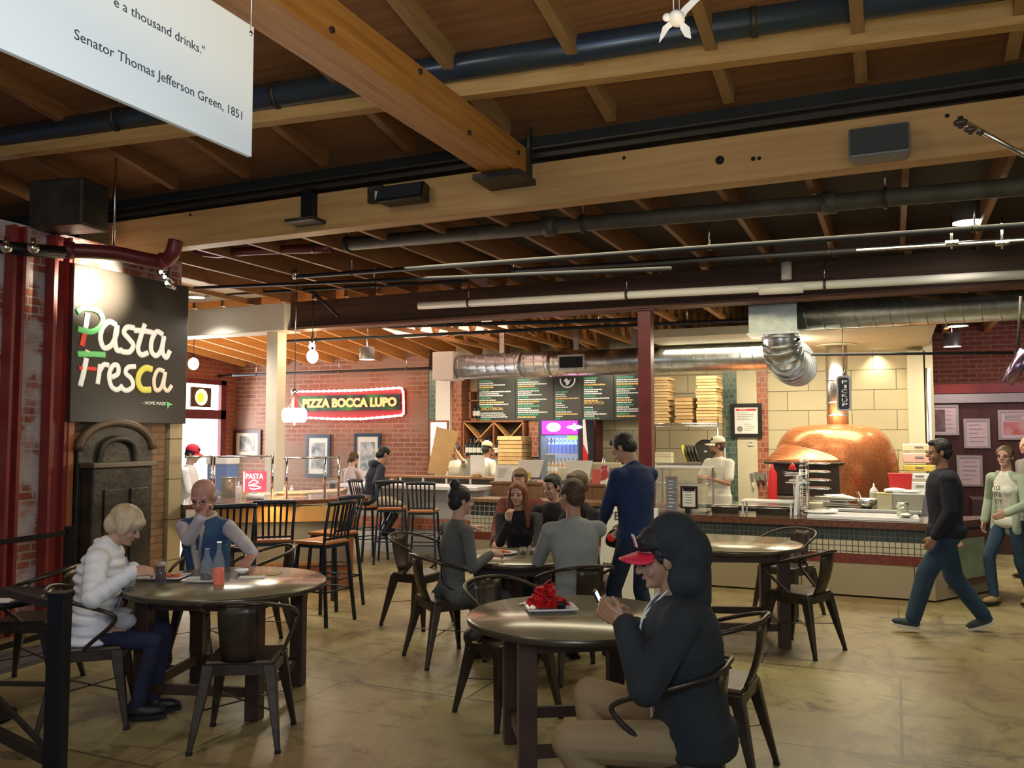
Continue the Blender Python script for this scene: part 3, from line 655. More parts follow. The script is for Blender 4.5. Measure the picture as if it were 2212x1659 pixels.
# nearer duct with its box, and the elbow going back
YN = 10.0
a = PY(1722, 678, YN); b_ = PY(2330, 652, YN); zc2 = PY(1950, 672, YN).z
t = thing('spiral_duct', 'spiral duct running to the right edge under the cross beam', 'duct')
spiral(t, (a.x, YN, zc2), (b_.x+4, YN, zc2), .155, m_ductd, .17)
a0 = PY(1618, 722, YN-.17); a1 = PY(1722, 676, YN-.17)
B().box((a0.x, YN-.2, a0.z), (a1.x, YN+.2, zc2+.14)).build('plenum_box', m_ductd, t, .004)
B().box((a0.x-.02, YN-.22, a0.z-.015), (a1.x+.02, YN+.22, a0.z+.005)).build('plenum_flange', m_duct, t)
t = thing('duct_elbow', 'ribbed silver elbow duct dropping from the box towards the back', 'duct')
xe = (a0.x+a1.x)/2+.06
path = cr([(xe, YN, a0.z+.02), (xe, YN, a0.z-.09), (xe+.03, YN+.14, a0.z-.26), (xe+.06, YN+.55, a0.z-.33), (xe+.08, YN+1.2, a0.z-.30), (xe-.02, YD-.25, zc-.04), (xe-.16, YD, zc-.02)], 6)
B().tube(path, .183, 28).build('duct_run', m_duct, t)
for k in range(4, len(path)-4, 2):
    u = (path[k+1]-path[k-1]).normalized(); B().cyl(path[k]-u*.012, path[k]+u*.012, .213, n=28).build('duct_rib', m_duct, t)

# white hanging quotation sign, top left
pr1 = at(551, 60, 3.1); XQ = pr1.x; pr2 = PX(542, 338, XQ); yr = (pr1.y+pr2.y)/2
t = thing('hanging_sign', 'white hanging panel with a printed quotation, top left', 'sign')
B().box((XQ-.02, yr-2.2, pr2.z), (XQ, yr, pr1.z)).build('sign_panel', mat('sign_white', (.88, .90, .86), .5), t, .002)
m_ink = mat('ink_dark', (.05, .06, .075), .6)
a = PX(159, 80, XQ); b_ = PX(522, 250, XQ)
txt('Senator Thomas Jefferson Green, 1851', m_ink, t, width=b_.y-a.y, mtx=onX(XQ, a.y, a.z-.004), ext=.001)
a = PX(245, 9, XQ); b_ = PX(441, 100, XQ)
txt('e a thousand drinks."', m_ink, t, width=b_.y-a.y, mtx=onX(XQ, a.y, a.z-.004), ext=.001)
p = PX(541, 72, XQ); B().cyl(p+V((0, 0, -.01)), p+V((.006, 0, .5)), .003, n=6).ell(p, (.008, .008, .012)).build('hanging_wire', m_steel, t)
light('AREA', 'sign_wash', (XQ+1.9, yr-1.5, 2.2), 30, COOL, .9, .9, (XQ, yr-.5, pr2.z+.2))

# ---- fabric sign with script lettering
XS = XL+.10
t = thing('banner_sign', 'black fabric banner with green, white and red script lettering', 'sign')
c0 = PX(163, 568, XS); c1 = PX(410, 616, XS); c2 = PX(393, 917, XS); c3 = PX(152, 910, XS)
top = [(.0, 0), (.3, -.005), (.6, .0), (1, 0)]
q = B().hull8([(XS-.05, c3.y, (c3.z+c2.z)/2), (XS-.01, c3.y, (c3.z+c2.z)/2), (XS-.01, c1.y, (c3.z+c2.z)/2), (XS-.05, c1.y, (c3.z+c2.z)/2)][::-1],
              [(XS-.05, c3.y, c0.z), (XS-.01, c3.y, c0.z), (XS-.01, c1.y, c0.z), (XS-.05, c1.y, c0.z)][::-1])
q.build('banner_fabric', m_signblack, t, .006)
mw = mat('letter_white', (.92, .90, .84), .5, em=.12); mg = mat('letter_green', (.18, .62, .20), .5, em=.1); mr = mat('letter_red', (.75, .06, .03), .5, em=.1); my = mat('letter_yellow', (.80, .72, .12), .5, em=.1); mc = mat('letter_cream', (.90, .74, .58), .5, em=.1)
def Z(x, y): p = PX(x/3.456, 500+y/3.456, XS-.004); return p
flatx = V((1, 0, 0))
def stroke(pts, m, r=.029, nm='letter_stroke'):
    B().tube(cr([Z(*p) for p in pts], 5), r, 8, flat=flatx).build(nm, m, t)
stroke([(575, 600), (620, 575), (680, 575), (740, 600), (768, 655), (745, 715), (690, 748), (640, 745), (582, 728)], mg)
stroke([(655, 612), (648, 660), (638, 722)], mw); stroke([(632, 765), (622, 810), (610, 856)], mr)
for P in ([(868, 700), (815, 675), (765, 720), (750, 800), (775, 868), (830, 850), (868, 770), (876, 700)], [(876, 700), (858, 800), (872, 885), (912, 885)],
          [(1005, 722), (950, 715), (925, 755), (960, 800), (995, 850), (965, 900), (905, 895)], [(1082, 690), (1050, 790), (1030, 875), (1055, 922), (1105, 905)], [(1000, 738), (1070, 742), (1140, 755)],
          [(1215, 770), (1170, 748), (1135, 805), (1128, 885), (1160, 928), (1200, 890), (1224, 785)], [(1226, 780), (1212, 890), (1240, 942), (1268, 890)]): stroke(P, mw)
stroke([(580, 915), (680, 916), (785, 922)], mg); stroke([(656, 888), (652, 900)], mc); stroke([(645, 945), (625, 1050), (598, 1155)], mw); stroke([(590, 1020), (655, 1023), (718, 1028)], mr, .020)
for P in ([(748, 990), (740, 1060), (728, 1140)], [(742, 1045), (775, 995), (812, 1000)], [(832, 1090), (880, 1062), (880, 1005), (843, 1002), (815, 1070), (830, 1155), (875, 1182), (915, 1150)],
          [(1012, 1008), (955, 1015), (938, 1058), (980, 1100), (992, 1155), (945, 1188), (895, 1162)]): stroke(P, mw, .026)
stroke([(1135, 1030), (1085, 1020), (1042, 1060), (1032, 1125), (1060, 1178), (1125, 1182)], my, .034)
for P in ([(1225, 1045), (1180, 1035), (1150, 1100), (1160, 1180), (1200, 1170), (1232, 1060)], [(1235, 1050), (1222, 1150), (1250, 1190), (1282, 1150)]): stroke(P, mc, .024)
a = Z(1065, 1290); b_ = Z(1240, 1300); txt('- HOME MADE', mw, t, width=b_.y-a.y, mtx=onX(XS-.008, a.y, a.z), ext=.001)
B().poly([Z(1243, 1270), Z(1290, 1292), Z(1262, 1300), Z(1250, 1325)], (.003, 0, 0)).build('leaf_mark', mg, t)
# chrome spotlights before the sign
ps = at(358, 600, 8.0); t = thing('track_spot', 'chrome three-lamp spotlight cluster before the black banner', 'lamp', ps)
for k, (dx, dz) in enumerate(((-.03, .05), (.02, 0), (.045, -.06))):
    B().cyl((dx, -.03, dz), (dx, .07, dz-.03), .035, .022, n=14).build('spot_head', m_chrome, t); B().cyl((dx, -.036, dz), (dx, -.031, dz), .018, n=12).build('spot_lens', m_lamp, t)
B().cyl((0, .04, 0), (0, .04, .35), .012, n=8).build('mount', m_iron, t)
pc = Z(760, 410); light('SPOT', 'sign_spot', ps+V((-.05, -.12, -.03)), 260, CREAM, .03, tgt=(XS, pc.y+.0, pc.z), spot=76, blend=1)
light('SPOT', 'sign_spot_wide', (XS+1.6, pc.y-.3, pc.z+.12), 70, CREAM, .05, tgt=(XS, pc.y+.45, pc.z-.75), spot=60, blend=1)

# iron furnace below the banner
XF = XL+.0
t = thing('iron_furnace', 'old cast iron furnace door with arched top below the banner', 'furnace')
arc = []
def FZ(px, py, off=0): p = PX(px, py, XF+off); return p
ca = FZ(238, 1000); ra = (FZ(318, 1000).y-FZ(158, 1000).y)/2; cy = (FZ(318, 1000).y+FZ(158, 1000).y)/2; zt_ = FZ(238, 912).z; zb0 = FZ(238, 1000).z
pts = [(XF-.0, cy-ra, 0.05)]+[(XF, cy-ra*math.cos(math.pi*k/16), zt_-ra*.62+ra*.62*math.sin(math.pi*k/16)) for k in range(17)]+[(XF, cy+ra, 0.05)]
B().poly(pts, (.06, 0, 0)).build('arch_plate', m_iron, t, .01)
P = [V(p)+V((.06, 0, 0)) for p in pts[1:-1]]; B().tube(P, .045, 8).build('arch_rim', mat('rust_iron', (.13, .09, .06), .5, .5), t)
B().tube(cr([(XF+.07, cy-ra*.5, zt_-.42), (XF+.09, cy-ra*.4, zt_-.22), (XF+.09, cy+.0, zt_-.16), (XF+.09, cy+ra*.4, zt_-.22), (XF+.07, cy+ra*.5, zt_-.42)], 5), .03, 8).build('door_hoop', m_iron, t)
z1 = FZ(240, 1000, .35).z; y0_ = cy-ra*.92; y1_ = cy+ra*.70
B().box((XF+.06, y0_, 0), (XF+.22, y1_, z1-.05)).build('furnace_box', m_iron, t, .02)
B().box((XF+.06, y0_-.02, z1-.05), (XF+.25, y1_+.03, z1)).build('furnace_lid', mat('lid_iron', (.16, .14, .11), .45, .5), t, .01)
B().box((XF+.22, y0_+.12, .35), (XF+.24, y1_-.35, z1-.25)).build('furnace_door', m_iron, t, .01)
B().box((XF+.22, y1_-.28, .35), (XF+.24, y1_-.06, z1-.25)).build('furnace_door', m_iron, t, .01)
# ================================================================== KITCHEN AND COUNTERS
# ---- long pizza counter (tiled), with an angled end
YC = 9.92; ZC = .80
xa = PY(1425, 1200, YC).x; pe = V((.33, YC, 0)); pe2 = V((1.0, 10.95, 0))
t = thing('tiled_counter', 'long tiled pizza counter in front of the copper oven', 'counter')
XA = xa
def band(z0, z1, m, nm, out=.0, par=None):
    o = out; P = [(XA, YC-o, z0), (pe.x-o*.3+.02, YC-o, z0), (pe2.x+o, pe2.y-.0, z0), (pe2.x-.15, pe2.y+.15, z0), (pe.x-.1, YC+.75, z0), (XA, YC+.75, z0)]
    return B().poly(P, (0, 0, z1-z0)).build(nm, m, par)
band(.02, .36, m_slab, 'base_slab', 0, t); band(.36, .46, m_tileredm, 'red_tile_band', .006, t); band(.46, .60, m_tilewhite, 'white_tile_band', .006, t)
band(.60, .735, m_tiledark, 'dark_tile_band', .006, t); band(.735, ZC, m_tilebrown, 'brown_tile_edge', .03, t); band(ZC, ZC+.006, mat('counter_surface', (.10, .05, .03), .25, 0, coat=.5), 'counter_surface', .028, t)
u = (pe2-pe).normalized(); nrm = V((u.y, -u.x, 0))
def onE(s_, z, o=.0): p = pe+u*s_+nrm*o; return V((p.x+.0, p.y, z))
B().poly([onE(.25, .12, .012), onE(1.05, .12, .012), onE(1.05, .70, .012), onE(.25, .70, .012)], nrm*.02).build('end_frame', m_tilebrown, t)
B().poly([onE(.38, .20, .034), onE(.93, .20, .034), onE(.93, .62, .034), onE(.38, .62, .034)], nrm*.008).build('end_panel', mat('green_glass_panel', (.20, .26, .16), .2, 0, (.28, .34, .22), 5), t)
# white marble work surface standing on it
p0 = PZ(1790, 1112, ZC+.03); p1 = PZ(1960, 1128, ZC+.03)
tag(B().box((PY(1745, 1100, YC+.2).x, YC+.08, ZC+.007), (PY(1985, 1100, YC+.2).x, YC+.60, ZC+.045)).build('marble_board', m_whiteg, bevel=.005), 'white marble working board lying on the tiled counter', 'board')
# ---- lower tiled half wall and register counter to the left
YL = 10.45; ZL = .87
xl0 = PY(1016, 1150, YL).x
t = thing('tiled_half_wall', 'low tiled wall with wooden ledge in front of the registers', 'counter')
B().box((xl0, YL, 0), (XA, YL+.35, .32)).build('base_slab', m_slab, t)
B().box((xl0, YL-.004, .32), (XA, YL+.35, .42)).build('red_tile_band', m_tileredm, t)
B().box((xl0, YL-.004, .42), (XA, YL+.35, .64)).build('white_tile_band', m_tilewhite, t)
B().box((xl0, YL-.005, .64), (XA, YL+.35, ZL-.05)).build('dark_tile_band', brick('dark_tile2', (.025, .035, .03), (.04, .055, .05), (.35, .33, .27), .07, .07, .005, 0, r=.3, bump=.3), t)
B().box((xl0-.03, YL-.05, ZL-.05), (XA, YL+.38, ZL)).build('ledge', m_pwood, t, .005)
YR = 11.0; ZR = 1.07
xr0 = PY(1062, 1050, YR).x; xr1 = PY(1340, 1050, YR).x+.25
t = thing('register_counter', 'wood panelled cash register counter below the menu boards', 'counter')
B().box((xr0, YR, 0), (xr1, YR+.7, ZR-.035)).build('panelling', m_pwood, t); B().box((xr0-.02, YR-.03, ZR-.035), (xr1+.02, YR+.72, ZR)).build('counter_top', m_pwood, t, .005)
p = PY(1187, 1048, YR-.04); B().ell(p, (.05, .03, .02)).build('counter_light', m_lamp, t)
# ---- white bar counter with the stools
YB = 10.95; ZW = 1.0
xb0 = PY(732, 1050, YB-.3).x; xb1 = xr0-.05
t = thing('white_bar', 'white bar counter with dark stools in front of the brick wall', 'counter')
B().box((xb0, YB-.30, ZW-.05), (xb1, YB+.32, ZW)).build('bar_top', m_whiteg, t, .006)
B().box((xb0+.1, YB, .12), (xb1, YB+.25, ZW-.05)).build('bar_body', mat('bar_grey', (.50, .50, .50), .6), t)
B().box((xb0+.1, YB-.03, .36), (xb1, YB, .52)).build('red_tile_band', m_tiler, t)
B().box((xb0+.1, YB-.02, 0), (xb1, YB+.25, .12)).build('bar_base', mat('bar_base', (.40, .41, .42), .6), t)
# raised back shelf behind the white bar
zb2 = zz(900, 1027, YB+.55); xs0 = PY(820, 1030, YB+.5).x
t = thing('bar_shelf', 'raised wooden shelf behind the white bar, glass fronted', 'shelf')
B().box((xs0, YB+.40, zb2-.03), (xb1-.05, YB+.72, zb2)).build('shelf_top', m_pwood, t, .004)
B().box((xs0, YB+.66, 0), (xb1-.05, YB+.70, zb2-.03)).build('shelf_back', mat('shelf_back', (.22, .20, .15), .6), t)
for k in range(6): xk = xs0+.02+k*(xb1-.1-xs0)/5; B().box((xk, YB+.40, ZW-.05), (xk+.025, YB+.44, zb2-.03)).build('shelf_post', m_white, t)

# ---- menu boards
YM = 13.55
mx = [PY(v, 860, YM).x for v in (1030, 1113, 1196, 1257, 1326, 1412)]
mz0 = zz(1200, 908, YM); mz1 = zz(1200, 812, YM)
m_w = mat('chalk_white', (.80, .80, .74), .6, em=.18); m_g = mat('chalk_green', (.07, .36, .20), .6, em=.1); m_o = mat('chalk_orange', (.80, .50, .15), .6, em=.15)
heads = {0: ('LUNCH SPECIAL', .32), 3: ('BRUNCH PIZZA', .45)}
rnd = random.Random(3)
for k in range(5):
    t = thing('menu_board', 'black menu board with chalk coloured lines, %s of five from the left' % ORD[k], 'sign', group='menu boards over the registers')
    a, b_ = mx[k], mx[k+1]; W = b_-a; H = mz1-mz0
    B().box((a+.004, YM, mz0), (b_-.004, YM+.03, mz1)).build('board_panel', m_blackboard, t); B().box((a+W*.4, YM+.03, mz1-.12), (a+W*.6, KY-.03, mz1-.06)).build('wall_bracket', m_iron, t)
    y = H-.04; rows = {'w': B(), 'g': B(), 'o': B()}; i = 0; hd = heads.get(k)
    if k == 2:
        c = V((a+W*.5, YM-.004, mz1-.07))
        P = [c+V((math.cos(th)*.13, 0, math.sin(th)*.13)) for th in [math.pi*(.95+1.1*j/14) for j in range(15)]]
        B().tube(P, .012, 6).poly([c+V((x_, -.006, z_)) for x_, z_ in ((-.07, -.02), (-.02, .03), (.02, -.02), (.06, .01), (.03, -.07), (-.02, -.10), (-.03, -.05))], (0, .004, 0)).build('round_emblem', m_w, t)
        y = H-.26
    while y > .04:
        if hd and abs(y/H-hd[1]+.06) < .05:
            txt(hd[0], m_o, t, width=W*.62, height=.05, mtx=onY(a+W*.07, YM-.003, mz0+y-.035)); y -= .075; hd = None; continue
        c = 'g' if i % 4 == 0 else ('o' if (i % 7 == 3) else 'w')
        h = {'g': .030, 'o': .026, 'w': .020}[c]; x_ = W*.07; end = W*(.35+.55*rnd.random()) if c != 'g' else W*(.3+.35*rnd.random())
        if k == 2 and c != 'o': end *= .8
        while x_ < end:
            l = .012+.035*rnd.random(); rows[c].box((a+x_, YM-.003, mz0+y-h), (a+min(x_+l, end), YM, mz0+y-h*.15*rnd.random())); x_ += l+.008
        y -= h+.014; i += 1
    for c, m_ in (('w', m_w), ('g', m_g), ('o', m_o)):
        if rows[c].v: rows[c].build({'w': 'white_lines', 'g': 'green_lines', 'o': 'orange_lines'}[c], m_, t)
light('SPOT', 'menu_spot', (mx[1]-.15, YM-1.0, mz1+.25), 42, CREAM, .03, tgt=(mx[1]+.02, YM, mz1-.25), spot=75, blend=1)
light('SPOT', 'menu_spot', (mx[4]-.2, YM-1.0, mz1+.25), 34, CREAM, .03, tgt=(mx[4]-.1, YM, mz1-.2), spot=75, blend=1)

# kitchen work lights under the soffit / ceiling
light('AREA', 'kitchen_light', ((mx[0]+mx[2])/2, 12.0, 2.50), 52, CREAM, 2.0, .5, ((mx[0]+mx[2])/2, 12.2, 0))
light('AREA', 'kitchen_light', (PY(1600, 900, 12).x, 12.1, 2.93), 80, CREAM, 2.0, .6, (PY(1600, 900, 12).x, 12.3, 0))
light('AREA', 'kitchen_light', (PY(1850, 900, 12).x, 11.9, 2.93), 78, CREAM, 1.8, .8, (PY(1850, 900, 12).x, 12.2, 0))
light('AREA', 'counter_light', (PY(1700, 900, 10).x, 10.6, 2.82), 20, CREAM, 2.2, .3, (PY(1700, 900, 10).x, 9.9, .5))
light('AREA', 'brick_wall_light', (PY(760, 900, 13).x, 12.4, 2.9), 17, (1, .76, .54), 3.5, .3, (PY(760, 900, 13).x, BY, 1.8))
light('AREA', 'back_ceiling_light', (PY(600, 900, 12).x, 11.6, 2.5), 32, (1, .66, .34), 3.5, 1.5, (PY(600, 900, 12).x, 11.8, 5))

# ---- copper pizza oven
po = PY(1800, 900, 12.55); Ro = PY(1943, 1000, 12.55).x-po.x
zt = zz(1800, 917, 12.55)
t = thing('pizza_oven', 'domed pizza oven covered in copper mosaic', 'oven', (po.x, 12.55, 0))
prof = [(.02, zt), (.45*Ro, zt-.01), (.68*Ro, zt-.06), (.82*Ro, zt-.16), (.92*Ro, zt-.31), (.985*Ro, zt-.52), (1.0*Ro, zt-.75), (1.0*Ro, .95), (1.0*Ro, .1), (.98*Ro, 0)]
def smooth_prof(pf, k=5): return [(v.x, v.z) for v in cr([(a, 0, b_) for a, b_ in pf], k)]
B().lathe(smooth_prof(prof[:8])+prof[8:], 64, c=(0, 0, 0)).build('oven_dome', m_copper, t)
# hood: left bulge, cut off flat underneath
zh = zz(1690, 998, 12.0); xh = PY(1655, 995, 12.1).x-po.x
q = B(); hp = []
nph = 28; 
top_c = V((0, 0)); 
rings = []
for lv in range(9):
    s_ = lv/8; z = zt-.10-(zt-.10-zh)*s_; r = Ro*(.42+.24*math.sin(math.pi/2*s_))
    cxx = -.10+(xh+Ro*.66+.10)*(s_**.85); cyy = -.55*(s_**.9)
    rings.append([(cxx+r*math.cos(2*math.pi*k/36)*1.0, cyy+r*.80*math.sin(2*math.pi*k/36), z) for k in range(36)])
vs = [p for r in rings for p in r]; fs = [(i*36+k, i*36+(k+1) % 36, (i+1)*36+(k+1) % 36, (i+1)*36+k) for i in range(8) for k in range(36)]
q.add(vs, fs+[tuple(range(36)), tuple(8*36+k for k in range(36))], True); q.build('oven_hood', m_copper, t)
cx0, cy0 = (xh+Ro*.66), -.55
P = [(cx0+Ro*.664*math.cos(2*math.pi*k/48), cy0+Ro*.53*math.sin(2*math.pi*k/48), zh-.005) for k in range(48)]
B().tube(P, .018, 8, closed=True).build('hood_rim', m_iron, t)
B().box((xh+.12, -Ro*.86-.12, .95), (xh+.95, -Ro*.5, zh-.02)).build('oven_mouth', mat('oven_dark', (.035, .02, .015), .6), t)
B().box((xh+.05, -Ro*.95-.10, .0), (xh+1.05, -Ro*.4, .93)).build('oven_base', m_slab, t)
pf = PY(1808, 830, 12.75)
t = thing('oven_flue', 'shiny steel flue rising from the copper oven', 'pipe', (pf.x, 12.75, 0))
q = B().cyl((0, 0, zt+.005), (0, 0, 2.985), .145, n=28); q.build('flue_pipe', m_steel, t)
for z in (zt+.12, zt+.30, zt+.62): B().cyl((0, 0, z-.012), (0, 0, z+.012), .152, n=28).build('flue_band', m_steel, t)
B().cyl((0, 0, 2.965), (0, 0, 2.98), .27, n=28).build('flue_collar', m_cream, t)
# PICKUP sign
YPk = 9.985; a = PY(1808, 888, YPk); b_ = PY(1838, 811, YPk); w_ = b_.x-a.x; h = b_.z-a.z
t = thing('pickup_sign', 'hanging black PICKUP sign before the oven flue', 'sign')
q = B(); rr = .03
def rrect(x0, z0, x1, z1, r, y):
    P = []
    for cx_, cz_, a0 in ((x1-r, z0+r, -90), (x1-r, z1-r, 0), (x0+r, z1-r, 90), (x0+r, z0+r, 180)):
        for j in range(5): th = math.radians(a0+j*22.5); P.append((cx_+r*math.cos(th), y, cz_+r*math.sin(th)))
    return P
B().poly(rrect(a.x, a.z, b_.x, b_.z, .035, YPk), (0, .03, 0)).build('sign_panel', mat('sign_rim', (.45, .46, .52), .4), t)
B().poly(rrect(a.x+.018, a.z+.022, b_.x-.022, b_.z-.022, .025, YPk-.004), (0, .004, 0)).build('sign_face', mat('sign_navy', (.02, .022, .04), .5), t)
lh = (h-.09)/6
for k, ch in enumerate('PICKUP'): txt(ch, m_w, t, width=.022 if ch == 'I' else .055, height=lh*.72, mtx=onY((a.x+b_.x)/2-(.011 if ch == 'I' else .0275), YPk-.006, b_.z-.045-lh*(k+.86)))
B().cyl(((a.x+b_.x)/2, YPk+.015, b_.z), ((a.x+b_.x)/2, YPk+.015, zc2-.152), .005, n=6).cyl(((a.x+b_.x)/2, YPk+.015, b_.z), ((a.x+b_.x)/2, YPk+.015, b_.z+.06), .012, n=8).build('hanging_rod', m_steel, t)

# ---- pizza box stacks on the wire shelf
YP = 13.1
zs_ = zz(1480, 914, YP)
t = thing('wire_shelf', 'chrome wire shelf carrying stacks of pizza boxes', 'shelf')
xs0, xs1 = PY(1405, 912, YP).x, PY(1557, 912, YP).x
q = B().tube([(xs0, YP-.25, zs_-.01), (xs1, YP-.25, zs_-.01), (xs1, YP+.3, zs_-.01), (xs0, YP+.3, zs_-.01)], .01, 6, closed=True).tube([(xs0, YP-.25, zs_-.05), (xs1, YP-.25, zs_-.05)], .008, 6)
for k in range(28): xk = xs0+(xs1-xs0)*k/27; q.cyl((xk, YP-.25, zs_-.01), (xk, YP+.3, zs_-.01), .004, n=5)
P = [(xs0+(xs1-xs0)*k/30, YP-.252, zs_-.01-(.04 if k % 2 else 0)) for k in range(31)]; q.tube(P, .005, 5); q.build('wire_deck', m_chrome, t)
for x_ in (xs0, xs1-.0):
    for y_ in (YP-.25, YP+.3): B().cyl((x_, y_, 0), (x_, y_, zs_+.08), .013, n=8).build('post', m_chrome, t)
for z_ in (.35, 1.0):
    q = B().tube([(xs0, YP-.25, z_), (xs1, YP-.25, z_), (xs1, YP+.3, z_), (xs0, YP+.3, z_)], .01, 6, closed=True).box((xs0, YP-.25, z_-.006), (xs1, YP+.3, z_)); q.build('wire_deck', m_steel, t)
def boxes(px0, px1, z0, n, h, Yb, dep, m_list, where, grp, jit=.02, top=None):
    x0_ = PY(px0, 900, Yb).x; x1_ = PY(px1, 900, Yb).x
    for k in range(n):
        j = rnd.uniform(-jit, jit); z = z0+k*h
        q = B().box((x0_+j, Yb-dep/2, z+.001), (x1_+j, Yb+dep/2, z+h-.010)).box((x0_+j+.012, Yb-dep/2+.012, z+h-.010), (x1_+j-.012, Yb+dep/2-.01, z+h-.003))
        tag(q.build('pizza_box', m_list[k % len(m_list)]), 'kraft pizza box, %s from the bottom of %s' % (ORD[k], where), 'box', grp)
H_ = zz(1480, 815, YP)-zs_
boxes(1412, 1452, zs_, 16, H_/16, YP, .42, [m_card, m_cardt], 'the left stack on the wire shelf', 'pizza boxes of the left shelf stack')
boxes(1466, 1503, zs_, 7, (zz(1480, 860, YP)-zs_)/7, YP, .42, [m_cardd, m_cardd, m_card], 'the short middle stack on the wire shelf', 'pizza boxes of the short shelf stack', .012)
boxes(1511, 1555, zs_, 15, H_/15, YP, .42, [m_card, m_card, m_cardt], 'the right stack on the wire shelf', 'pizza boxes of the right shelf stack')
# framed certificate
def framed(px0, py0, px1, py1, Y, label, mf, mp_, extra=None, bw=.035, name='framed_certificate', cat='picture', mirror=None):
    a = PY(px0, py1, Y); b_ = PY(px1, py0, Y); t = thing(name, label, cat)
    x0_, z0_, x1_, z1_ = a.x, a.z, b_.x, b_.z
    q = B().box((x0_, Y, z0_), (x1_, Y+.03, z0_+bw)).box((x0_, Y, z1_-bw), (x1_, Y+.03, z1_)).box((x0_, Y, z0_+bw), (x0_+bw, Y+.03, z1_-bw)).box((x1_-bw, Y, z0_+bw), (x1_, Y+.03, z1_-bw)); q.build('frame', mf, t)
    B().box((x0_+bw, Y+.012, z0_+bw), (x1_-bw, Y+.028, z1_-bw)).build('sheet', mp_, t)
    if extra: extra(t, x0_+bw, z0_+bw, x1_-bw, z1_-bw, Y+.010)
    return t
m_fb = mat('frame_black', (.015, .012, .01), .35)
def lines(n_, m_, x0, x1, z0, z1, Y, t, nm='print_lines', seed=1):
    r = random.Random(seed); q = B()
    for k in range(n_):
        z = z1-(z1-z0)*(k+.5)/n_; e = x0+(x1-x0)*(.5+.5*r.random()); q.box((x0, Y-.002, z-.003), (e, Y, z+.003))
    q.build(nm, m_, t)
m_prt = mat('print_grey', (.25, .25, .24), .6)
def ex1(t, x0, z0, x1, z1, Y):
    w_ = x1-x0; h = z1-z0
    B().box((x0+.06*w_, Y-.002, z1-.13*h), (x1-.06*w_, Y, z1-.06*h)).build('red_banner', m_red, t)
    lines(1, m_w, x0+.2*w_, x1-.2*w_, z1-.115*h, z1-.085*h, Y-.003, t, 'banner_print')
    lines(5, m_prt, x0+.1*w_, x1-.1*w_, z0+.5*h, z1-.18*h, Y, t); lines(4, m_prt, x0+.4*w_, x1-.1*w_, z0+.1*h, z0+.40*h, Y, t)
    B().cyl((x0+.22*w_, Y-.003, z0+.18*h), (x0+.22*w_, Y, z0+.18*h), .045, n=20).build('round_seal', m_prt, t)
framed(1579, 871, 1645, 945, KY-.10, 'black framed certificate with red banner and round seal beside the oven', m_fb, m_paper, ex1, .06)
p = PY(1622, 958, KY-.06); t = thing('thermostat', 'small white thermostat under the black framed certificate', 'thermostat', (p.x, KY-.06, p.z)); B().box((-.04, -.015, -.035), (.04, .01, .035)).build('casing', m_white, t, .003); B().box((-.025, -.018, .002), (.025, -.014, .024)).build('display', m_prt, t)
# pictures on the brick wall
def ex_photo(c1, c2, seed):
    def f(t, x0, z0, x1, z1, Y):
        w_ = x1-x0; h = z1-z0
        B().box((x0+.16*w_, Y-.002, z0+.14*h), (x1-.16*w_, Y, z1-.14*h)).build('photograph', mat('photo_%d' % seed, c1, .5, 0, c2, 5+seed), t)
    return f
framed(503, 928, 563, 990, BY-.04, 'dark framed picture by the street window, left of the white post', mat('frame_brown', (.06, .02, .012), .4), mat('mat_cream', (.55, .45, .32), .6), ex_photo((.05, .04, .03), (.30, .27, .22), 1), .07, 'framed_picture')
framed(659, 939, 713, 1030, BY-.04, 'blue-black framed photograph on brick, left one of the pair', mat('frame_blue', (.02, .04, .08), .35), mat('mat_white', (.62, .60, .55), .6), ex_photo((.12, .13, .14), (.5, .5, .5), 2), .06, 'framed_picture')
framed(764, 936, 822, 1035, BY-.04, 'blue-black framed photograph on brick, right one of the pair', MT['frame_blue'], MT['mat_white'], ex_photo((.15, .2, .24), (.52, .54, .55), 3), .06, 'framed_picture')
# pizza sign with red light tube
YG = BY-.12
def g3(px, py, dy=0): p = PY(px, py, YG); p.y += dy; return p
t = thing('neon_sign', 'green and black PIZZA BOCCA LUPO sign ringed by a red light tube', 'sign')
ol = [(632, 846), (700, 845), (780, 843), (862, 838), (868, 839), (871, 846), (872, 870), (872, 893), (868, 897), (840, 900), (780, 905), (720, 905), (660, 902), (636, 898), (632, 890)]
P = [g3(*p) for p in ol]
B().poly([p+V((0, .03, 0)) for p in P], (0, .08, 0)).build('sign_back', mat('sign_red', (.30, .015, .02), .5, em=.05, emc=(1, .05, .05)), t)
a = g3(645, 888); b_ = g3(865, 851); B().box((a.x, YG+.0, a.z), (b_.x, YG+.03, b_.z)).build('sign_face', mat('sign_green', (.012, .020, .014), .5, 0, (.03, .20, .03), 1.6, ramp=(.5, .62)), t)
m_neon = mat('neon_tube', (1, .5, .5), .4, em=4.5, emc=(1, .22, .18))
B().tube(P, .020, 8, closed=True).build('light_tube', m_neon, t)
q = B()
for i in range(len(P)):
    a_, c_ = P[i], P[(i+1) % len(P)]; L = (c_-a_).length; k = max(1, int(L/.11))
    for j in range(k): q.ell(a_+(c_-a_)*(j/k)+V((0, -.012, 0)), (.028, .028, .028), n=6, m=4)
o = q.build('bulb_beads', mat('bead', (1, .85, .8), .4, em=6, emc=(1, .68, .6)), t); o['kind'] = 'stuff'
m_lo = mat('letter_orange', (.90, .45, .18), .5, em=.6)
a = g3(654, 880); b_ = g3(857, 856); txt('PIZZA BOCCA LUPO', m_lo, t, width=b_.x-a.x, height=(b_.z-a.z), mtx=onY(a.x, YG-.01, a.z), ext=.008, offset=.005)
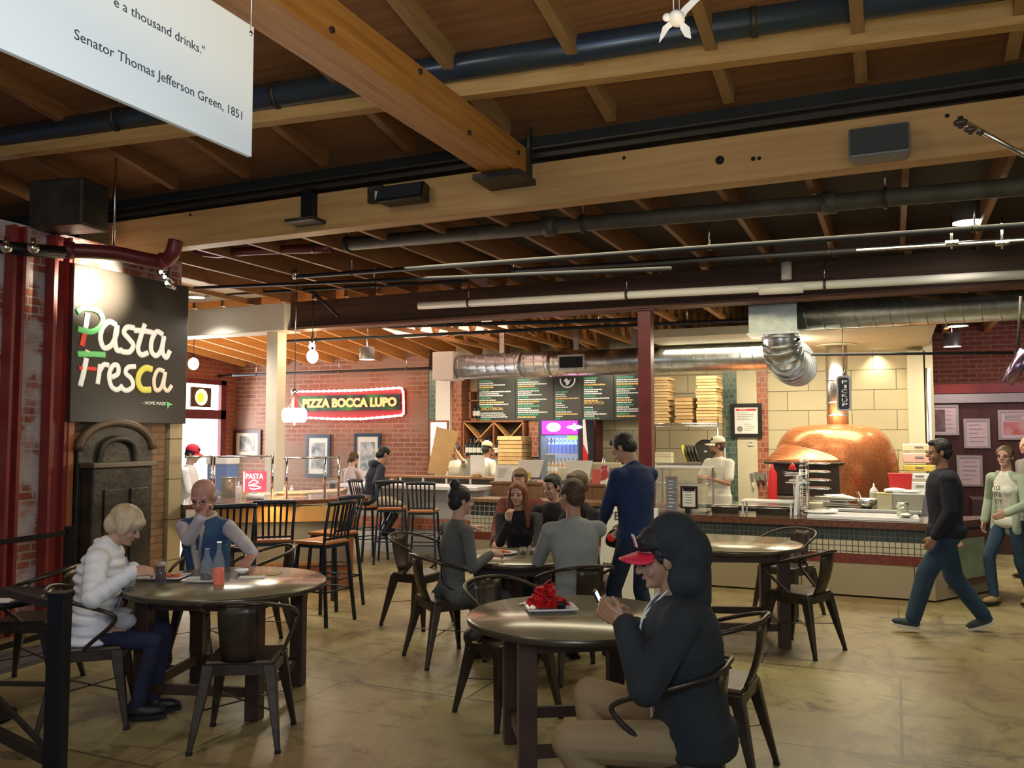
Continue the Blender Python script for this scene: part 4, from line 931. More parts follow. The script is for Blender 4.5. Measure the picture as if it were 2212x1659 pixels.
# wine shelf, bottle rack
YQ = 13.45
wx = [PY(v, 945, YQ).x for v in (1001, 1066, 1130)]; wz0_ = zz(1065, 984, YQ); wz1_ = zz(1065, 912, YQ)
t = thing('wine_rack', 'wooden wine rack with crossed dividers under the menu boards', 'rack')
q = B().box((wx[0], YQ, wz0_-.04), (wx[2], YQ+.33, wz0_)).box((wx[0], YQ, wz1_), (wx[2], YQ+.33, wz1_+.03))
for x_ in wx: q.box((x_-.015, YQ, wz0_), (x_+.015, YQ+.33, wz1_))
q.build('rack_frame', m_cherry, t)
for a_, c_ in ((wx[0], wx[1]), (wx[1], wx[2])):
    B().bar((a_, YQ+.12, wz1_), (c_, YQ+.12, wz0_), .22, .018).build('divider', m_joistl, t); B().bar((a_, YQ+.12, wz0_), (c_, YQ+.12, wz1_), .22, .018).build('divider', m_joistl, t)
B().box((wx[0], YQ+.31, wz0_), (wx[2], YQ+.33, wz1_)).build('rack_back', mat('rack_back', (.03, .015, .01), .7), t)
m_wine = mat('wine_glass_dark', (.012, .018, .014), .12, 0, coat=.5); m_wineb = mat('wine_glass_blue', (.02, .035, .07), .12, coat=.5); m_lbl = mat('bottle_label', (.62, .60, .54), .6)
def bottle_proto(nm, label, m, lab, h, r, grp=None, liq=None, cap_=None):
    t = thing(nm, label, 'bottle', group=grp)
    B().lathe(smooth_prof([(.0001, 0), (r, 0), (r, .02), (r, h*.55), (r*.95, h*.62), (r*.4, h*.74), (r*.34, h*.80), (r*.34, h*.97), (.0001, h*.97)][1:-1], 3), 14).build('glass', m, t)
    if lab: B().lathe([(r*1.02, h*.16), (r*1.02, h*.45)], 14, caps=False).build('label', lab, t)
    B().cyl((0, 0, h*.95), (0, 0, h), r*.4, n=10).build('cap', cap_ or m_black, t); return t
wb = None; npx = [1009, 1017, 1025, 1034, 1043, 1056, 1072, 1081, 1090, 1098, 1112, 1121]
for i, px in enumerate(npx):
    x_ = PY(px, 975, YQ).x; lb = 'wine bottle standing in the rack, %s from the left' % ORD[i]
    z_ = wz0_
    if wb is None: wb = bottle_proto('wine_bottle', lb, m_wine, m_lbl, .30, .038, 'wine bottles in the rack'); wb.location = (x_, YQ-.035+.05, z_); wb['_'] = 0; del wb['_']
    else: dup(wb, (x_, YQ+.015, z_), 0, lb)
# little wall shelf left of the menu boards
a = PY(1013, 908, YQ); b_ = PY(1031, 842, YQ); t = thing('wall_shelf', 'narrow cherry wood shelf left of the menu boards', 'shelf')
q = B().box((a.x, YQ, a.z), (b_.x, YQ+.25, a.z+.03)).box((a.x, YQ, b_.z-.03), (b_.x, YQ+.25, b_.z)).box((a.x, YQ, a.z), (a.x+.03, YQ+.25, b_.z)).box((a.x, YQ, b_.z-.20), (b_.x, YQ+.25, b_.z-.18)); q.build('shelf_case', m_cherry, t)
for k in range(2): dup(wb, (a.x+.075+k*.07, YQ+.08, a.z+.032), 0, 'wine bottle on the narrow wall shelf, %s one' % ('left', 'right')[k], 'wine bottles on the narrow wall shelf')
# back counter under the rack
YK2 = 13.2
tag(B().box((wx[0]-.1, YK2-.05, 0), (PY(1165, 1000, YK2).x, KY-.002, wz0_-.045)).build('back_cabinet', mat('cabinet_grey', (.20, .19, .17), .6)), 'grey cabinet under the wine rack carrying brown pizza boxes', 'cabinet')
tag(B().box((wx[2]+.04, 13.6, wz0_-.02), (PY(1165, 940, 13.6).x, KY, wz1_+.03)).build('tile_panel', m_tiler), 'dark red tiled panel between wine rack and drinks fridge', 'panel')
YBx = 12.75
zb_ = zz(1112, 1046, YBx); n_ = 12; H_ = zz(1112, 942, YBx)-zb_
tag(B().box((PY(1075, 1046, YBx).x, YBx-.3, 0), (PY(1150, 1046, YBx).x, YBx+.28, zb_)).build('side_cabinet', mat('cabinet_grey', (.2, .19, .17), .6), bevel=.005), 'low cabinet under the tall brown stack of pizza boxes', 'cabinet')
boxes(1087, 1138, zb_, n_, H_/n_, YBx, .42, [m_cardd, m_cardd, m_card], 'the tall brown stack beside the drinks fridge', 'brown pizza boxes beside the fridge', .015)
# drinks fridge
YFR = 12.7
a = PY(1163, 1048, YFR); b_ = PY(1257, 906, YFR); fx0, fx1, fz1 = a.x, b_.x, b_.z
t = thing('drinks_fridge', 'glass door drinks fridge with glowing magenta header', 'fridge')
q = B().box((fx0, YFR, 0), (fx0+.07, YFR+.6, fz1)).box((fx1-.07, YFR, 0), (fx1, YFR+.6, fz1)).box((fx0+.07, YFR+.55, 0), (fx1-.07, YFR+.6, fz1)).box((fx0+.07, YFR, 0), (fx1-.07, YFR+.55, .35)).box((fx0+.07, YFR, fz1-.24), (fx1-.07, YFR+.55, fz1))
q.build('fridge_case', mat('fridge_navy', (.02, .03, .07), .35), t)
B().box((fx0+.07, YFR-.02, fz1-.235), (fx1-.07, YFR, fz1-.02)).build('header_panel', mat('header_magenta', (.8, .02, .25), .4, em=2.2, emc=(1, .02, .30)), t)
B().ell((fx0+.27, YFR-.02, fz1-.12), (.12, .012, .07)).build('header_mark', mat('header_white', (1, 1, 1), .4, em=5, emc=(1, .85, 1)), t); B().ell((fx0+.62, YFR-.02, fz1-.12), (.13, .012, .03)).ell((fx0+.62, YFR-.02, fz1-.12), (.03, .012, .06)).build('header_star', MT['header_white'], t)
B().box((fx0+.09, YFR+.5, .35), (fx1-.09, YFR+.548, fz1-.245)).build('back_panel', mat('fridge_glow', (.35, .42, .55), .5, em=.35, emc=(.45, .65, 1)), t)
light('AREA', 'fridge_lamp', ((fx0+fx1)/2, YFR+.12, fz1-.26), 5, (.6, .75, 1), .5, .1, ((fx0+fx1)/2, YFR+.25, .5))
shz = [fz1-.24-d_ for d_ in (.30, .62, .93)]
for z in shz: B().box((fx0+.07, YFR+.06, z-.02), (fx1-.07, YFR+.5, z)).build('fridge_shelf', m_steel, t)
B().box((fx0+.05, YFR-.03, .36), (fx1-.05, YFR-.022, fz1-.25)).build('glass_door', m_pane, t)
B().box((fx0+.12, YFR+.02, fz1-.29), (fx1-.26, YFR+.05, fz1-.25)).build('price_strip', mat('strip_blue', (.03, .06, .5), .4, em=1.2, emc=(.1, .2, 1)), t); B().box((fx1-.25, YFR+.02, fz1-.32), (fx1-.09, YFR+.05, fz1-.25)).build('price_card', mat('strip_green', (.3, .8, .1), .4, em=.6), t)
cols_ = [('blue', mat('soda_blue', (.05, .12, .5), .2), .24), ('amber', mat('soda_amber', (.45, .28, .08), .2), .25), ('dark', mat('soda_dark', (.03, .06, .05), .2), .25)]
for r_ in range(3):
    nm_, mm, hh = cols_[r_]; pr = None
    for k in range(8):
        x_ = fx0+.13+k*(fx1-fx0-.26)/7; lb = 'bottled drink on the %s fridge shelf, %s from the left' % (('top', 'middle', 'bottom')[r_], ORD[k])
        z_ = shz[r_]
        if pr is None: pr = bottle_proto('drink_bottle', lb, mm, m_lbl if r_ else None, hh, .034, 'drinks on the %s fridge shelf' % ('top', 'middle', 'bottom')[r_], cap_=m_red if r_ == 1 else m_white); pr.location = (x_, YFR+.14, z_)
        else: dup(pr, (x_, YFR+.14, z_), 0, lb)
a = PY(1257, 1042, YFR-.05); b_ = PY(1271, 906, YFR-.05)
t = thing('red_flag', 'red and white upright banner beside the drinks fridge', 'banner')
B().hull8([(a.x, YFR, 0), (b_.x+.04, YFR, 0), (b_.x+.04, YFR+.03, 0), (a.x, YFR+.03, 0)], [(a.x, YFR, b_.z), (b_.x-.07, YFR, b_.z), (b_.x-.07, YFR+.03, b_.z), (a.x, YFR+.03, b_.z)]).build('banner_panel', m_red, t)
B().poly([(a.x+.0, YFR-.004, b_.z), (b_.x-.07, YFR-.004, b_.z), (b_.x-.02, YFR-.004, b_.z-.55), (a.x+.01, YFR-.004, b_.z-.38)], (0, .003, 0)).build('white_wave', m_whiteg, t)
tag(B().box((PY(1272, 940, 13.5).x, 13.5, 0), (PY(1286, 940, 13.5).x, KY, fz1+.02)).build('red_partition', m_maroon), 'dark red upright partition right of the drinks fridge', 'partition')

# ---- things on the register counter
def on(px, Y, z): return V((PY(px, 1040, Y).x, Y, z))
def tablet(px, label):
    p = on(px, YR+.2, ZR); t = thing('cash_register', label, 'register', p)
    B().hull8([(-.17, -.10, .06), (.17, -.10, .06), (.17, -.08, .06), (-.17, -.08, .06)], [(-.19, .02, .30), (.19, .02, .30), (.19, .04, .30), (-.19, .04, .30)]).build('screen_back', m_white, t, .004)
    B().cyl((0, 0, 0), (0, 0, .02), .09, n=20).bar((0, .0, .01), (0, -.03, .15), .06, .03).build('stand', m_steel, t); B().box((-.04, -.13, .04), (.05, -.115, .13)).build('card_reader', mat('reader_yellow', (.55, .45, .1), .5), t)
tablet(1146, 'white tilted register screen, nearer the brown boxes'); tablet(1251, 'white tilted register screen, in front of the fridge at right')
def card(px, w_, h, Y, z, label, m, extra=None, lean=.06, nm='paper_card', rz_=0):
    p = on(px, Y, z); t = thing(nm, label, 'card', p, rz_)
    B().hull8([(-w_/2, -lean, 0), (w_/2, -lean, 0), (w_/2, -lean+.008, 0), (-w_/2, -lean+.008, 0)], [(-w_/2, 0, h), (w_/2, 0, h), (w_/2, .008, h), (-w_/2, .008, h)]).build('card_face', m, t)
    B().hull8([(-w_/2*.3, lean*.7, 0), (w_/2*.3, lean*.7, 0), (w_/2*.3, lean*.7+.006, 0), (-w_/2*.3, lean*.7+.006, 0)], [(-w_/2*.3, 0, h*.8), (w_/2*.3, 0, h*.8), (w_/2*.3, .006, h*.8), (-w_/2*.3, .006, h*.8)]).build('card_foot', m, t)
    if extra: extra(t, w_, h, lean)
    return t
def cl(t, w_, h, lean):
    q = B()
    for k in range(5):
        s_ = .25+.12*k; q.box((-w_*.32, -lean*(1-s_)-.004, h*s_), (w_*(.1+.05*k), -lean*(1-s_)-.001, h*s_+.008))
    q.build('print_lines', m_prt, t)
card(1088, .24, .23, YR+.10, ZR, 'large white menu card standing left on the register counter', m_paper, cl)
card(1112, .12, .22, YR+.24, ZR, 'white card partly behind the large menu card', m_paper)
card(1247, .13, .20, YR+.03, ZR, 'white card with a printed square before the right register', m_paper, cl)
card(1266, .11, .17, YR+.02, ZR, 'small white card with a printed square, left of the red card', m_paper, cl)
card(1289, .11, .19, YR+.04, ZR, 'plain red card on the register counter', mat('card_red', (.62, .10, .08), .6))
card(1307, .10, .24, YR+.04, ZR, 'red and white leaflet right of the plain red card', mat('card_red2', (.5, .04, .06), .6, 0, (.8, .75, .7), 3, ramp=(.5, .52)))
card(1325, .12, .21, YR+.06, ZR, 'blue and dark leaflet at the right end of the register counter', mat('card_blue', (.05, .05, .2), .5, 0, (.6, .3, .3), 9))
t = thing('leaflet_rack', 'cream leaflet rack behind the cards on the register counter', 'rack', on(1305, YR+.32, ZR)); B().box((-.22, 0, 0), (.24, .22, .27)).box((-.20, -.05, 0), (.22, 0, .06)).build('rack_body', m_cream, t, .02)
t = thing('paper_bag', 'small cream paper bag on the register counter', 'bag', on(1216, YR+.15, ZR)); B().hull8([(-.05, -.04, 0), (.05, -.04, 0), (.05, .04, 0), (-.05, .04, 0)], [(-.06, -.02, .2), (.06, -.02, .2), (.06, .02, .2), (-.06, .02, .2)]).build('bag_body', mat('bag_cream', (.60, .58, .38), .7, 0, (.75, .72, .55), 14), t, .01)
t = thing('small_bowl', 'small white bowl on the register counter', 'bowl', on(1190, YR+.1, ZR)); B().lathe([(.03, 0), (.055, .05), (.05, .05), (.03, .01)], 18).build('bowl_shell', m_whiteg, t)
t = thing('flower_jar', 'small blue and white jar of flowers before the right register', 'jar', on(1236, YR+.05, ZR)); B().lathe([(.03, 0), (.035, .06), (.02, .07)], 14).build('jar_body', m_whiteg, t)
for k in range(5): a = k*1.256; B().ell((.03*math.cos(a), .03*math.sin(a), .09+.01*(k % 2)), (.018, .018, .012)).build('petal', mat('petal_blue', (.1, .2, .5), .6), t)
t = thing('glass_dispenser', 'green tinted glass dispenser with steel lid behind the counter', 'dispenser', (on(1305, 12.2, 0)))
zz0 = zz(1305, 1042, 12.2); B().cyl((0, 0, zz0), (0, 0, zz0+.22), .10, n=20).build('glass_body', mat('green_glass', (.18, .26, .16), .1, 0), t); B().lathe([(.11, zz0+.22), (.10, zz0+.25), (.03, zz0+.30), (.012, zz0+.40)], 20).build('steel_lid', m_steel, t); B().box((-.25, -.15, 0), (.25, .15, zz0)).build('dispenser_stand', mat('cabinet_grey', (.2, .2, .2), .5), t)
# slanted white card and the A-board in front of the half wall
t = card(1322, .15, .30, YL+.16, ZL, 'white slanted leaflet on the ledge of the tiled half wall', m_paper)
pa = PY(1362, 1150, 9.0); t = thing('sandwich_board', 'white sandwich board with big letters behind the man in blue', 'sign', (pa.x, 9.0, 0))
zt_ = zz(1300, 1094, 9.0); wB = .30
m_brd = mat('board_white', (.74, .73, .68), .5)
B().hull8([(-wB, -.22, .0), (wB, -.22, 0), (wB, -.20, 0), (-wB, -.20, 0)], [(-wB, -.02, zt_), (wB, -.02, zt_), (wB, 0, zt_), (-wB, 0, zt_)]).build('front_leaf', m_brd, t)
B().hull8([(-wB, .22, .0), (wB, .22, 0), (wB, .24, 0), (-wB, .24, 0)], [(-wB, .01, zt_), (wB, .01, zt_), (wB, .03, zt_), (-wB, .03, zt_)]).build('rear_leaf', m_brd, t)
def bl(x, z): return V((x, -.22+.20*z/zt_-.004, z))
mb_ = basis(bl(-wB+.03, zt_-.13), (1, 0, 0), (0, .2, zt_)); txt('VE', m_ink, t, width=.17, height=.085, mtx=mb_)
txt('epole', m_ink, t, width=.18, height=.04, mtx=basis(bl(-wB+.03, zt_-.60), (1, 0, 0), (0, .2, zt_)))
c_ = bl(-.12, zt_-.36); B().ell(c_, (.13, .012, .14)).build('dark_shape', m_black, t); B().ell(c_+V((-.06, -.015, .04)), (.045, .008, .045)).build('red_dot', m_red, t)

# ---- left white holder on bar, lit framed menu behind the raised cardboard
t = thing('menu_holder', 'white sheet in a holder on a brown block at the bar end', 'card', on(1031, YB+.5, zb2)); B().box((-.11, -.01, .02), (.12, .0, .32)).build('sheet', m_paper, t); B().box((-.05, -.06, 0), (.06, .05, .04)).build('holder_foot', m_cardd, t)
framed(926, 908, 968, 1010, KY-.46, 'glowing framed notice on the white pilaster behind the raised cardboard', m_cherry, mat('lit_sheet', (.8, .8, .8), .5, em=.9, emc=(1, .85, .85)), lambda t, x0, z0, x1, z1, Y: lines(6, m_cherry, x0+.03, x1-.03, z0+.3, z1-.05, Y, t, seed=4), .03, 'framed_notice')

# ---- behind the pizza counter
Yt = 10.88; ZT = .86
tx0, tx1 = PY(1425, 1100, Yt).x, PY(1992, 1100, Yt).x
t = thing('steel_table', 'stainless steel work table in front of the copper oven', 'table')
B().box((tx0, Yt-.02, ZT-.04), (tx1, Yt+.47, ZT)).build('table_surface', m_steel, t, .004); B().box((tx0+.03, Yt+.03, ZT-.22), (tx1-.03, Yt+.44, ZT-.045)).build('table_apron', m_iron, t)
for x_ in (tx0+.05, (tx0+tx1)/2, tx1-.05):
    for y_ in (Yt+.06, Yt+.4): B().cyl((x_, y_, 0), (x_, y_, ZT-.22), .02, n=8).build('leg', m_steel, t)
# display case
YDc = 10.12; dx0, dx1 = PY(1408, 1050, YDc).x, PY(1525, 1050, YDc).x
t = thing('display_case', 'slanted glass display case left of the cook', 'case')
zc0 = ZC; zc1 = zz(1460, 1012, YDc)
B().box((dx0, YDc-.03, zc0+.007), (dx1, YDc+.50, zc0+.03)).build('case_base', m_steel, t)
B().hull8([(dx0, YDc-.02, zc0+.03), (dx1, YDc-.02, zc0+.03), (dx1, YDc-.01, zc0), (dx0, YDc-.01, zc0)], [(dx0, YDc+.10, zc1), (dx1, YDc+.10, zc1), (dx1, YDc+.11, zc1), (dx0, YDc+.11, zc1)]).build('front_glass', m_pane, t)
B().box((dx0, YDc+.08, zc1), (dx1, YDc+.50, zc1+.02)).build('case_top', m_whiteg, t)
for x_ in (dx0, dx1-.02): B().box((x_, YDc+.48, zc0), (x_+.02, YDc+.5, zc1)).build('case_post', m_steel, t)
B().box((dx0, YDc+.05, (zc0+zc1)/2+.03), (dx1, YDc+.45, (zc0+zc1)/2+.045)).build('case_shelf', m_pane, t)
framed(1439, 1029, 1463, 1112, 10.3, 'small blue chalkboard in wooden frame beside the standing man', m_pwood, mat('chalk_blue', (.06, .08, .14), .6), lambda t, x0, z0, x1, z1, Y: lines(9, m_w, x0+.01, x1-.01, z0+.02, z1-.02, Y, t, seed=9), .018, 'chalkboard', 'chalkboard')
t = framed(1470, 1051, 1506, 1098, 10.05, 'black framed notice standing on the tiled counter', m_fb, m_paper, lambda t, x0, z0, x1, z1, Y: (lines(5, m_prt, x0+.03, x1-.03, z0+.03, z1-.03, Y, t, seed=5), B().box((x0+.01, Y-.002, z1-.035), (x1-.01, Y, z1+.02)).build('notice_header', m_fb, t)), .022, 'framed_notice', 'sign')
B().box((PY(1480, 1100, 10.05).x, 10.04, ZC+.006), (PY(1492, 1100, 10.05).x, 10.12, PY(1480, 1098, 10.05).z)).build('easel_foot', m_fb, t)
def shelfcard(): pass
# stainless hood shelf with pans behind the cook
zpan = zz(1480, 1000, 12.6); t = thing('pan_shelf', 'steel shelf with stacked round pans left of the cook', 'shelf')
B().box((PY(1410, 1000, 12.6).x, 12.40, zpan-.03), (PY(1572, 1000, 12.6).x, 12.8, zpan)).build('shelf_plate', m_steel, t)
for x_ in (PY(1412, 1000, 12.6).x, PY(1568, 1000, 12.6).x): B().cyl((x_, 12.6, 0), (x_, 12.6, zpan), .02, n=8).build('post', m_steel, t)
pc_ = PY(1524, 962, 12.6)
t = thing('round_pan', 'large black round pizza pan standing upright above the cook', 'pan', (pc_.x, 12.6, zpan)); r_ = .17
B().cyl((0, -.012, r_), (0, .012, r_), r_, n=32).build('pan_disc', m_iron, t); B().tube([(r_*math.cos(a), -.012, r_+r_*math.sin(a)) for a in [2*math.pi*k/32 for k in range(32)]], .008, 6, closed=True).build('pan_rim', m_black, t); B().ell((0, -.014, r_), (.022, .004, .012)).build('pan_mark', m_white, t)
for k in range(5):
    p = PY(1478+k*7, 985, 12.6); t = thing('thin_pan', 'thin round pan leaning left of the large black pan, %s from the left' % ORD[k], 'pan', (p.x, 12.65, zpan), group='thin pans leaning on the steel shelf')
    R_ = Matrix.Rotation(math.radians(25+3*k), 4, 'Y') @ Matrix.Rotation(math.radians(90), 4, 'Y')
    q = B(); q.lathe([(.13, -.003), (.135, .01)], 24, mtx=Matrix.Translation((0, 0, .135)) @ Matrix.Rotation(math.radians(72), 4, 'Y')); q.build('pan_disc', m_iron if k else mat('pan_yellow', (.6, .5, .05), .4), t)
t = thing('wrapped_tub', 'pale stacked tubs at the left end of the steel shelf', 'tub', (PY(1432, 985, 12.6).x, 12.6, zpan)); B().box((-.12, -.1, 0), (.16, .1, .08)).box((-.11, -.09, .085), (.15, .09, .15)).build('tub_body', m_cream, t, .008)
# knives and utensils on the wall
kn = [(1623, 1022, 1058, 'blade'), (1634, 1020, 1052, 'turner'), (1645, 1022, 1050, 'turner'), (1655, 1018, 1060, 'blade'), (1668, 1008, 1040, 'blade')]
for i, (px, y0, y1, kd) in enumerate(kn):
    a = PY(px, y0, KY-.08); b_ = PY(px+5, y1, KY-.08); m_ = a+(b_-a)*.55
    t = thing('kitchen_knife' if kd == 'blade' else 'kitchen_turner', '%s hanging on the wall by the red tile strip, %s from the left' % ('knife' if kd == 'blade' else 'wide turner', ORD[i]), 'utensil')
    w_ = .025 if kd == 'blade' else .045
    B().poly([a+V((-w_, 0, 0)), a+V((w_, 0, .0)), m_+V((w_*.6, 0, 0)), m_+V((-w_*.6, 0, 0))], (0, .004, 0)).build('blade', m_steel, t); B().cyl(m_, b_, .012, n=8).build('handle', m_white if i % 3 == 0 else m_black, t)
a = PY(1676, 1075, 11.65); b_ = PY(1690, 1002, 11.65); t = thing('fire_extinguisher', 'red upright canister left of the oven mouth', 'extinguisher', (a.x-.02, 11.48, 0)); B().lathe([(.06, .0), (.06, b_.z-.12), (.02, b_.z-.05), (.015, b_.z)], 16).build('canister', m_red, t)
# white board shelf, wire rack, trays and plates on counter
Yi = 10.25
def P2(px, py, Y=Yi): return PY(px, py, Y)
t = thing('cutting_stand', 'white plastic stand on legs on the tiled counter', 'stand'); a = P2(1600, 1085); b_ = P2(1712, 1078)
B().box((a.x, Yi, a.z), (b_.x, Yi+.32, a.z+.025)).build('stand_top', m_whiteg, t, .004)
for x_ in (a.x+.01, b_.x-.03):
    for y_ in (Yi+.01, Yi+.29): B().box((x_, y_, ZC+.006), (x_+.02, y_+.02, a.z)).build('leg', m_white, t)
for k, (px0, px1, lb) in enumerate(((1532, 1588, 'dark deep tray on the counter in front of the cook'), (1628, 1698, 'dark deep tray under the white stand'))):
    a = P2(px0, 1110, Yi-.12); b_ = P2(px1, 1095, Yi-.12); t = thing('deep_tray', lb, 'tray', ((a.x+b_.x)/2, Yi+.1, ZC+.006)); w_ = (b_.x-a.x)/2
    B().hull8([(-w_*.92, -.10, 0), (w_*.92, -.10, 0), (w_*.92, .12, 0), (-w_*.92, .12, 0)], [(-w_, -.12, .075), (w_, -.12, .075), (w_, .14, .075), (-w_, .14, .075)]).build('tray_body', m_iron, t); B().tube([(-w_, -.12, .076), (w_, -.12, .076), (w_, .14, .076), (-w_, .14, .076)], .006, 6, closed=True).build('tray_rim', m_steel, t)
t = thing('white_board', 'white board standing upright left of the wire plate rack', 'board'); a = P2(1716, 1108); b_ = P2(1737, 1028)
B().hull8([(a.x-.01, Yi+.0, ZC+.006), (a.x+.03, Yi, ZC+.006), (a.x+.03, Yi+.36, ZC+.006), (a.x-.01, Yi+.36, ZC+.006)], [(a.x+.02, Yi+.05, b_.z), (a.x+.06, Yi+.05, b_.z), (a.x+.06, Yi+.36, b_.z), (a.x+.02, Yi+.36, b_.z)]).build('board_panel', m_whiteg, t, .006)
t = thing('wire_rack', 'tall wire rack holding plates of orders', 'rack'); a = P2(1729, 1112); b_ = P2(1786, 988); x0_, x1_ = a.x, b_.x
q = B()
for x_ in (x0_, x0_+.07):
    for y_ in (Yi-.02, Yi+.10, Yi+.3): q.cyl((x_, y_, ZC+.006), (x_, y_, b_.z), .005, n=6)
for k in range(14): z = ZC+.03+k*(b_.z-ZC-.03)/13; q.tube([(x0_, Yi-.02, z), (x0_+.07, Yi-.02, z), (x0_+.07, Yi+.3, z), (x0_, Yi+.3, z)], .003, 5, closed=True)
q.build('wire_frame', m_chrome, t)
zr_ = [zz(1760, y, Yi) for y in (1082, 1056, 1038, 1020, 1002)]
for z in zr_:
    B().tube([(x0_+.07, Yi, z), (x1_+.0, Yi, z), (x1_+.03, Yi+.15, z), (x1_, Yi+.3, z), (x0_+.07, Yi+.3, z)], .006, 6).build('wire_shelf', m_chrome, t)
    if z != zr_[0]: B().cyl(((x0_+x1_)/2+.04, Yi+.15, z+.003), ((x0_+x1_)/2+.04, Yi+.15, z+.012), .12, n=24).build('round_tray', m_steel, t)
def crumple(name, label, c, w_, h, m, seed, cat='paper', grp=None):
    r = random.Random(seed); t = thing(name, label, cat, c, group=grp); q = B()
    for k in range(7):
        a0 = r.random()*6.28; z = h*k/7; s_ = w_*(.8+.4*r.random())
        P = [V((s_*math.cos(a0+j*1.57)*(.8+.4*r.random()), s_*.7*math.sin(a0+j*1.57), z+r.random()*h*.22)) for j in range(4)]; q.poly(P, (0, 0, .006))
    q.build('paper_sheets', m, t); return t
crumple('paper_lined_plates', 'pile of paper lined plates right of the wire rack', V((P2(1810, 1090, Yi+.9).x, Yt+.2, ZT)), .22, .13, m_paper, 3, 'plates')
for k, (px, py) in enumerate(((1715, 1030), (1722, 1045))):
    p = P2(px, py, Yi+.5); crumple('paper_basket', 'paper lined basket beside the wire rack, %s one' % ('upper', 'lower')[k], p, .12, .05, m_paper, 5+k, 'basket'); B().cyl((0, 0, ZT-p.z), (0, 0, 0), .012, n=8).build('basket_stand', m_steel, bpy.data.objects['paper_basket' if k == 0 else 'paper_basket.001'])
p = P2(1712, 1022, Yi+.5); tag(B().lathe([(.05, 0), (.03, .05), (.005, .085)], 14, c=p+V((0, 0, .04))).build('red_cone', m_red), 'small red cone shaped thing on the upper paper basket', 'food')
tag(B().box((P2(1740, 1110, Yi+.05).x, Yi+.34, ZC+.006), (P2(1772, 1110, Yi+.05).x, Yi+.5, ZC+.13)).build('clear_tub', m_cream, bevel=.006), 'pale tub at the foot of the wire rack', 'tub')
# towels
for k, (px, w_) in enumerate(((1765, .15), (1790, .10))):
    p = P2(px, 1112, Yi-.1); q = B().ell((p.x, Yi-.05+.06*k, ZC+.068), (w_, .09, .020)).ell((p.x+.04, Yi-.02+.06*k, ZC+.08), (w_*.6, .06, .02))
    tag(bake(q, 'folded_towel', m_whiteg, None, .012, 2), 'white folded towel on the marble board, %s one' % ('left', 'right')[k], 'towel')
# bowl, bottle, tubs
p = V((PY(1872, 1090, Yt+.1).x, Yt+.15, ZT)); t = thing('mixing_bowl', 'steel bowl with a white scraper on the steel table', 'bowl', p); B().lathe([(.05, 0), (.10, .04), (.13, .11), (.125, .11), (.09, .04), (.04, .012)], 28).build('bowl_shell', m_steel, t); B().bar((-.03, 0, .05), (-.09, 0, .19), .03, .012).build('scraper', m_whiteg, t); B().bar((-.05, .03, .05), (-.12, .03, .19), .015, .01).build('scraper_handle', m_orange, t)
p = V((PY(1888, 1090, Yt+.3).x, Yt+.38, ZT)); t = thing('squeeze_bottle', 'squeeze bottle with white cap behind the steel bowl', 'bottle', p); B().lathe([(.045, 0), (.048, .02), (.048, .16)], 18).build('bottle_body', mat('olive_bottle', (.32, .30, .18), .4), t); B().lathe([(.05, .16), (.045, .20), (.012, .24), (.006, .28)], 18).build('bottle_cap', m_whiteg, t)
def tub(px, w_, d_, h, label, m, Y=Yt+.12, z=ZT, lid=None):
    p = V((PY(px, 1090, Y).x, Y, z)); t = thing('food_tub', label, 'tub', p); B().hull8([(-w_*.9, -d_, 0), (w_*.9, -d_, 0), (w_*.9, d_, 0), (-w_*.9, d_, 0)], [(-w_, -d_*1.1, h), (w_, -d_*1.1, h), (w_, d_*1.1, h), (-w_, d_*1.1, h)]).build('tub_body', m, t, .006); B().box((-w_*1.05, -d_*1.15, h), (w_*1.05, d_*1.15, h+.018)).build('lid', lid or m_whiteg, t, .004); return t
tub(1911, .085, .08, .17, 'cream food tub with lid, left of the towel covered bin', m_cream, lid=mat('lid_yellow', (.62, .55, .25), .5))
tub(1955, .20, .10, .17, 'wide pale bin covered by a towel on the steel table', mat('bin_grey', (.42, .41, .34), .5), Yt+.16)
p = V((PY(1950, 1060, Yt+.16).x, Yt+.16, ZT+.19)); tag(bake(B().ell(p+V((-.08, 0, .022)), (.13, .09, .035)).ell(p+V((.08, 0, .018)), (.12, .09, .02)), 'draped_towel', m_whiteg, None, .012, 2), 'crumpled white towel lying on the wide pale bin', 'towel')
tub(1946, .13, .10, .19, 'red plastic bin behind the towel covered bin', m_red, Yt+.45, ZT+.0, m_red); bpy.data.objects['food_tub.002'].location.z = zz(1946, 1060, Yt+.45)
B().box((-.1, -.08, -(bpy.data.objects['food_tub.002'].location.z-ZT)), (.1, .08, 0)).build('tub_base', m_steel, bpy.data.objects['food_tub.002'])
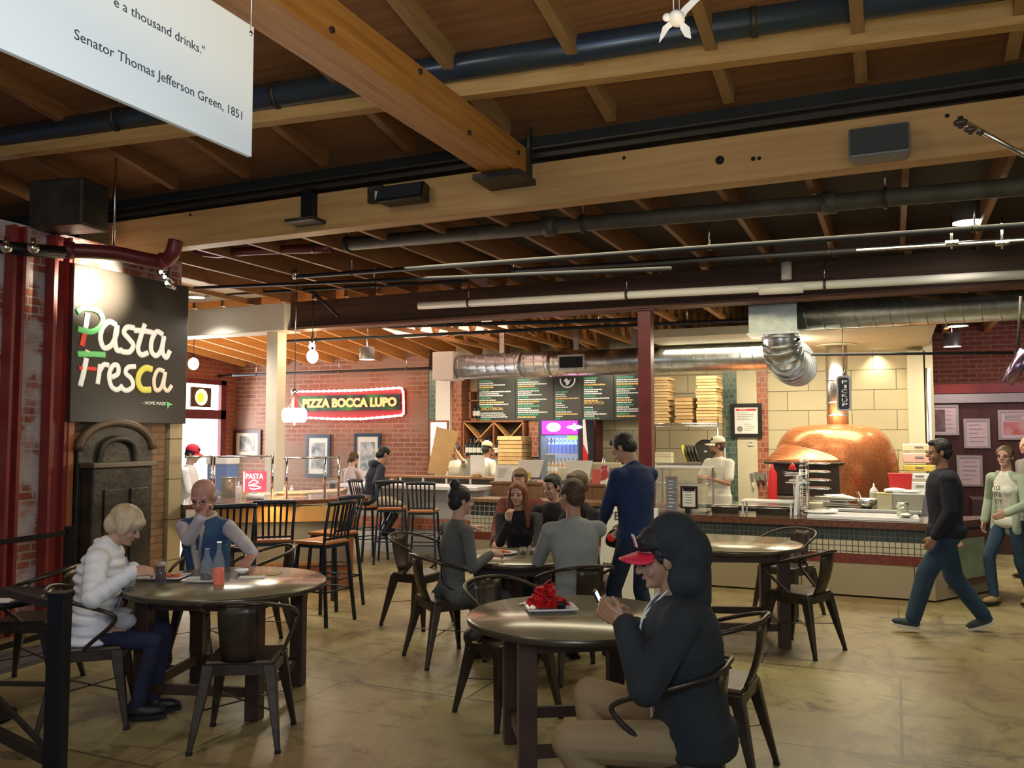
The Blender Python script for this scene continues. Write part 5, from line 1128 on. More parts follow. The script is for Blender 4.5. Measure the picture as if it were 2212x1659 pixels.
# stacked boxes on the cream pilaster
zs0 = zz(1985, 1100, 12.6); xs_ = PY(1985, 1000, 12.6).x
stk = [(1063, 1038, m_whiteg, 'lowest white box of the stack by the cream pilaster'), (1036, 1020, m_whiteg, 'white box with handle hole, second of the stack by the cream pilaster'), (1018, 1002, mat('tub_yellow', (.72, .52, .10), .5), 'yellow tub, third of the stack by the cream pilaster'), (1000, 977, mat('tub_pink', (.75, .45, .38), .5), 'pink bag, fourth of the stack by the cream pilaster'), (975, 957, m_cream, 'pale folded cloth on top of the stack by the cream pilaster')]
tag(B().box((xs_-.22, 12.45, 0), (xs_+.22, 12.85, zz(1985, 1064, 12.6))).build('store_cabinet', m_steel), 'steel cabinet under the stacked boxes by the cream pilaster', 'cabinet')
for y0, y1, mm, lb in stk:
    za = zz(1985, y0, 12.6); zb_ = zz(1985, y1, 12.6); t = thing('stacked_box', lb, 'box', (xs_, 12.65, za+.001)); B().box((-.19, -.15, 0), (.19, .15, zb_-za-.012)).build('box_body', mm, t, .012); B().box((-.05, -.158, (zb_-za)*.5), (.05, -.149, (zb_-za)*.62)).build('hand_hole', m_prt, t)
# jar and cream plate at the counter's right end
p = V((P2(1950, 1110, Yi).x, Yi+.02, ZC+.046)); t = thing('glass_jar', 'short steel and glass jar at the right end of the marble board', 'jar', p); B().lathe([(.06, 0), (.062, .12)], 20, caps=True).build('jar_body', mat('jar_glass', (.5, .5, .38), .12, .3), t); B().lathe([(.063, .12), (.063, .14), (.02, .145)], 20).build('lid', m_steel, t)
p = V((P2(1957, 1122, Yi-.22).x, Yi-.18, ZC+.046)); t = thing('cream_dish', 'small dish of white cream at the right end of the counter', 'dish', p); B().lathe([(.03, 0), (.08, .03), (.075, .032), (.03, .01)], 20).build('dish_shell', m_steel, t); B().ell((0, 0, .026), (.06, .06, .022)).build('cream', m_whiteg, t)

# ---- frames on the dark panelled wall at right
m_fs = mat('frame_silver', (.55, .42, .38), .3, .7); m_pk = mat('pink_paper', (.72, .56, .60), .6)
def exr(seed, big=None):
    def f(t, x0, z0, x1, z1, Y):
        w_ = x1-x0; h = z1-z0
        if big == 'left': B().box((x0+.04*w_, Y-.002, z0+.06*h), (x0+.5*w_, Y, z1-.1*h)).build('print_block', mat('print_mauve', (.13, .07, .09), .6, 0, (.28, .18, .2), 5), t)
        elif big == 'red': B().box((x0+.1*w_, Y-.002, z0+.12*h), (x1-.1*w_, Y, z0+.62*h)).build('print_block', mat('print_red', (.60, .10, .10), .6, 0, (.7, .4, .4), 5), t)
        lines(5, m_prt, x0+.55*w_ if big == 'left' else x0+.15*w_, x1-.1*w_, z0+.65*h if big == 'red' else z0+.1*h, z1-.08*h, Y, t, seed=seed)
    return f
for a_, lb, bg in (((2014, 874, 2070, 940), 'framed certificate with a dark picture half, top left of the dark panelled wall', 'left'), ((2083, 904, 2138, 968), 'framed certificate with small emblems, middle of the dark panelled wall', None),
               ((2157, 885, 2230, 950), 'framed certificate with a red picture, at the right edge', 'red'), ((1998, 948, 2046, 1018), 'framed certificate partly hidden by the walking man', None), ((2068, 984, 2122, 1050), 'framed certificate lowest on the dark wall, right of the walking man', None)):
    framed(*a_, PYR-.035, lb, m_fs, m_pk, exr(len(lb), bg), .035)
# tall steel rods at the corner of the kitchen
t = thing('peel_rack', 'bright upright metal poles at the corner of the cream wall', 'rack')
for k, (px, m_) in enumerate(((1999, m_steel), (2004, m_white))): p = PY(px, 900, KY-.6); B().cyl((p.x+.03, KY-.6, 0), (p.x+.03, KY-.6, zz(px, 795, KY-.6)), .022, n=10).build('pole', m_, t)
tag(B().box((xk2+.6, 14.3, 0), (xk2+4.6, 15.0, .78)).build('side_counter', mat('side_dark', (.05, .02, .02), .35)), 'dark low counter below the framed certificates', 'counter')
light('AREA', 'right_hall_lamp', (xk2+1.9, 13.6, 3.1), 15, (1, .72, .76), 1.6, .5, (xk2+1.9, 15.6, 1.3))
light('SPOT', 'purple_spot', (xk2+4.2, 13.2, 3.0), 60, (.75, .25, 1), .08, tgt=(xk2+3.6, 15.9, 2.5), spot=60, blend=1)

# ================================================================== WOODEN BAR WITH THE PASTA STATION
ZBt = 1.0
B1 = PZ(396, 1091, ZBt); B2 = PZ(716, 1077.5, ZBt); B3 = PZ(795, 1075.5, ZBt); B4 = PZ(803, 1069, ZBt); B5 = PZ(620, 1068, ZBt); B6 = PZ(398, 1080, ZBt)
t = thing('wooden_bar', 'long dark wooden bar around the pasta station', 'counter')
B().poly([v-V((0, 0, .05)) for v in (B1, B2, B3, B4, B5, B6)], (0, 0, .05)).build('bar_top', m_bartop, t, .004)
cE = V((-5.62, 8.10, 0))
ub = (V((cE.x, cE.y, 0))-V((B1.x+.2, B1.y+.75, 0))).normalized(); C0 = cE-ub*1.62
nb = V((-ub.y, ub.x, 0)); 
def slabp(o0, o1, z0, z1, m, nm, e0=0, e1=0): 
    a = C0-ub*e0; b_ = cE+ub*e1; return B().poly([V((*(a+nb*o0).xy, z0)), V((*(b_+nb*o0).xy, z0)), V((*(b_+nb*o1).xy, z0)), V((*(a+nb*o1).xy, z0))], (0, 0, z1-z0)).build(nm, m, t)
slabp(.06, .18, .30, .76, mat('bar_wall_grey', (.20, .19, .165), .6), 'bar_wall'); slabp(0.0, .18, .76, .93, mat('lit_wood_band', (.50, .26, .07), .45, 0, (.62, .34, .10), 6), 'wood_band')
slabp(-.02, .18, 0, .28, m_cherry, 'plinth', e1=.02); slabp(-.05, .18, .28, .31, m_pwood, 'plinth_cap', e1=.03)
B().poly([V((*(cE+nb*(-.02)).xy, 0)), V((*(cE+nb*(-.02)+ub*.06).xy, 0)), V((*(cE+nb*.5+ub*.06).xy, 0)), V((*(cE+nb*.5).xy, 0))], (0, 0, .94)).build('end_panel', m_cherry, t)
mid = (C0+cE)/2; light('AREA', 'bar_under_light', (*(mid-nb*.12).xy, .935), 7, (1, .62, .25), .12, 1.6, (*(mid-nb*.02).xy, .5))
# sneeze guards
def guard(px0, px1, pyt, pyb, d0, d1, label, posts):
    a = at(px0, pyb, d0); b_ = at(px1, pyb, d1); a.z = b_.z = ZBt; h = (at(px1, pyt, d1).z-ZBt); t = thing('sneeze_guard', label, 'screen')
    u_ = (b_-a).normalized(); n_ = V((-u_.y, u_.x, 0))
    B().poly([a, b_, b_+V((0, 0, h)), a+V((0, 0, h))], n_*.008).build('glass_pane', m_pane, t)
    B().poly([a+V((0, 0, h)), b_+V((0, 0, h)), b_+V((0, 0, h+.0))+n_*.3, a+V((0, 0, h))+n_*.3], (0, 0, .008)).build('top_pane', m_pane, t)
    for s_ in posts: p = a+(b_-a)*s_; B().cyl(p, p+V((0, 0, h+.01)), .016, n=10).build('post', m_chrome, t)
    B().cyl(a+V((0, 0, h)), b_+V((0, 0, h)), .012, n=8).build('top_rail', m_steel, t)
    return a, b_, u_, n_, h
guard(612, 731, 988, 1066, 9.9, 10.3, 'glass sneeze guard on the bar right of the white post', (.05, .74, 1))
guard(461, 590, 985, 1072, 9.3, 9.8, 'glass sneeze guard left of the white post around the neon pasta sign', (0, .98))
guard(398, 455, 986, 1076, 8.9, 9.2, 'small glass sneeze guard before the worker in red cap', (1,))
# back station counter and things on it
t = thing('pasta_counter', 'pale stone worktop of the pasta station behind the wooden bar', 'counter'); a = at(398, 1078, 9.95); b_ = at(735, 1066, 11.4)
q = B().poly([V((a.x, a.y, .93)), V((b_.x, b_.y, .93)), V((b_.x-.3, b_.y+.6, .93)), V((a.x-.3, a.y+.6, .93))], (0, 0, .05)); q.build('worktop', mat('pale_stone', (.62, .50, .36), .35), t)
q = B().poly([V((a.x-.02, a.y+.05, 0)), V((b_.x-.02, b_.y+.05, 0)), V((b_.x-.28, b_.y+.55, 0)), V((a.x-.28, a.y+.55, 0))], (0, 0, .93)); q.build('counter_body', m_white, t)
pn_ = at(549, 1040, 9.75); t = thing('pasta_sign', 'small red glowing PASTA sign by the white post', 'sign', pn_, YAW-.1); w_ = .135
B().box((-w_, 0, -.115), (w_, .03, .115)).build('sign_panel', mat('sign_glow_red', (.65, .02, .05), .4, em=.9, emc=(1, .05, .10)), t); B().box((-w_*.15, .0, -.20), (w_*.15, .03, -.115)).build('sign_foot', m_white, t)
m_glw = mat('neon_white', (1, .9, .8), .4, em=3, emc=(1, .78, .62))
txt('PASTA', m_glw, t, width=.20, height=.06, mtx=basis((-.10, -.004, .03), (1, 0, 0), (0, 0, 1)), ext=.004)
B().tube(cr([(-.06, -.008, -.02), (0, -.008, .015), (.05, -.008, -.01), (.0, -.008, -.03), (-.06, -.008, -.045), (.02, -.008, -.05), (.08, -.008, -.07), (.0, -.008, -.085), (-.05, -.008, -.075)], 5), .006, 6).build('pasta_squiggle', m_glw, t)
B().cyl((-.115, -.012, -.11), (-.115, -.012, .11), .006, n=6).build('neon_edge', m_glw, t)
def sbottle(px, d, h, label, m):
    p = at(px, 1075, d); p.z = .98; t = thing('squeeze_bottle', label, 'bottle', p); B().lathe([(.035, 0), (.037, .01), (.037, h*.68), (.03, h*.75)], 16).build('bottle_body', m, t); B().lathe([(.03, h*.75), (.012, h*.82), (.005, h)], 12).build('bottle_cap', m_whiteg, t)
sbottle(515, 9.9, .21, 'white squeeze bottle left of the red pasta sign', m_whiteg); sbottle(530, 9.85, .14, 'short yellow squeeze bottle just before the red pasta sign', mat('mustard', (.7, .62, .2), .4))
t = thing('rolled_napkins', 'white rolled napkins lying under the red pasta sign', 'napkins', (at(550, 1070, 9.65).xy[0], at(550, 1070, 9.65).xy[1], 1.01)); B().cyl((-.11, 0, .02), (.11, 0.04, .02), .03, n=12).build('roll', m_whiteg, t)
t = thing('steel_canister', 'brown steel canister left of the squeeze bottles', 'canister', (at(494, 1070, 10.1).xy[0], at(494, 1070, 10.1).xy[1], .98)); B().cyl((0, 0, 0), (0, 0, .24), .09, n=20).build('canister_body', mat('bronze', (.25, .17, .09), .3, .7), t); B().cyl((0, 0, .24), (0, 0, .25), .095, n=20).build('lid', m_steel, t)
t = thing('blue_bin', 'blue bin with white rim seen through the sneeze guard', 'bin', (at(480, 1070, 10.6).xy[0], at(480, 1070, 10.6).xy[1], .985)); B().box((-.16, -.1, 0), (.16, .1, .38)).build('bin_body', mat('bin_blue', (.05, .14, .5), .5), t, .01); B().box((-.17, -.11, .38), (.17, .11, .46)).build('bin_rim', m_whiteg, t, .01)
for k, (px, s_) in enumerate(((618, .09), (632, .07), (650, .06))):
    p = at(px, 1068, 10.5); t = thing('pastry', 'yellowish pastry on the bar behind the right sneeze guard, %s from the left' % ORD[k], 'food', (p.x, p.y, .985+.012)); B().ell((0, 0, .015), (s_*1.6, s_, .025)).build('pastry_body', mat('pastry_yellow', (.75, .55, .25), .6), t)
for k, px in enumerate((617, 630)):
    p = at(px, 1060, 10.9); t = thing('salt_shaker', 'white topped shaker behind the right sneeze guard, %s one' % ('left', 'right')[k], 'shaker', (p.x, p.y, .985)); B().lathe([(.025, 0), (.03, .03), (.018, .08)], 12).build('shaker_body', m_whiteg, t); B().ell((0, 0, .085), (.02, .02, .018)).build('shaker_top', m_steel, t)
light('AREA', 'pasta_light', (at(500, 700, 9.8).x, at(500, 700, 9.8).y, 3.0), 30, (1, .92, .82), 1.2, .6, (at(500, 700, 9.8).x, at(500, 700, 9.8).y, 0))
# ================================================================== TABLES, CHAIRS, STOOLS
def chair_proto(label, cat='chair'):
    t = thing('metal_armchair', label, cat, group='gunmetal cafe armchairs')
    q = B(); q.hull8([(-.19, -.17, .425), (.19, -.17, .425), (.20, .19, .425), (-.20, .19, .425)], [(-.185, -.165, .452), (.185, -.165, .452), (.195, .185, .452), (-.195, .185, .452)]); q.build('seat', m_metal, t, .012)
    q = B()
    for a, b_ in (((-.19, -.172), (.19, -.172)), ((.20, .192), (-.20, .192)), ((-.192, .18), (-.192, -.165)), ((.192, -.165), (.192, .18))): q.bar((a[0], a[1], .405), (b_[0], b_[1], .405), .006, .055)
    q.build('seat_rim', m_metal, t); bpy.data.objects[-1] if False else None
    for sx in (-1, 1):
        for sy in (-1, 1):
            tx, ty = sx*.165, (.155 if sy > 0 else -.140); fx, fy = sx*.235, (.225 if sy > 0 else -.245)
            w1, w2 = .034, .014
            q = B(); q.hull8([(fx-w2, fy-w2, .012), (fx+w2, fy-w2, .012), (fx+w2, fy+w2, .012), (fx-w2, fy+w2, .012)], [(tx-w1, ty-w1, .43), (tx+w1, ty-w1, .43), (tx+w1, ty+w1, .43), (tx-w1, ty+w1, .43)])
            lg = q.build('leg', m_metal, t, .006); B().cyl((fx, fy, 0), (fx, fy, .014), .018, n=10).build('rubber_foot', m_rubber, lg)
    q = B(); R_ = []
    for k in range(7):
        s_ = k/6; z = .44+.31*s_; y = -.165-.075*s_-.02*math.sin(s_*3.1); w_ = .092+.012*s_
        R_.append([(-w_, y+.004, z), (-w_*.4, y-.010, z), (w_*.4, y-.010, z), (w_, y+.004, z), (w_, y+.010, z), (w_*.4, y-.004, z), (-w_*.4, y-.004, z), (-w_, y+.010, z)])
    vs = [p for r in R_ for p in r]; fs = [(i*8+k, i*8+(k+1) % 8, (i+1)*8+(k+1) % 8, (i+1)*8+k) for i in range(6) for k in range(8)]+[tuple(range(8)), tuple(48+k for k in range(8))]
    q.add(vs, fs, True); q.build('back_splat', m_metal, t)
    half = [(0, -.255, .765), (.10, -.25, .76), (.19, -.20, .745), (.245, -.09, .715), (.262, .03, .68), (.265, .12, .648), (.258, .155, .615), (.245, .12, .565), (.22, .03, .49), (.205, -.02, .445)]
    P = [(-x, y, z) for x, y, z in reversed(half)]+half[1:]
    B().tube(cr(P, 4), .0115, 8).build('arm_tube', m_metal, t)
    B().bar((-.20, .19, .20), (.20, -.20, .20), .016, .004).build('brace', m_metal, t); B().bar((-.20, -.20, .205), (.20, .19, .205), .016, .004).build('brace', m_metal, t)
    for o in t.children_recursive:
        if o.type == 'MESH': o.data.transform(Matrix.Diagonal((1, 1, 1.055, 1)))
    return t
def table_at(c, rtop, zt, label, rot=.4, leg=.32, lw=.09):
    t = thing('round_table', label, 'table', (c.x, c.y, 0), rot)
    B().lathe([(.0, zt-.038), (rtop*.985, zt-.038), (rtop, zt-.034), (rtop, zt-.004), (rtop-.004, zt), (0, zt)], 72, caps=False).build('tabletop', m_tabletop, t)
    B().lathe([(rtop+.0005, zt-.036), (rtop+.004, zt-.034), (rtop+.004, zt-.006), (rtop+.0005, zt-.004)], 72, caps=False).build('table_edge', m_tablerim, t)
    for sx in (-1, 1):
        for sy in (-1, 1): B().box((sx*leg-lw/2, sy*leg-lw/2, 0), (sx*leg+lw/2, sy*leg+lw/2, zt-.038)).build('leg', m_tableleg, t, .005)
    for a, b_ in (((-leg, -leg), (leg, -leg)), ((leg, leg), (-leg, leg)), ((-leg, leg), (-leg, -leg)), ((leg, -leg), (leg, leg))):
        B().bar((a[0], a[1], .16), (b_[0], b_[1], .16), .03, .06).build('stretcher', m_tableleg, t); B().bar((a[0], a[1], zt-.08), (b_[0], b_[1], zt-.08), .03, .08).build('apron', m_tableleg, t)
    return t
def tc(pxl, pxr, pyb, pyf, z):     # centre and radius of a round top from its survey pixels
    a = PZ((pxl+pxr)/2, pyf, z); b_ = PZ((pxl+pxr)/2, pyb, z); m_ = (a+b_)/2; d = (m_-CAMP).dot(FH); r = (pxr-pxl)/2/F*d
    return m_, r
ZT1 = .76
# tables
T1, r1 = tc(282, 697, 1229, 1287, ZT1); T2, r2 = tc(1014, 1466, 1284, 1383, ZT1)
table_at(T1, r1, ZT1, 'round table at left with glasses and plates, elderly couple seated', .30, .36)
table_at(T2, r2, ZT1, 'round table in front with a basket of red nachos on a white plate', .55, .30)
T3 = G(1122, 7.05); table_at(T3, .50, .74, 'dark round table in the middle with four people around', .2, .26)
T4, r4 = tc(1440, 1726, 1156, 1190, .80); table_at(T4, r4, .80, 'empty round table at right before the tiled counter', .35, .34)

ch = None
def chair(p, a, label):
    global ch
    if ch is None: ch = chair_proto(label); ch.location = (p.x, p.y, 0); ch.rotation_euler = (0, 0, rz(a)); return ch
    return dup(ch, (p.x, p.y, 0), rz(a), label)
CH = {}
CH['front_left'] = chair(G(535, 4.98), 4, 'empty metal armchair seen from behind at the left round table')
CH['woman'] = chair(G(205, 5.28), -72, 'metal armchair under the woman in the white quilted jacket')
CH['bald'] = chair(G(455, 6.75), 178, 'metal armchair under the elderly man in the blue vest')
CH['side'] = chair(G(562, 7.05), 120, 'metal armchair glimpsed behind the elderly man, beside the bar stools')
CH['bun'] = chair(G(962, 6.72), -62, 'metal armchair under the woman with the hair bun')
CH['left_mid'] = chair(G(905, 7.95), -120, 'empty metal armchair with bent arm tube left of the woman with the bun')
CH['bag'] = chair(G(1098, 5.38), -145, 'metal armchair with a black bag, behind the front round table')
CH['grey'] = chair(G(1245, 6.28), 20, 'metal armchair under the man in the grey sweater')
CH['red'] = chair(G(1120, 8.05), 180, 'metal armchair under the red haired woman at the middle table')
CH['hood'] = chair(G(1436, 3.60), 66, 'metal armchair nearest the viewer under the man in the dark hoodie')
CH['next'] = chair(G(1545, 4.50), 62, 'empty metal armchair just behind the man in the dark hoodie')
CH['right_far'] = chair(G(1700, 8.35), 130, 'metal armchair on the far side of the empty right table')
CH['right_near'] = chair(G(1728, 7.0), 42, 'metal armchair on the near side of the empty right table')
CH['mid_back'] = chair(G(1208, 8.45), -160, 'metal armchair under the dark haired diner beyond the middle table')

def stool_proto(label):
    t = thing('bar_stool', label, 'stool', group='slat back bar stools')
    B().hull8([(-.19, -.18, .72), (.19, -.18, .72), (.21, .20, .72), (-.21, .20, .72)], [(-.195, -.18, .752), (.195, -.18, .752), (.215, .205, .752), (-.215, .205, .752)]).build('seat', m_seatw, t, .01)
    B().box((-.18, -.17, .69), (.18, .18, .72)).build('seat_frame', m_bluem, t)
    for sx in (-1, 1):
        B().bar((sx*.18, .17, .70), (sx*.225, .215, 0), .028, .028).build('leg', m_bluem, t)
        B().bar((sx*.18, -.16, .72), (sx*.225, -.235, 0), .028, .028).build('leg', m_bluem, t)
        B().tube([(sx*.18, -.16, .70), (sx*.185, -.175, .85), (sx*.20, -.24, 1.10)], .015, 8).build('back_post', m_bluem, t)
    B().tube(cr([(-.21, -.235, 1.095), (-.1, -.262, 1.10), (.1, -.262, 1.10), (.21, -.235, 1.095)], 5), .022, 8).build('top_rail', m_bluem, t)
    for k in range(5): x = (k-2)*.062; B().bar((x*.9, -.175, .76), (x, -.253, 1.09), .006, .022).build('back_slat', m_bluem, t)
    B().bar((-.185, -.178, .775), (.185, -.178, .775), .012, .02).build('lower_rail', m_bluem, t)
    P = [(.20, .19), (-.20, .19), (-.205, -.20), (.205, -.20)]
    B().tube([(x, y, .30) for x, y in P], .009, 6, closed=True).build('foot_rail', m_bluem, t)
    P = [(.17*math.cos(2*math.pi*k/20), .005+.17*math.sin(2*math.pi*k/20), .42) for k in range(20)]; B().tube(P, .008, 6, closed=True).build('foot_ring', m_bluem, t)
    for o in t.children: o.data.transform(Matrix.Diagonal((.9, .92, 1, 1)))
    return t
sp = None
def stool(p, a, label):
    global sp
    if sp is None: sp = stool_proto(label); sp.location = (p.x, p.y, 0); sp.rotation_euler = (0, 0, rz(a)); return sp
    return dup(sp, (p.x, p.y, 0), rz(a), label)
stool(G(590, 8.2), 18, 'bar stool seen from behind right of the elderly man at the wooden bar')
stool(G(500, 7.75), 22, 'bar stool partly hidden by the elderly man at the wooden bar')
stool(G(698, 8.05), 62, 'bar stool with orange wood seat at the end of the wooden bar, nearer one')
stool(G(722, 8.75), 60, 'bar stool at the end of the wooden bar, farther one half hidden by its twin')
stool(G(845, 11.7), 0, 'dark bar stool at the white bar next to the seated woman in black')
stool(G(914, 11.3), -4, 'dark bar stool at the white bar, rightmost before the tiled half wall')
stool(G(795, 12.0), -50, 'dark bar stool under the woman in black jacket at the white bar')

# black fence at lower left
t = thing('iron_fence', 'black iron fence with diagonal braces at lower left', 'fence')
pp = G(133, 3.88); zt_ = at(133, 1283, 3.88).z
B().cbox((pp.x, pp.y, zt_/2), (.075, .075, zt_), rzv=YAW).build('post', m_black, t, .004); B().cbox((pp.x, pp.y, zt_+.004), (.085, .085, .012), rzv=YAW).build('post_cap', m_black, t)
f2 = pp-RT*1.35+FH*1.05
def fz(z0, z1, w_, h, nm, s0=.03, s1=1): a = pp+(f2-pp)*s0; b_ = pp+(f2-pp)*s1; return B().bar((a.x, a.y, z0), (b_.x, b_.y, z1), w_, h).build(nm, m_black, t)
zr1 = at(117, 1308, 3.9).z; zl = at(111, 1643, 3.9).z
fz(zr1, zr1, .03, .035, 'top_rail'); fz(zl, zl, .035, .05, 'bottom_rail'); fz(zl+.03, zr1-.25, .02, .02, 'brace'); fz(zr1-.35, zl+.05, .02, .02, 'brace')
B().cbox((f2.x, f2.y, zt_/2), (.075, .075, zt_), rzv=YAW).build('post', m_black, t, .004)
t = thing('iron_fence', 'black iron railing farther back at the left edge', 'fence')
a = at(-60, 1180, 6.3); b_ = at(150, 1158, 7.2); z0_ = a.z
for z in (z0_, z0_-.42, .12): B().bar((a.x, a.y, z), (b_.x, b_.y, z), .03, .04).build('rail', m_black, t)
for s_ in (0, 1): p = a+(b_-a)*s_; B().cbox((p.x, p.y, (z0_+.05)/2), (.06, .06, z0_+.05)).build('post', m_black, t)
p = G(60, 6.0); 
tag(B().poly([PZ(-120, 1492, 0), PZ(215, 1395, 0), PZ(215, 1378, 0)+V((0, 0, 0)), PZ(-120, 1440, 0)], (0, 0, .035)).build('floor_sill', mat('sill_metal', (.16, .16, .17), .4, .3)), 'metal floor sill running out at lower left', 'sill')
t = thing('side_table', 'dark small table at the left edge beyond the fence', 'table', (G(-40, 5.3).x, G(-40, 5.3).y, 0)); B().cyl((0, 0, .70), (0, 0, .735), .36, n=40).build('tabletop', m_black, t); B().cyl((0, 0, 0), (0, 0, .70), .04, n=12).build('pedestal', m_black, t); B().cyl((0, 0, 0), (0, 0, .02), .22, n=24).build('table_base', m_black, t)
tag(B().cbox(G(2, 5.15, .741), (.16, .10, .008), rzv=.5).build('white_napkin', m_paper), 'white napkin on the dark table at the left edge', 'napkin')
CH['dark'] = chair(G(78, 6.0), 95, 'dark armchair in the shadow between the fence and the brick column')

# ---- things on the tables
def tp(T, px, py, z=ZT1): return PZ(px, py, z)
m_plate = mat('plate_white', (.85, .85, .86), .18, coat=.3)
def sq_plate(p, s_, label, rot, m=m_plate):
    t = thing('square_plate', label, 'plate', (p.x, p.y, p.z), rot)
    q = B(); q.hull8([(-s_*.7, -s_*.5, 0), (s_*.7, -s_*.5, 0), (s_*.7, s_*.5, 0), (-s_*.7, s_*.5, 0)], [(-s_, -s_*.72, .016), (s_, -s_*.72, .016), (s_, s_*.72, .016), (-s_, s_*.72, .016)]); q.build('plate_body', m, t, .004)
    q = B().tube([(-s_, -s_*.72, .017), (s_, -s_*.72, .017), (s_, s_*.72, .017), (-s_, s_*.72, .017)], .005, 6, closed=True); q.build('plate_rim', m, t); return t
p = tp(T2, 1190, 1318); pl_ = sq_plate(p+V((0, 0, .001)), .135, 'white square plate carrying red nachos on the front table', YAW+.12)
r = random.Random(5); t = thing('nacho_pile', 'heap of red tortilla chips on the white plate', 'food', (p.x, p.y, p.z+.017), YAW+.12)
q = B()
for k in range(120):
    a0 = r.random()*6.28; rr_ = r.random()**.6; x = -.02+.105*rr_*math.cos(a0); y = .075*rr_*math.sin(a0); z = .008+(.14*(1-rr_*.75)+.01)*r.random()*(1.0 if x < .01 else .45)
    R_ = Matrix.Rotation(r.random()*6.28, 3, 'Z') @ Matrix.Rotation(r.uniform(-1.2, 1.2), 3, 'X'); P = [V((x, y, z))+R_ @ V((.032*math.cos(j*2.09), .032*math.sin(j*2.09), 0)) for j in range(3)]
    zmin = min(v.z for v in P); P = [v+V((0, 0, max(0, .003-zmin))) for v in P]; q.poly(P, R_ @ V((0, 0, .003)))
o = q.build('chips', m_redtr, t); o['kind'] = 'stuff'
t = thing('dip_cup', 'small black dip cup on the plate of red chips', 'cup', (p+RT*.055-FH*.045+V((0, 0, .019)))); B().lathe([(.025, 0), (.032, .04), (.029, .04), (.022, .006)], 20).build('cup_body', m_black, t)
t = thing('fork', 'dark fork lying left of the white plate', 'cutlery'); a = tp(T2, 1122, 1308); b_ = tp(T2, 1142, 1302); B().bar(a+V((0, 0, .006)), b_+V((0, 0, .006)), .012, .004).bar(b_+V((0, 0, .006)), b_+(b_-a)*1.2+V((0, 0, .006)), .006, .004).build('fork_body', m_steel, t)
# left table
p = tp(T1, 352, 1250); sq_plate(p+V((0, 0, .001)), .15, 'white plate with red food before the woman in white', YAW)
t = thing('tomato_food', 'red and orange food on the plate before the woman in white', 'food', p+V((0, 0, .018))); r = random.Random(2); q = B()
for k in range(14): q.ell((r.uniform(-.02, .10), r.uniform(-.04, .04), .008), (.022, .016, .012), Matrix.Rotation(r.random()*3, 3, 'Z'), 8, 6)
q.build('food_pieces', mat('tomato', (.65, .04, .02), .35, 0, (.7, .2, .05), 30), t)['kind'] = 'stuff'
p = tp(T1, 437, 1257); sq_plate(p+V((0, 0, .001)), .11, 'white tray before the soda bottles', YAW)
def glass_of(p, label, h=.15, r_=.038, col=(.06, .008, .015), fill=.75):
    t = thing('drinking_glass', label, 'glass', p); B().lathe([(r_*.8, 0), (r_, h), (r_*.93, h), (r_*.75, .012)], 24).build('glass_body', m_pane, t)
    B().lathe([(r_*.72, .012), (r_*.90, h*fill)], 24).build('drink', mat('cola_'+label[:4], col, .15, coat=.4), t); return t
pg = tp(T1, 347, 1262); t = glass_of(pg, 'tall glass of dark red soda with a straw', .155, .042)
B().cyl((.0, 0, .05), (-.04, .01, .26), .003, n=8).build('straw', m_orange, t); B().ell((.0, 0, .125), (.034, .034, .014)).build('ice', mat('ice', (.55, .40, .42), .3), t)
def soda(p, label, h, r_, m1, lv):
    t = thing('soda_bottle', label, 'bottle', p); pf = smooth_prof([(r_*.92, 0), (r_, .012), (r_, h*.48), (r_*.88, h*.60), (r_*.42, h*.80), (r_*.40, h*.98)], 4)
    B().lathe(pf, 20).build('glass_body', mat('bottle_clear', (.55, .60, .66), .08, 0, alpha=.22), t)
    q = [(a*.94, b__) for a, b__ in pf if b__ <= h*lv]; B().lathe(q, 20).build('drink', m1, t)
    B().cyl((0, 0, h*.97), (0, 0, h), r_*.44, n=14).build('rim', m_chrome, t); return t
soda(tp(T1, 446, 1258), 'soda bottle with dark cola, left of the orange one', .22, .040, mat('cola', (.015, .006, .004), .12), .36)
soda(tp(T1, 472, 1262), 'clear soda bottle half full of orange drink', .27, .036, mat('orange_soda', (.80, .10, .01), .25, em=.12), .48)
p = tp(T1, 522, 1240); t = thing('white_bowl', 'small white bowl and napkin before the man in the vest', 'bowl', p); B().lathe([(.02, 0), (.055, .03), (.05, .032), (.02, .01)], 20).build('bowl_shell', m_plate, t)
tag(B().cbox(tp(T1, 545, 1248)+V((0, 0, .004)), (.17, .09, .006), rzv=.6).build('paper_napkin', m_paper), 'white paper napkin beside the small white bowl', 'napkin')
tag(B().cbox(tp(T1, 580, 1240)+V((0, 0, .003)), (.16, .12, .004), rzv=.3).build('brown_napkin', m_card), 'brown paper napkin near the elderly man hand', 'napkin')
# middle table
p = PZ(1087, 1197, .742); t = thing('round_plate', 'pale round plate with reddish food before the woman with the bun', 'plate', p); B().lathe([(.06, 0), (.12, .018), (.115, .02), (.05, .006)], 28).build('plate_body', m_plate, t); 
q = B(); r = random.Random(8)
for k in range(10): q.ell((r.uniform(-.06, .06), r.uniform(-.05, .05), .022), (.025, .018, .012), None, 8, 6)
q.build('food_pieces', mat('pasta_red', (.55, .12, .06), .4), t)['kind'] = 'stuff'
for k, (px, lb) in enumerate(((1130, 'left'), (1150, 'right'))): glass_of(PZ(px, 1203, .742), '%s one of two small dark glasses on the middle table' % lb, .08, .03, (.02, .01, .02), .6)
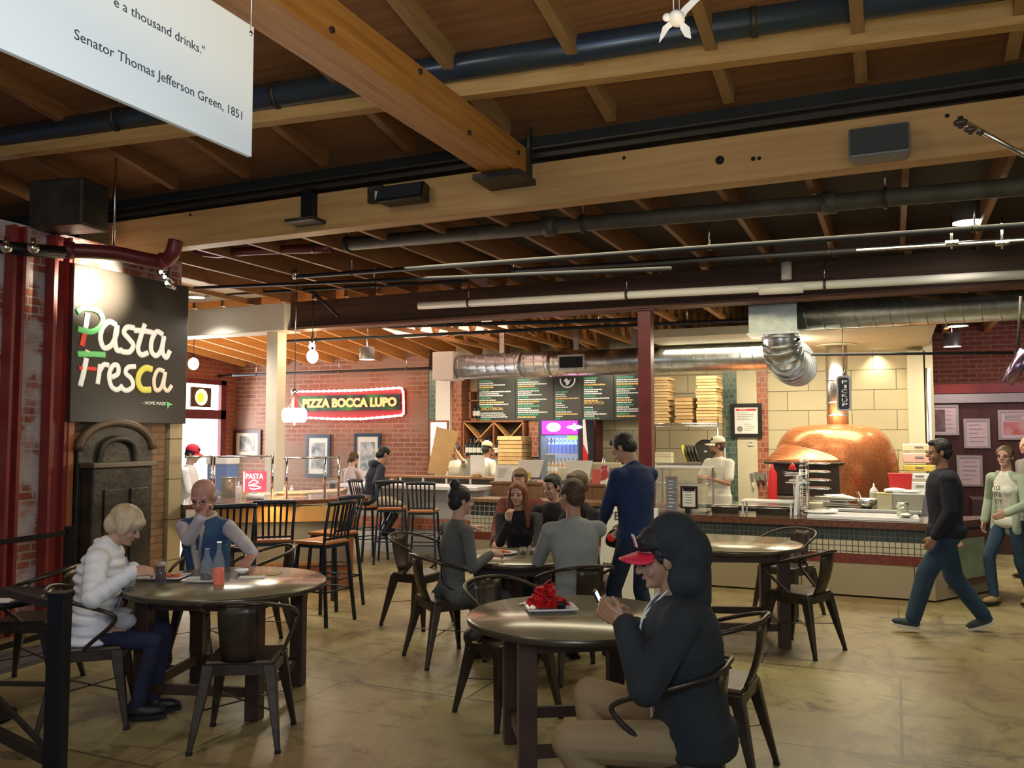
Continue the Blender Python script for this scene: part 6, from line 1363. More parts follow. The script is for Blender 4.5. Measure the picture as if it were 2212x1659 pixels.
# black bag on the chair
pb = CH['bag'].location
tag(bake(B().ell((pb.x-.12, pb.y-.02, .52), (.13, .10, .07)).ell((pb.x-.19, pb.y-.05, .47), (.09, .09, .07)).cap((pb.x-.25, pb.y, .48), (pb.x-.22, pb.y-.1, .40), .04, .03), 'shoulder_bag', mat('bag_black', (.012, .012, .014), .5, bump=.4, bs=20), None, .012, 3), 'black soft bag lying on the armchair behind the front table', 'bag')
tag(B().box((pb.x-.17, pb.y-.16, .456), (pb.x+.17, pb.y+.14, .464)).build('seat_pad', m_cardt), 'pale thin pad on the seat of the armchair behind the front table', 'pad')
# ================================================================== PEOPLE
def skin(nm, c, c2=None): return mat('skin_'+nm, c, .5, 0, c2 or tuple(v*.88 for v in c), 9)
SK = {'fair': skin('fair', (.58, .33, .24)), 'pink': skin('pink', (.60, .30, .24)), 'tan': skin('tan', (.42, .22, .13)), 'shade': skin('shade', (.46, .24, .16))}
m_eye = mat('eye_dark', (.03, .02, .02), .3); m_lip = mat('lip', (.40, .12, .10), .5)
def cloth(nm, c, c2=None, r=.85, bump=.35, bs=9, ns=5): return mat('cloth_'+nm, c, r, 0, c2 or tuple(min(1, v*1.35+.004) for v in c), ns, bump, bs, sheen=.0)
def rotm(yaw, pitch=0, roll=0): return Matrix.Rotation(yaw, 3, 'Z') @ Matrix.Rotation(pitch, 3, 'X') @ Matrix.Rotation(roll, 3, 'Y')
def ik(a, c, l1, l2, pole):
    a = V(a); c = V(c); d = c-a; L = min(d.length, (l1+l2)*.995); u = d.normalized(); c2 = a+u*L
    x = (l1*l1-l2*l2+L*L)/(2*L); h = math.sqrt(max(0, l1*l1-x*x)); p = V(pole); p = p-u*p.dot(u)
    p = p.normalized() if p.length > 1e-4 else V((0, 0, -1)); return a+u*x+p*h, c2
def prof_at(bs, t):
    for j in range(len(bs)-1):
        if bs[j][0] <= t <= bs[j+1][0]: u = (t-bs[j][0])/(bs[j+1][0]-bs[j][0]); return bs[j][1]*(1-u)+bs[j+1][1]*u, bs[j][2]*(1-u)+bs[j+1][2]*u
    return bs[-1][1:]
def person(label, loc, yaw, H=1.74, sk='fair', seat=None, lean=0, tw=0, side=0, pelv=(0, 0), hy=0, hp=0, hr=0, wr=None, ank=None, kn=None, el=None, top=None, sleeve='long', topfat=1., hem=.0, bot=None, bfat=1.,
           shoe=None, hair='short', hc=None, vox=.009, hands=None, puff=0, toes=None, headk=1., neckf=.0, sh=1., face=True, legk=1.0, toplen=0, hood=None, cap_=None, collar=None, femme=0):
    s = H/1.74; U = lambda *p: V(p)*s
    if seat is None: P = V((pelv[0], pelv[1], .93*s))
    else: P = V((pelv[0], pelv[1], seat+.085))
    up = V((math.sin(side), math.sin(lean), math.cos(lean))).normalized()
    rt = V((math.cos(tw), math.sin(tw), 0)); rt = (rt-up*rt.dot(up)).normalized(); fw = up.cross(rt)
    spl = .50*s; N = P+up*spl+fw*.0
    C = P+up*spl*.62
    Rs = Matrix((rt, fw, up)).transposed()
    hd = Rs.to_3x3() @ rotm(hy, 0) if False else rotm(math.atan2(rt.y, rt.x)+hy) @ rotm(0, hp, hr)
    neckdir = (up*.7+V((0, 0, 1))*.3+fw*neckf).normalized()
    Hc = N+neckdir*.135*s+(hd @ V((0, .022, .045)))*s
    k = s*headk
    def hp_(x, y, z): return Hc+hd @ (V((x, y, z))*k)
    root_rz = yaw
    base_ = [(.0, .150, .112), (.22, .138, .106), (.42, .142, .112), (.62, .160, .118), (.80, .163, .112), (.93, .135, .090), (1.0, .10, .075)]
    if femme: base_ = [(.0, .150, .108), (.22, .122, .092), (.42, .125, .100), (.62, .142, .122), (.80, .145, .104), (.93, .122, .082), (1.0, .09, .07)]
    S = {}; E = {}; Wt = {}
    shw = .178*s*sh
    inv = Matrix.Rotation(-root_rz, 3, 'Z')
    def loc_(p): return inv @ (V(p)-V((loc[0], loc[1], 0)))
    wr = wr or {}; el = el or {}; hands = hands or {}; ank = ank or {}; kn = kn or {}
    for sd, sg in (('L', -1), ('R', 1)):
        S[sd] = N-up*.055*s+rt*(sg*shw)
        t_ = wr.get(sd)
        if t_ is None: w_ = S[sd]+V((sg*.06, .05, -.50))*s
        elif len(t_) == 4: w_ = loc_(t_[:3])
        else: w_ = S[sd]+rt*(t_[0]*s)+fw*(t_[1]*s)+V((0, 0, t_[2]*s))
        E[sd], Wt[sd] = ik(S[sd], w_, .285*s, .255*s, el.get(sd, (sg*.5, -.6, -.7)))
    hipw = .095*s; Hp = {}; Kn = {}; An = {}
    for sd, sg in (('L', -1), ('R', 1)):
        Hp[sd] = P+V((sg*hipw, 0, -.02*s))
        a_ = ank.get(sd, (sg*.11, .0 if seat is None else .42, .09)); a_ = V((a_[0], a_[1], a_[2]))
        Kn[sd], An[sd] = ik(Hp[sd], a_, .43*s*legk, .42*s*legk, kn.get(sd, (sg*.12, 1, .3)))
    # --- body
    b = B()
    b.ell(hp_(0, -.010, .038), (.073*k, .093*k, .078*k), hd, 20, 14).ell(hp_(0, .030, -.022), (.057*k, .060*k, .085*k), hd, 20, 14).ell(hp_(0, .052, -.075), (.038*k, .036*k, .032*k), hd)
    b.cap(hp_(0, .080, .022), hp_(0, .105, -.020), .0085*k, .0135*k, 8).ell(hp_(-.009, .096, -.024), (.010*k, .010*k, .008*k), hd, 8, 6).ell(hp_(.009, .096, -.024), (.010*k, .010*k, .008*k), hd, 8, 6)
    for sg in (-1, 1):
        b.ell(hp_(sg*.030, .072, .022), (.026*k, .014*k, .009*k), hd, 10, 8).ell(hp_(sg*.034, .062, -.032), (.022*k, .020*k, .022*k), hd, 10, 8)
        b.ell(hp_(sg*.073, -.008, -.008), (.010*k, .020*k, .030*k), hd, 10, 8)
    b.ell(hp_(0, .083, -.052), (.022*k, .011*k, .009*k), hd, 10, 6).ell(hp_(0, .080, -.086), (.017*k, .014*k, .015*k), hd, 10, 8)
    b.cap(N-up*.03*s, hp_(0, -.012, -.05), .056*s, .050*s, 14)
    for t_ in (.1, .35, .6, .85): b.ell(P+up*spl*t_, (.115*s, .075*s, .10*s), Rs)
    b.cap(S['L'], S['R'], .045*s, .045*s)
    for sd, sg in (('L', -1), ('R', 1)):
        b.cap(S[sd], E[sd], .040*s, .034*s).cap(E[sd], Wt[sd], .036*s, .023*s)
        b.cap(Hp[sd], Kn[sd], .068*s, .046*s).cap(Kn[sd], An[sd], .046*s, .032*s)
        h = hands.get(sd, {}); fd = (Wt[sd]-E[sd]).normalized(); dr = V(h['dir']).normalized() if 'dir' in h else fd
        pn = V(h.get('n', (-sg, 0, -.2))); pn = (pn-dr*pn.dot(dr)).normalized(); sdv = dr.cross(pn)*(1 if sg > 0 else -1)
        # sdv points to the thumb side
        cu = h.get('curl', .45); hs = s*h.get('k', 1.0)
        if Wt[sd] is not None:
            w0 = Wt[sd]; b.cap(w0, w0+dr*.03*hs, .023*hs, .026*hs)
            for o_ in (-.026, -.009, .009, .026): b.cap(w0+dr*.025*hs+sdv*(o_*.75*hs), w0+dr*.088*hs+sdv*(o_*hs), .0145*hs, .0125*hs, 8)
            for o_, L in ((.028, .072), (.0095, .080), (-.0095, .074), (-.028, .058)):
                p = w0+dr*.090*hs+sdv*(o_*hs); d_ = dr.copy(); ax = pn.cross(dr)
                for q_, f in enumerate((.45, .30, .25)):
                    d_ = Matrix.Rotation(-cu*(.8 if q_ == 0 else 1.), 3, ax) @ d_ if False else (d_*math.cos(cu)+pn*math.sin(cu)*(1 if q_ == 0 else 1)).normalized() if q_ == 0 else (d_*math.cos(cu)+(pn*d_.dot(dr)-dr*d_.dot(pn))*math.sin(cu)).normalized()
                    e_ = p+d_*(L*f*hs); b.cap(p, e_, (.0092-.0008*q_)*hs, (.0084-.0008*q_)*hs, 8); p = e_
            p = w0+dr*.03*hs+sdv*.026*hs; d_ = (dr*.75+sdv*.55+pn*.35).normalized(); e_ = p+d_*.045*hs; b.cap(p, e_, .0135*hs, .0105*hs, 8); b.cap(e_, e_+(dr*.85+pn*.4).normalized()*.032*hs, .0105*hs, .009*hs, 8)
    body = bake(b, 'person', SK[sk], None, vox, 2)
    body.location = (loc[0], loc[1], loc[2] if len(loc) > 2 else 0); body.rotation_euler = (0, 0, root_rz)
    tag(body, label, 'person')
    if face:
        q = B()
        for sg in (-1, 1): B().ell(hp_(sg*.029, .0835, .002), (.0125*k, .006*k, .0065*k), hd, 10, 8).build('eye', m_eye, body); B().ell(hp_(sg*.030, .089, .026), (.018*k, .004*k, .0035*k), hd, 8, 6).build('eyebrow', hc or m_eye, body)
        B().ell(hp_(0, .093, -.053), (.019*k, .005*k, .006*k), hd, 10, 6).build('lips', m_lip, body)
    # --- top
    if top:
        g = .012*s*topfat; q = B(); f_ = topfat
        if puff:
            n_ = int((spl*.98+hem)/puff)
            for i in range(n_+1):
                t_ = -hem/spl+(1+hem/spl)*.97*i/n_; tt = max(0, t_)
                for j in range(len(base_)-1):
                    if base_[j][0] <= tt <= base_[j+1][0]: u_ = (tt-base_[j][0])/(base_[j+1][0]-base_[j][0]); wx_ = base_[j][1]*(1-u_)+base_[j+1][1]*u_; wy_ = base_[j][2]*(1-u_)+base_[j+1][2]*u_; break
                else: wx_, wy_ = base_[-1][1:]
                q.ell(P+up*(spl*t_) if t_ >= 0 else P+V((0, .03, spl*t_)), (wx_*s*f_+.006-.02*min(0, t_), wy_*s*f_+.008-.25*min(0, t_), puff*(.86 if t_ >= 0 else 1.3)), Rs if t_ >= 0 else None, 22, 8)
            q.ell(C, (.145*s*f_, .10*s*f_, .28*s), Rs)
        else:
            for j in range(19):
                t_ = j/18*.93; wx_, wy_ = prof_at(base_, t_); q.ell(P+up*(spl*t_), (wx_*s*f_, wy_*s*f_, .07*s), Rs, 20, 12)
            if hem:
                for j in range(5): q.ell(P-V((0, 0, hem*j/4)), (.158*s*f_, .128*s*f_, .07*s), None, 20, 10)
        q.cap(S['L'], S['R'], .058*s*f_, .058*s*f_)
        q.cap(N-up*.05*s, N+up*.005*s, .085*s, .062*s)
        if femme: q.ell(P+up*spl*.64+fw*.075*s+rt*.055*s, (.06*s, .06*s, .06*s), Rs).ell(P+up*spl*.64+fw*.075*s-rt*.055*s, (.06*s, .06*s, .06*s), Rs)
        for sd in 'LR':
            a_, e_, w_ = S[sd], E[sd], Wt[sd]
            def arm(p0, p1, r0, r1, upto=1.):
                p1_ = p0+(p1-p0)*upto
                if puff:
                    n_ = max(2, int((p1_-p0).length/puff))
                    dd = (p1_-p0).normalized(); x_, y_, z_ = frame_z(dd); RR = Matrix((x_, y_, z_)).transposed()
                    for i in range(n_+1): u_ = i/n_; rr = r0+(r1-r0)*u_*upto; q.ell(p0+(p1_-p0)*u_, (rr*1.06, rr*1.06, puff*.86), RR, 16, 8)
                    q.cap(p0, p1_, r0*.93, r1*.93)
                else: q.cap(p0, p1_, r0, r0+(r1-r0)*upto)
            if sleeve == 'none': continue
            if sleeve == 'short': arm(a_, e_, .058*s*f_, .056*s*f_, .72)
            else: arm(a_, e_, .055*s*f_, .047*s*f_); arm(e_, w_, .048*s*f_, .036*s*f_, .97 if sleeve == 'long' else .4)
        bake(q, toplen or 'shirt', top, body, vox*1.15 if not puff else .008, 2 if puff else 9)
    if collar:
        q = B(); cpt = N+up*.025*s
        ring = [cpt+Rs @ V((math.cos(a)*.070*s, math.sin(a)*.068*s, .014*s*math.sin(a+3.14))) for a in [2*math.pi*i/20 for i in range(20)]]
        q.tube(ring, .020*s, 8, closed=True); q.build('collar', collar, body)
    if bot:
        q = B(); q.ell(P+V((0, 0, -.005)), (.146*s*min(bfat, topfat*.94), .108*s*min(bfat, topfat*.94), .105*s), None, 20, 12)
        for sd in 'LR': q.cap(Hp[sd]-V((0, 0, .03)), Kn[sd], .084*s*min(bfat, 1.18), .062*s*bfat, 14).cap(Kn[sd], Kn[sd]+(An[sd]-Kn[sd])*.97, .062*s*bfat, .050*s*bfat, 14)
        bake(q, 'trousers', bot, body, vox*1.1, 7)
    if shoe:
        for sd, sg in (('L', -1), ('R', 1)):
            ty = (toes or {}).get(sd, 0); tp_ = (toes or {}).get(sd+'p', 0)
            R_ = rotm(ty, tp_); a_ = An[sd]; q = B(); q.ell(a_+R_ @ V((0, .055, -.045))*s, (.044*s, .125*s, .038*s), R_).ell(a_+R_ @ V((0, -.01, -.02))*s, (.042*s, .055*s, .055*s), R_).cap(a_+R_ @ V((0, 0, -.02))*s, a_+V((0, 0, .03)), .042*s, .04*s)
            o = bake(q, 'shoe', shoe, body, .008, 2)
            q = B(); q.add([], [])
            prof_ = [(-.040, -.055), (.035, -.055), (.045, .05), (.042, .13), (.02, .178), (-.02, .178), (-.042, .13), (-.045, .05)]
            q.poly([a_+R_ @ V((x_, y_, -.088))*s for x_, y_ in prof_], (R_ @ V((0, 0, .022)))*s); q.build('sole', m_rubber if shoe.name != 'cloth_sneaker' else m_white, o)
    # --- hair
    if hair and hc:
        q = B()
        if hair == 'short':
            q.ell(hp_(0, -.022, .052), (.082*k, .094*k, .080*k), hd, 20, 14).ell(hp_(0, -.050, .0), (.076*k, .062*k, .075*k), hd)
            q.ell(hp_(0, .045, .092), (.055*k, .04*k, .030*k), hd)
            for sg in (-1, 1): q.ell(hp_(sg*.068, .012, .030), (.014*k, .022*k, .040*k), hd, 10, 8)
        elif hair == 'fringe':       # bobbed grey blonde hair
            q.ell(hp_(0, -.018, .050), (.097*k, .112*k, .094*k), hd, 20, 14).ell(hp_(0, -.065, -.01), (.088*k, .070*k, .080*k), hd).ell(hp_(0, .070, .062), (.065*k, .036*k, .035*k), hd)
            for sg in (-1, 1): q.ell(hp_(sg*.078, .015, .01), (.022*k, .045*k, .060*k), hd)
        elif hair == 'bald':
            for sg in (-1, 1): q.ell(hp_(sg*.068, -.03, .005), (.016*k, .045*k, .035*k), hd)
            q.ell(hp_(0, -.075, -.005), (.06*k, .028*k, .035*k), hd)
        elif hair in ('long', 'pony', 'bun', 'back'):
            q.ell(hp_(0, -.020, .048), (.084*k, .098*k, .083*k), hd, 20, 14).ell(hp_(0, -.052, .0), (.078*k, .060*k, .080*k), hd)
            for sg in (-1, 1): q.ell(hp_(sg*.070, .020, .040), (.014*k, .032*k, .048*k), hd, 10, 8)
            if hair == 'long':
                for sg in (-1, 1): q.cap(hp_(sg*.072, .0, .03), hp_(sg*.085, .01, -.14), .028*k, .034*k).cap(hp_(sg*.085, .01, -.14), hp_(sg*.10, .045, -.30), .034*k, .022*k)
                q.cap(hp_(0, -.07, 0), hp_(0, -.08, -.20), .06*k, .06*k)
            if hair == 'bun': q.ell(hp_(0, -.065, .135), (.046*k, .046*k, .042*k), hd).ell(hp_(0, -.055, .10), (.030*k, .030*k, .03*k), hd)
            if hair == 'pony': q.ell(hp_(0, -.10, .03), (.035*k, .035*k, .035*k), hd).cap(hp_(0, -.115, .03), hp_(0, -.13, -.10), .028*k, .018*k)
            if hair == 'back': q.ell(hp_(0, -.095, -.035), (.052*k, .042*k, .05*k), hd)
        bake(q, 'hair', hc, body, .008 if hair != 'bald' else .006, 1)
    info = dict(body=body, hp=hp_, hd=hd, k=k, S=S, E=E, W=Wt, N=N, P=P, base=base_, fat=topfat, up=up, rt=rt, fw=fw, s=s, Rs=Rs, K=Kn, A=An)
    if cap_:
        q = B(); q.lathe([(.086*k, .0), (.088*k, .02), (.078*k, .055), (.052*k, .082), (.012*k, .094)], 28, mtx=Matrix.Translation(hp_(0, -.018, .050)) @ (hd @ rotm(0, cap_.get('tilt', 0))).to_4x4() @ Matrix.Diagonal((1, 1.14, 1, 1)))
        c = q.build('cap', cap_['m'], body)
        P_ = [(-.070, .06), (-.062, .11), (-.040, .150), (0, .165), (.040, .150), (.062, .11), (.070, .06)]
        bl_ = []; R_ = hd @ rotm(0, cap_.get('tilt', 0)-.12)
        q = B(); vs = []; nb_ = 12
        for zo in (0, .006):
            for j in range(4):
                for i in range(nb_+1):
                    a_ = math.radians(-58+116*i/nb_); u_ = j/3; ri = .084; ro = .084+.085*math.cos(a_*1.35)**.5 if abs(a_*1.35) < 1.55 else .086
                    r_ = ri+(ro-ri)*u_; x_ = r_*math.sin(a_); y_ = r_*math.cos(a_)*1.10; vs.append(hp_(0, -.018, .050)+R_ @ (V((x_, y_, .004+zo-3.2*x_*x_))*k))
        n1 = nb_+1; L_ = 4*n1; fs = []
        for j in range(3):
            for i in range(nb_): a0 = j*n1+i; fs += [(a0, a0+1, a0+n1+1, a0+n1), (L_+a0, L_+a0+n1, L_+a0+n1+1, L_+a0+1)]
        for i in range(nb_): fs += [(3*n1+i, 3*n1+i+1, L_+3*n1+i+1, L_+3*n1+i), (i+1, i, L_+i, L_+i+1)]
        for j in range(3): fs += [(j*n1, j*n1+n1, L_+j*n1+n1, L_+j*n1), (j*n1+nb_+n1, j*n1+nb_, L_+j*n1+nb_, L_+j*n1+nb_+n1)]
        q.add(vs, fs, True); q.build('cap_brim', cap_['brim'], c)
        info['cap'] = c
    return info
m_hair = {'black': mat('hair_black', (.012, .010, .012), .45, bump=.6, bs=60), 'brown': mat('hair_brown', (.055, .028, .014), .5, 0, (.09, .045, .022), 30, .6, 60), 'red': mat('hair_red', (.16, .045, .018), .45, 0, (.24, .08, .03), 25, .6, 50, st=(1, 1, .3)),
          'blonde': mat('hair_blonde', (.46, .34, .20), .5, 0, (.66, .55, .40), 16, .6, 50, st=(1, 1, .4)), 'grey': mat('hair_grey', (.55, .50, .47), .6, 0, (.65, .6, .58), 20, .5, 50), 'dblonde': mat('hair_dblonde', (.10, .06, .03), .5, 0, (.17, .10, .05), 30, .6, 50)}
def FR(I, t_, o=.0): return I['P']+I['up']*(.50*t_*I['s'])+I['fw']*(prof_at(I['base'], max(0, t_))[1]*I['s']*I['fat']+o)
def W4(p): return (p.x, p.y, p.z, 1)

# 1 elderly woman, white quilted jacket
yw = rz(-80); L1 = G(200, 5.30)
c_white = cloth('white_puffer', (.82, .84, .92), (.88, .90, .96), .45, .15, 14)
hL = at(305, 1215, 5.35); hR = at(300, 1240, 5.10)
I = person('elderly woman in white quilted jacket and navy trousers eating at the left table', L1, yw, 1.64, 'fair', seat=.475, lean=.17, tw=0, hp=-.52, hy=-.12, pelv=(0, .0), wr={'L': W4(at(287, 1228, 5.45)), 'R': W4(at(283, 1238, 5.08))},
           el={'L': (-.6, -.3, -.8), 'R': (.7, -.3, -.8)}, top=c_white, puff=.056, topfat=1.32, hem=.13, toplen='jacket', bot=cloth('navy', (.012, .015, .045)), bfat=.95, shoe=cloth('black_shoe', (.012, .012, .014), r=.5), ank={'L': (-.05, .36, .10), 'R': (.08, .30, .10)},
           hair='fringe', hc=m_hair['blonde'], vox=.0055, collar=c_white, hands={'L': dict(dir=(-.1, .9, -.1), n=(.5, 0, -.8), curl=.55), 'R': dict(dir=(-.2, .9, .1), n=(-.6, 0, -.6), curl=.6)}, neckf=.45, femme=1)
b_ = I['body']; m_zip = mat('zip_blue', (.25, .28, .42), .5)
P = [FR(I, t_, .018) for t_ in (.0, .2, .4, .6, .8, .93)]
B().tube(cr(P, 3), .006, 6).build('zip', m_zip, b_)
q = B().ell((.02, .16, .645), (.11, .09, .018)).ell((.10, .22, .60), (.05, .07, .05)); bake(q, 'lap_napkin', cloth('lap_napkin', (.55, .52, .48), (.35, .36, .55), ns=18), b_, .008, 2)

# 2 elderly man, blue vest
L2 = G(452, 6.72); 
c_cream = cloth('cream_shirt', (.52, .47, .43)); c_lav = cloth('lavender_sleeve', (.50, .47, .55)); c_vest = cloth('blue_vest', (.030, .085, .20), (.04, .12, .26), .7)
I = person('bald elderly man in blue vest resting his chin on his hand at left table', L2, rz(170), 1.80, 'pink', seat=.47, lean=.13, hp=-.30, hy=.16, wr={'R': W4(at(434, 1118, 6.30)), 'L': W4(at(562, 1212, 6.10))},
           el={'R': (.3, .1, -1), 'L': (-.8, -.1, -.6)}, top=c_lav, topfat=1.08, toplen='shirt', bot=cloth('dark_trousers', (.012, .012, .022)), shoe=MT['cloth_black_shoe'], ank={'L': (-.16, .30, .10), 'R': (.12, .38, .10)}, hair='bald', hc=m_hair['grey'], vox=.0065,
           hands={'R': dict(dir=(-.25, -.3, .9), n=(-.5, -.6, 0), curl=1.1), 'L': dict(dir=(.1, .8, -.5), n=(.1, -.2, -1), curl=.7)}, collar=c_cream, headk=1.15)
def shell(I, nm, m, fat, t0, t1, vox=.009, sleeves=False, extra=None, w=(.160, .118)):
    q = B(); s = I['s']
    for j in range(16): t_ = t0+(t1-t0)*j/15; a_, c_ = prof_at(I['base'], t_); q.ell(I['P']+I['up']*(.5*s*t_), (a_*s*fat*I['fat'], c_*s*fat*I['fat'], .07*s), I['Rs'], 20, 10)
    q.cap(I['S']['L']+I['rt']*.02*s, I['S']['R']-I['rt']*.02*s, .062*s*fat, .062*s*fat)
    if extra: extra(q)
    return bake(q, nm, m, I['body'], vox, 3)
shell(I, 'vest', c_vest, 1.10, 0, .95)
q = B(); q.add([I['P']+I['up']*(.5*t_*I['s'])+I['fw']*(.158 if t_ < .8 else .148)*I['s']+I['rt']*(x_*I['s']) for t_, x_ in ((.30, -.008), (.30, .008), (.6, .035), (.9, .06), (1.0, .04), (1.0, -.04), (.9, -.06), (.6, -.035))], [(0, 1, 2, 3, 4, 5, 6, 7)]);
me_ = B(); pts_ = [I['P']+I['up']*(.5*t_*I['s'])+I['fw']*(prof_at(I['base'], t_)[1]*1.19+.004)*I['s']+I['rt']*(x_*I['s']) for t_, x_ in ((.28, -.008), (.28, .008), (.6, .030), (.95, .055), (1.0, .03), (1.0, -.03), (.95, -.055), (.6, -.030))]
me_.poly(pts_, I['fw']*.022); me_.build('shirt_front', c_cream, I['body'])
q = B()
for sg in (-1, 1): ringc = I['hp'](sg*.031, .100, .0); q.tube([ringc+I['hd'] @ V((.022*math.cos(a), 0, .016*math.sin(a))) for a in [2*math.pi*i/16 for i in range(16)]], .0016, 5, closed=True)
q.tube([I['hp'](-.010, .100, .003), I['hp'](.010, .100, .003)], .0016, 5); q.tube([I['hp'](-.053, .098, .004), I['hp'](-.078, .01, .004)], .0015, 5); q.tube([I['hp'](.053, .098, .004), I['hp'](.078, .01, .004)], .0015, 5)
q.build('glasses', m_iron, I['body'])

# 3 woman with bun, grey dress
L3 = G(975, 6.68)
c_grey = cloth('grey_dress', (.085, .090, .090), (.115, .12, .115))
I = person('woman with black hair bun in long grey dress, seated at the middle table', L3, rz(-58), 1.68, 'fair', seat=.47, lean=.10, hp=-.08, hy=-.10, wr={'L': W4(at(1012, 1140, 7.05)), 'R': W4(at(1060, 1198, 6.65))},
           el={'L': (-.5, .3, -1), 'R': (.6, -.6, -1)}, top=c_grey, toplen='dress', femme=1, bot=c_grey, bfat=1.12, shoe=MT['cloth_black_shoe'], hair='bun', hc=m_hair['black'], vox=.008, ank={'L': (-.06, .25, .10), 'R': (.06, .20, .10)},
           hands={'L': dict(dir=(.3, .9, .1), n=(0, .2, -1), curl=.2), 'R': dict(dir=(0, 1, .1), n=(-.5, 0, -.5), curl=.7)})
q = B(); s = I['s']; P = [I['S']['L']*.55+I['N']*.45+I['up']*.01, I['P']+I['up']*.36-I['fw']*.128-I['rt']*.05, I['P']+I['up']*.2-I['fw']*.122+I['rt']*.02, I['P']+I['up']*.04-I['fw']*.12+I['rt']*.10, I['P']+I['up']*-.02+I['rt']*.155]
q.tube(cr(P, 5), .006, 6); q.build('bag_strap', m_black, I['body'])

# 4 red haired woman
L4 = G(1122, 7.98); c_blk = cloth('black_top', (.014, .010, .016), (.022, .016, .022))
I = person('red haired woman in black top with chin on her hand facing the viewer', L4, rz(176), 1.66, 'fair', seat=.455, lean=.14, hp=-.12, hy=-.22, wr={'R': W4(at(1098, 1128, 7.62)), 'L': W4(at(1158, 1190, 7.45))}, el={'R': (.2, .1, -1), 'L': (-.6, -.2, -.8)},
           top=c_blk, toplen='sweater', femme=1, bot=cloth('dark_trousers', (.012, .012, .022)), shoe=MT['cloth_black_shoe'], hair='long', hc=m_hair['red'], vox=.007, hands={'R': dict(dir=(-.1, -.1, 1), n=(-.5, -.8, 0), curl=.7), 'L': dict(dir=(.6, .8, -.2), n=(0, 0, -1), curl=.5)})
# 5 man behind her
L5 = G(1125, 9.0)
I = person('short haired man in dark red jacket seated behind the red haired woman', L5, rz(172), 1.78, 'pink', seat=.47, lean=.08, hp=-.25, wr={'R': (.02, .38, -.32), 'L': (-.02, .38, -.32)}, top=cloth('dark_red', (.11, .022, .018)), toplen='jacket', topfat=1.1, bot=MT['cloth_dark_trousers'], shoe=MT['cloth_black_shoe'], hair='short', hc=m_hair['dblonde'], vox=.010)
tag(B().cbox((L5.x, L5.y, .22), (.42, .42, .44), rzv=.4).box((0, 0, 0), (0, 0, 0)).build('wooden_stool', m_tableleg) if False else B().cbox((L5.x, L5.y, .235), (.40, .40, .45), rzv=.4).build('wooden_stool', m_tableleg, bevel=.02), 'dark block stool hidden under the man in the dark red jacket', 'stool')
# 6 grey sweater man
L6 = G(1246, 6.32); c_sw = cloth('grey_sweater', (.25, .27, .27), (.32, .34, .33))
I = person('man in light grey sweater seen from behind at the middle table', L6, rz(14), 1.82, 'shade', seat=.475, lean=.12, hp=-.05, hy=.45, wr={'L': W4(at(1168, 1190, 6.75)), 'R': W4(at(1240, 1185, 6.95))}, el={'L': (-.45, -.2, -1), 'R': (.6, -.2, -1)},
           top=c_sw, toplen='sweater', topfat=1.10, hem=.03, bot=cloth('jeans_grey', (.05, .06, .07)), shoe=MT['cloth_black_shoe'], hair='short', hc=m_hair['brown'], vox=.007)
# 7 dark haired diner beyond
L7 = G(1200, 8.36)
I = person('dark haired diner in black partly hidden beyond the man in grey', L7, rz(165), 1.72, 'fair', seat=.47, lean=.10, hp=-.2, hy=-.5, wr={'R': (.0, .35, -.28), 'L': (-.0, .36, -.30)}, top=c_blk, toplen='sweater', bot=MT['cloth_dark_trousers'], shoe=MT['cloth_black_shoe'], hair='short', hc=m_hair['black'], vox=.010)
# 8 second diner
L8 = G(1266, 7.75)
I = person('brown haired diner in black leaning in beside the standing man', L8, rz(120), 1.84, 'tan', seat=.47, lean=.10, hp=-.2, wr={'R': (-.05, .40, -.25), 'L': (.0, .40, -.30)}, top=c_blk, toplen='sweater', bot=MT['cloth_dark_trousers'], shoe=MT['cloth_black_shoe'], hair='short', hc=m_hair['dblonde'], vox=.010)
tag(B().cbox((L8.x, L8.y, .235), (.38, .38, .45), rzv=.2).build('wooden_stool', m_tableleg, bevel=.02), 'dark block stool hidden under the brown haired diner', 'stool')

# 9 standing man in blue
L9 = G(1376, 6.75); c_blue = cloth('blue_sweater', (.007, .020, .085), (.010, .034, .11))
I = person('standing man in dark blue sweater and dark jeans looking down, seen from behind', L9, rz(38), 1.78, 'fair', lean=.05, hp=-.62, hy=.22, wr={'L': W4(at(1300, 1130, 7.0)), 'R': W4(at(1345, 1140, 7.2))}, el={'L': (-.9, -.6, -.6), 'R': (.9, -.3, -.7)},
           top=c_blue, toplen='sweater', topfat=1.12, hem=.02, bot=cloth('dark_jeans', (.012, .022, .045), (.02, .035, .065)), shoe=MT['cloth_black_shoe'], hair='short', hc=m_hair['black'], vox=.0075, neckf=.35, hands={'L': dict(curl=.6)}, ank={'L': (-.13, .06, .09), 'R': (.13, -.04, .09)})

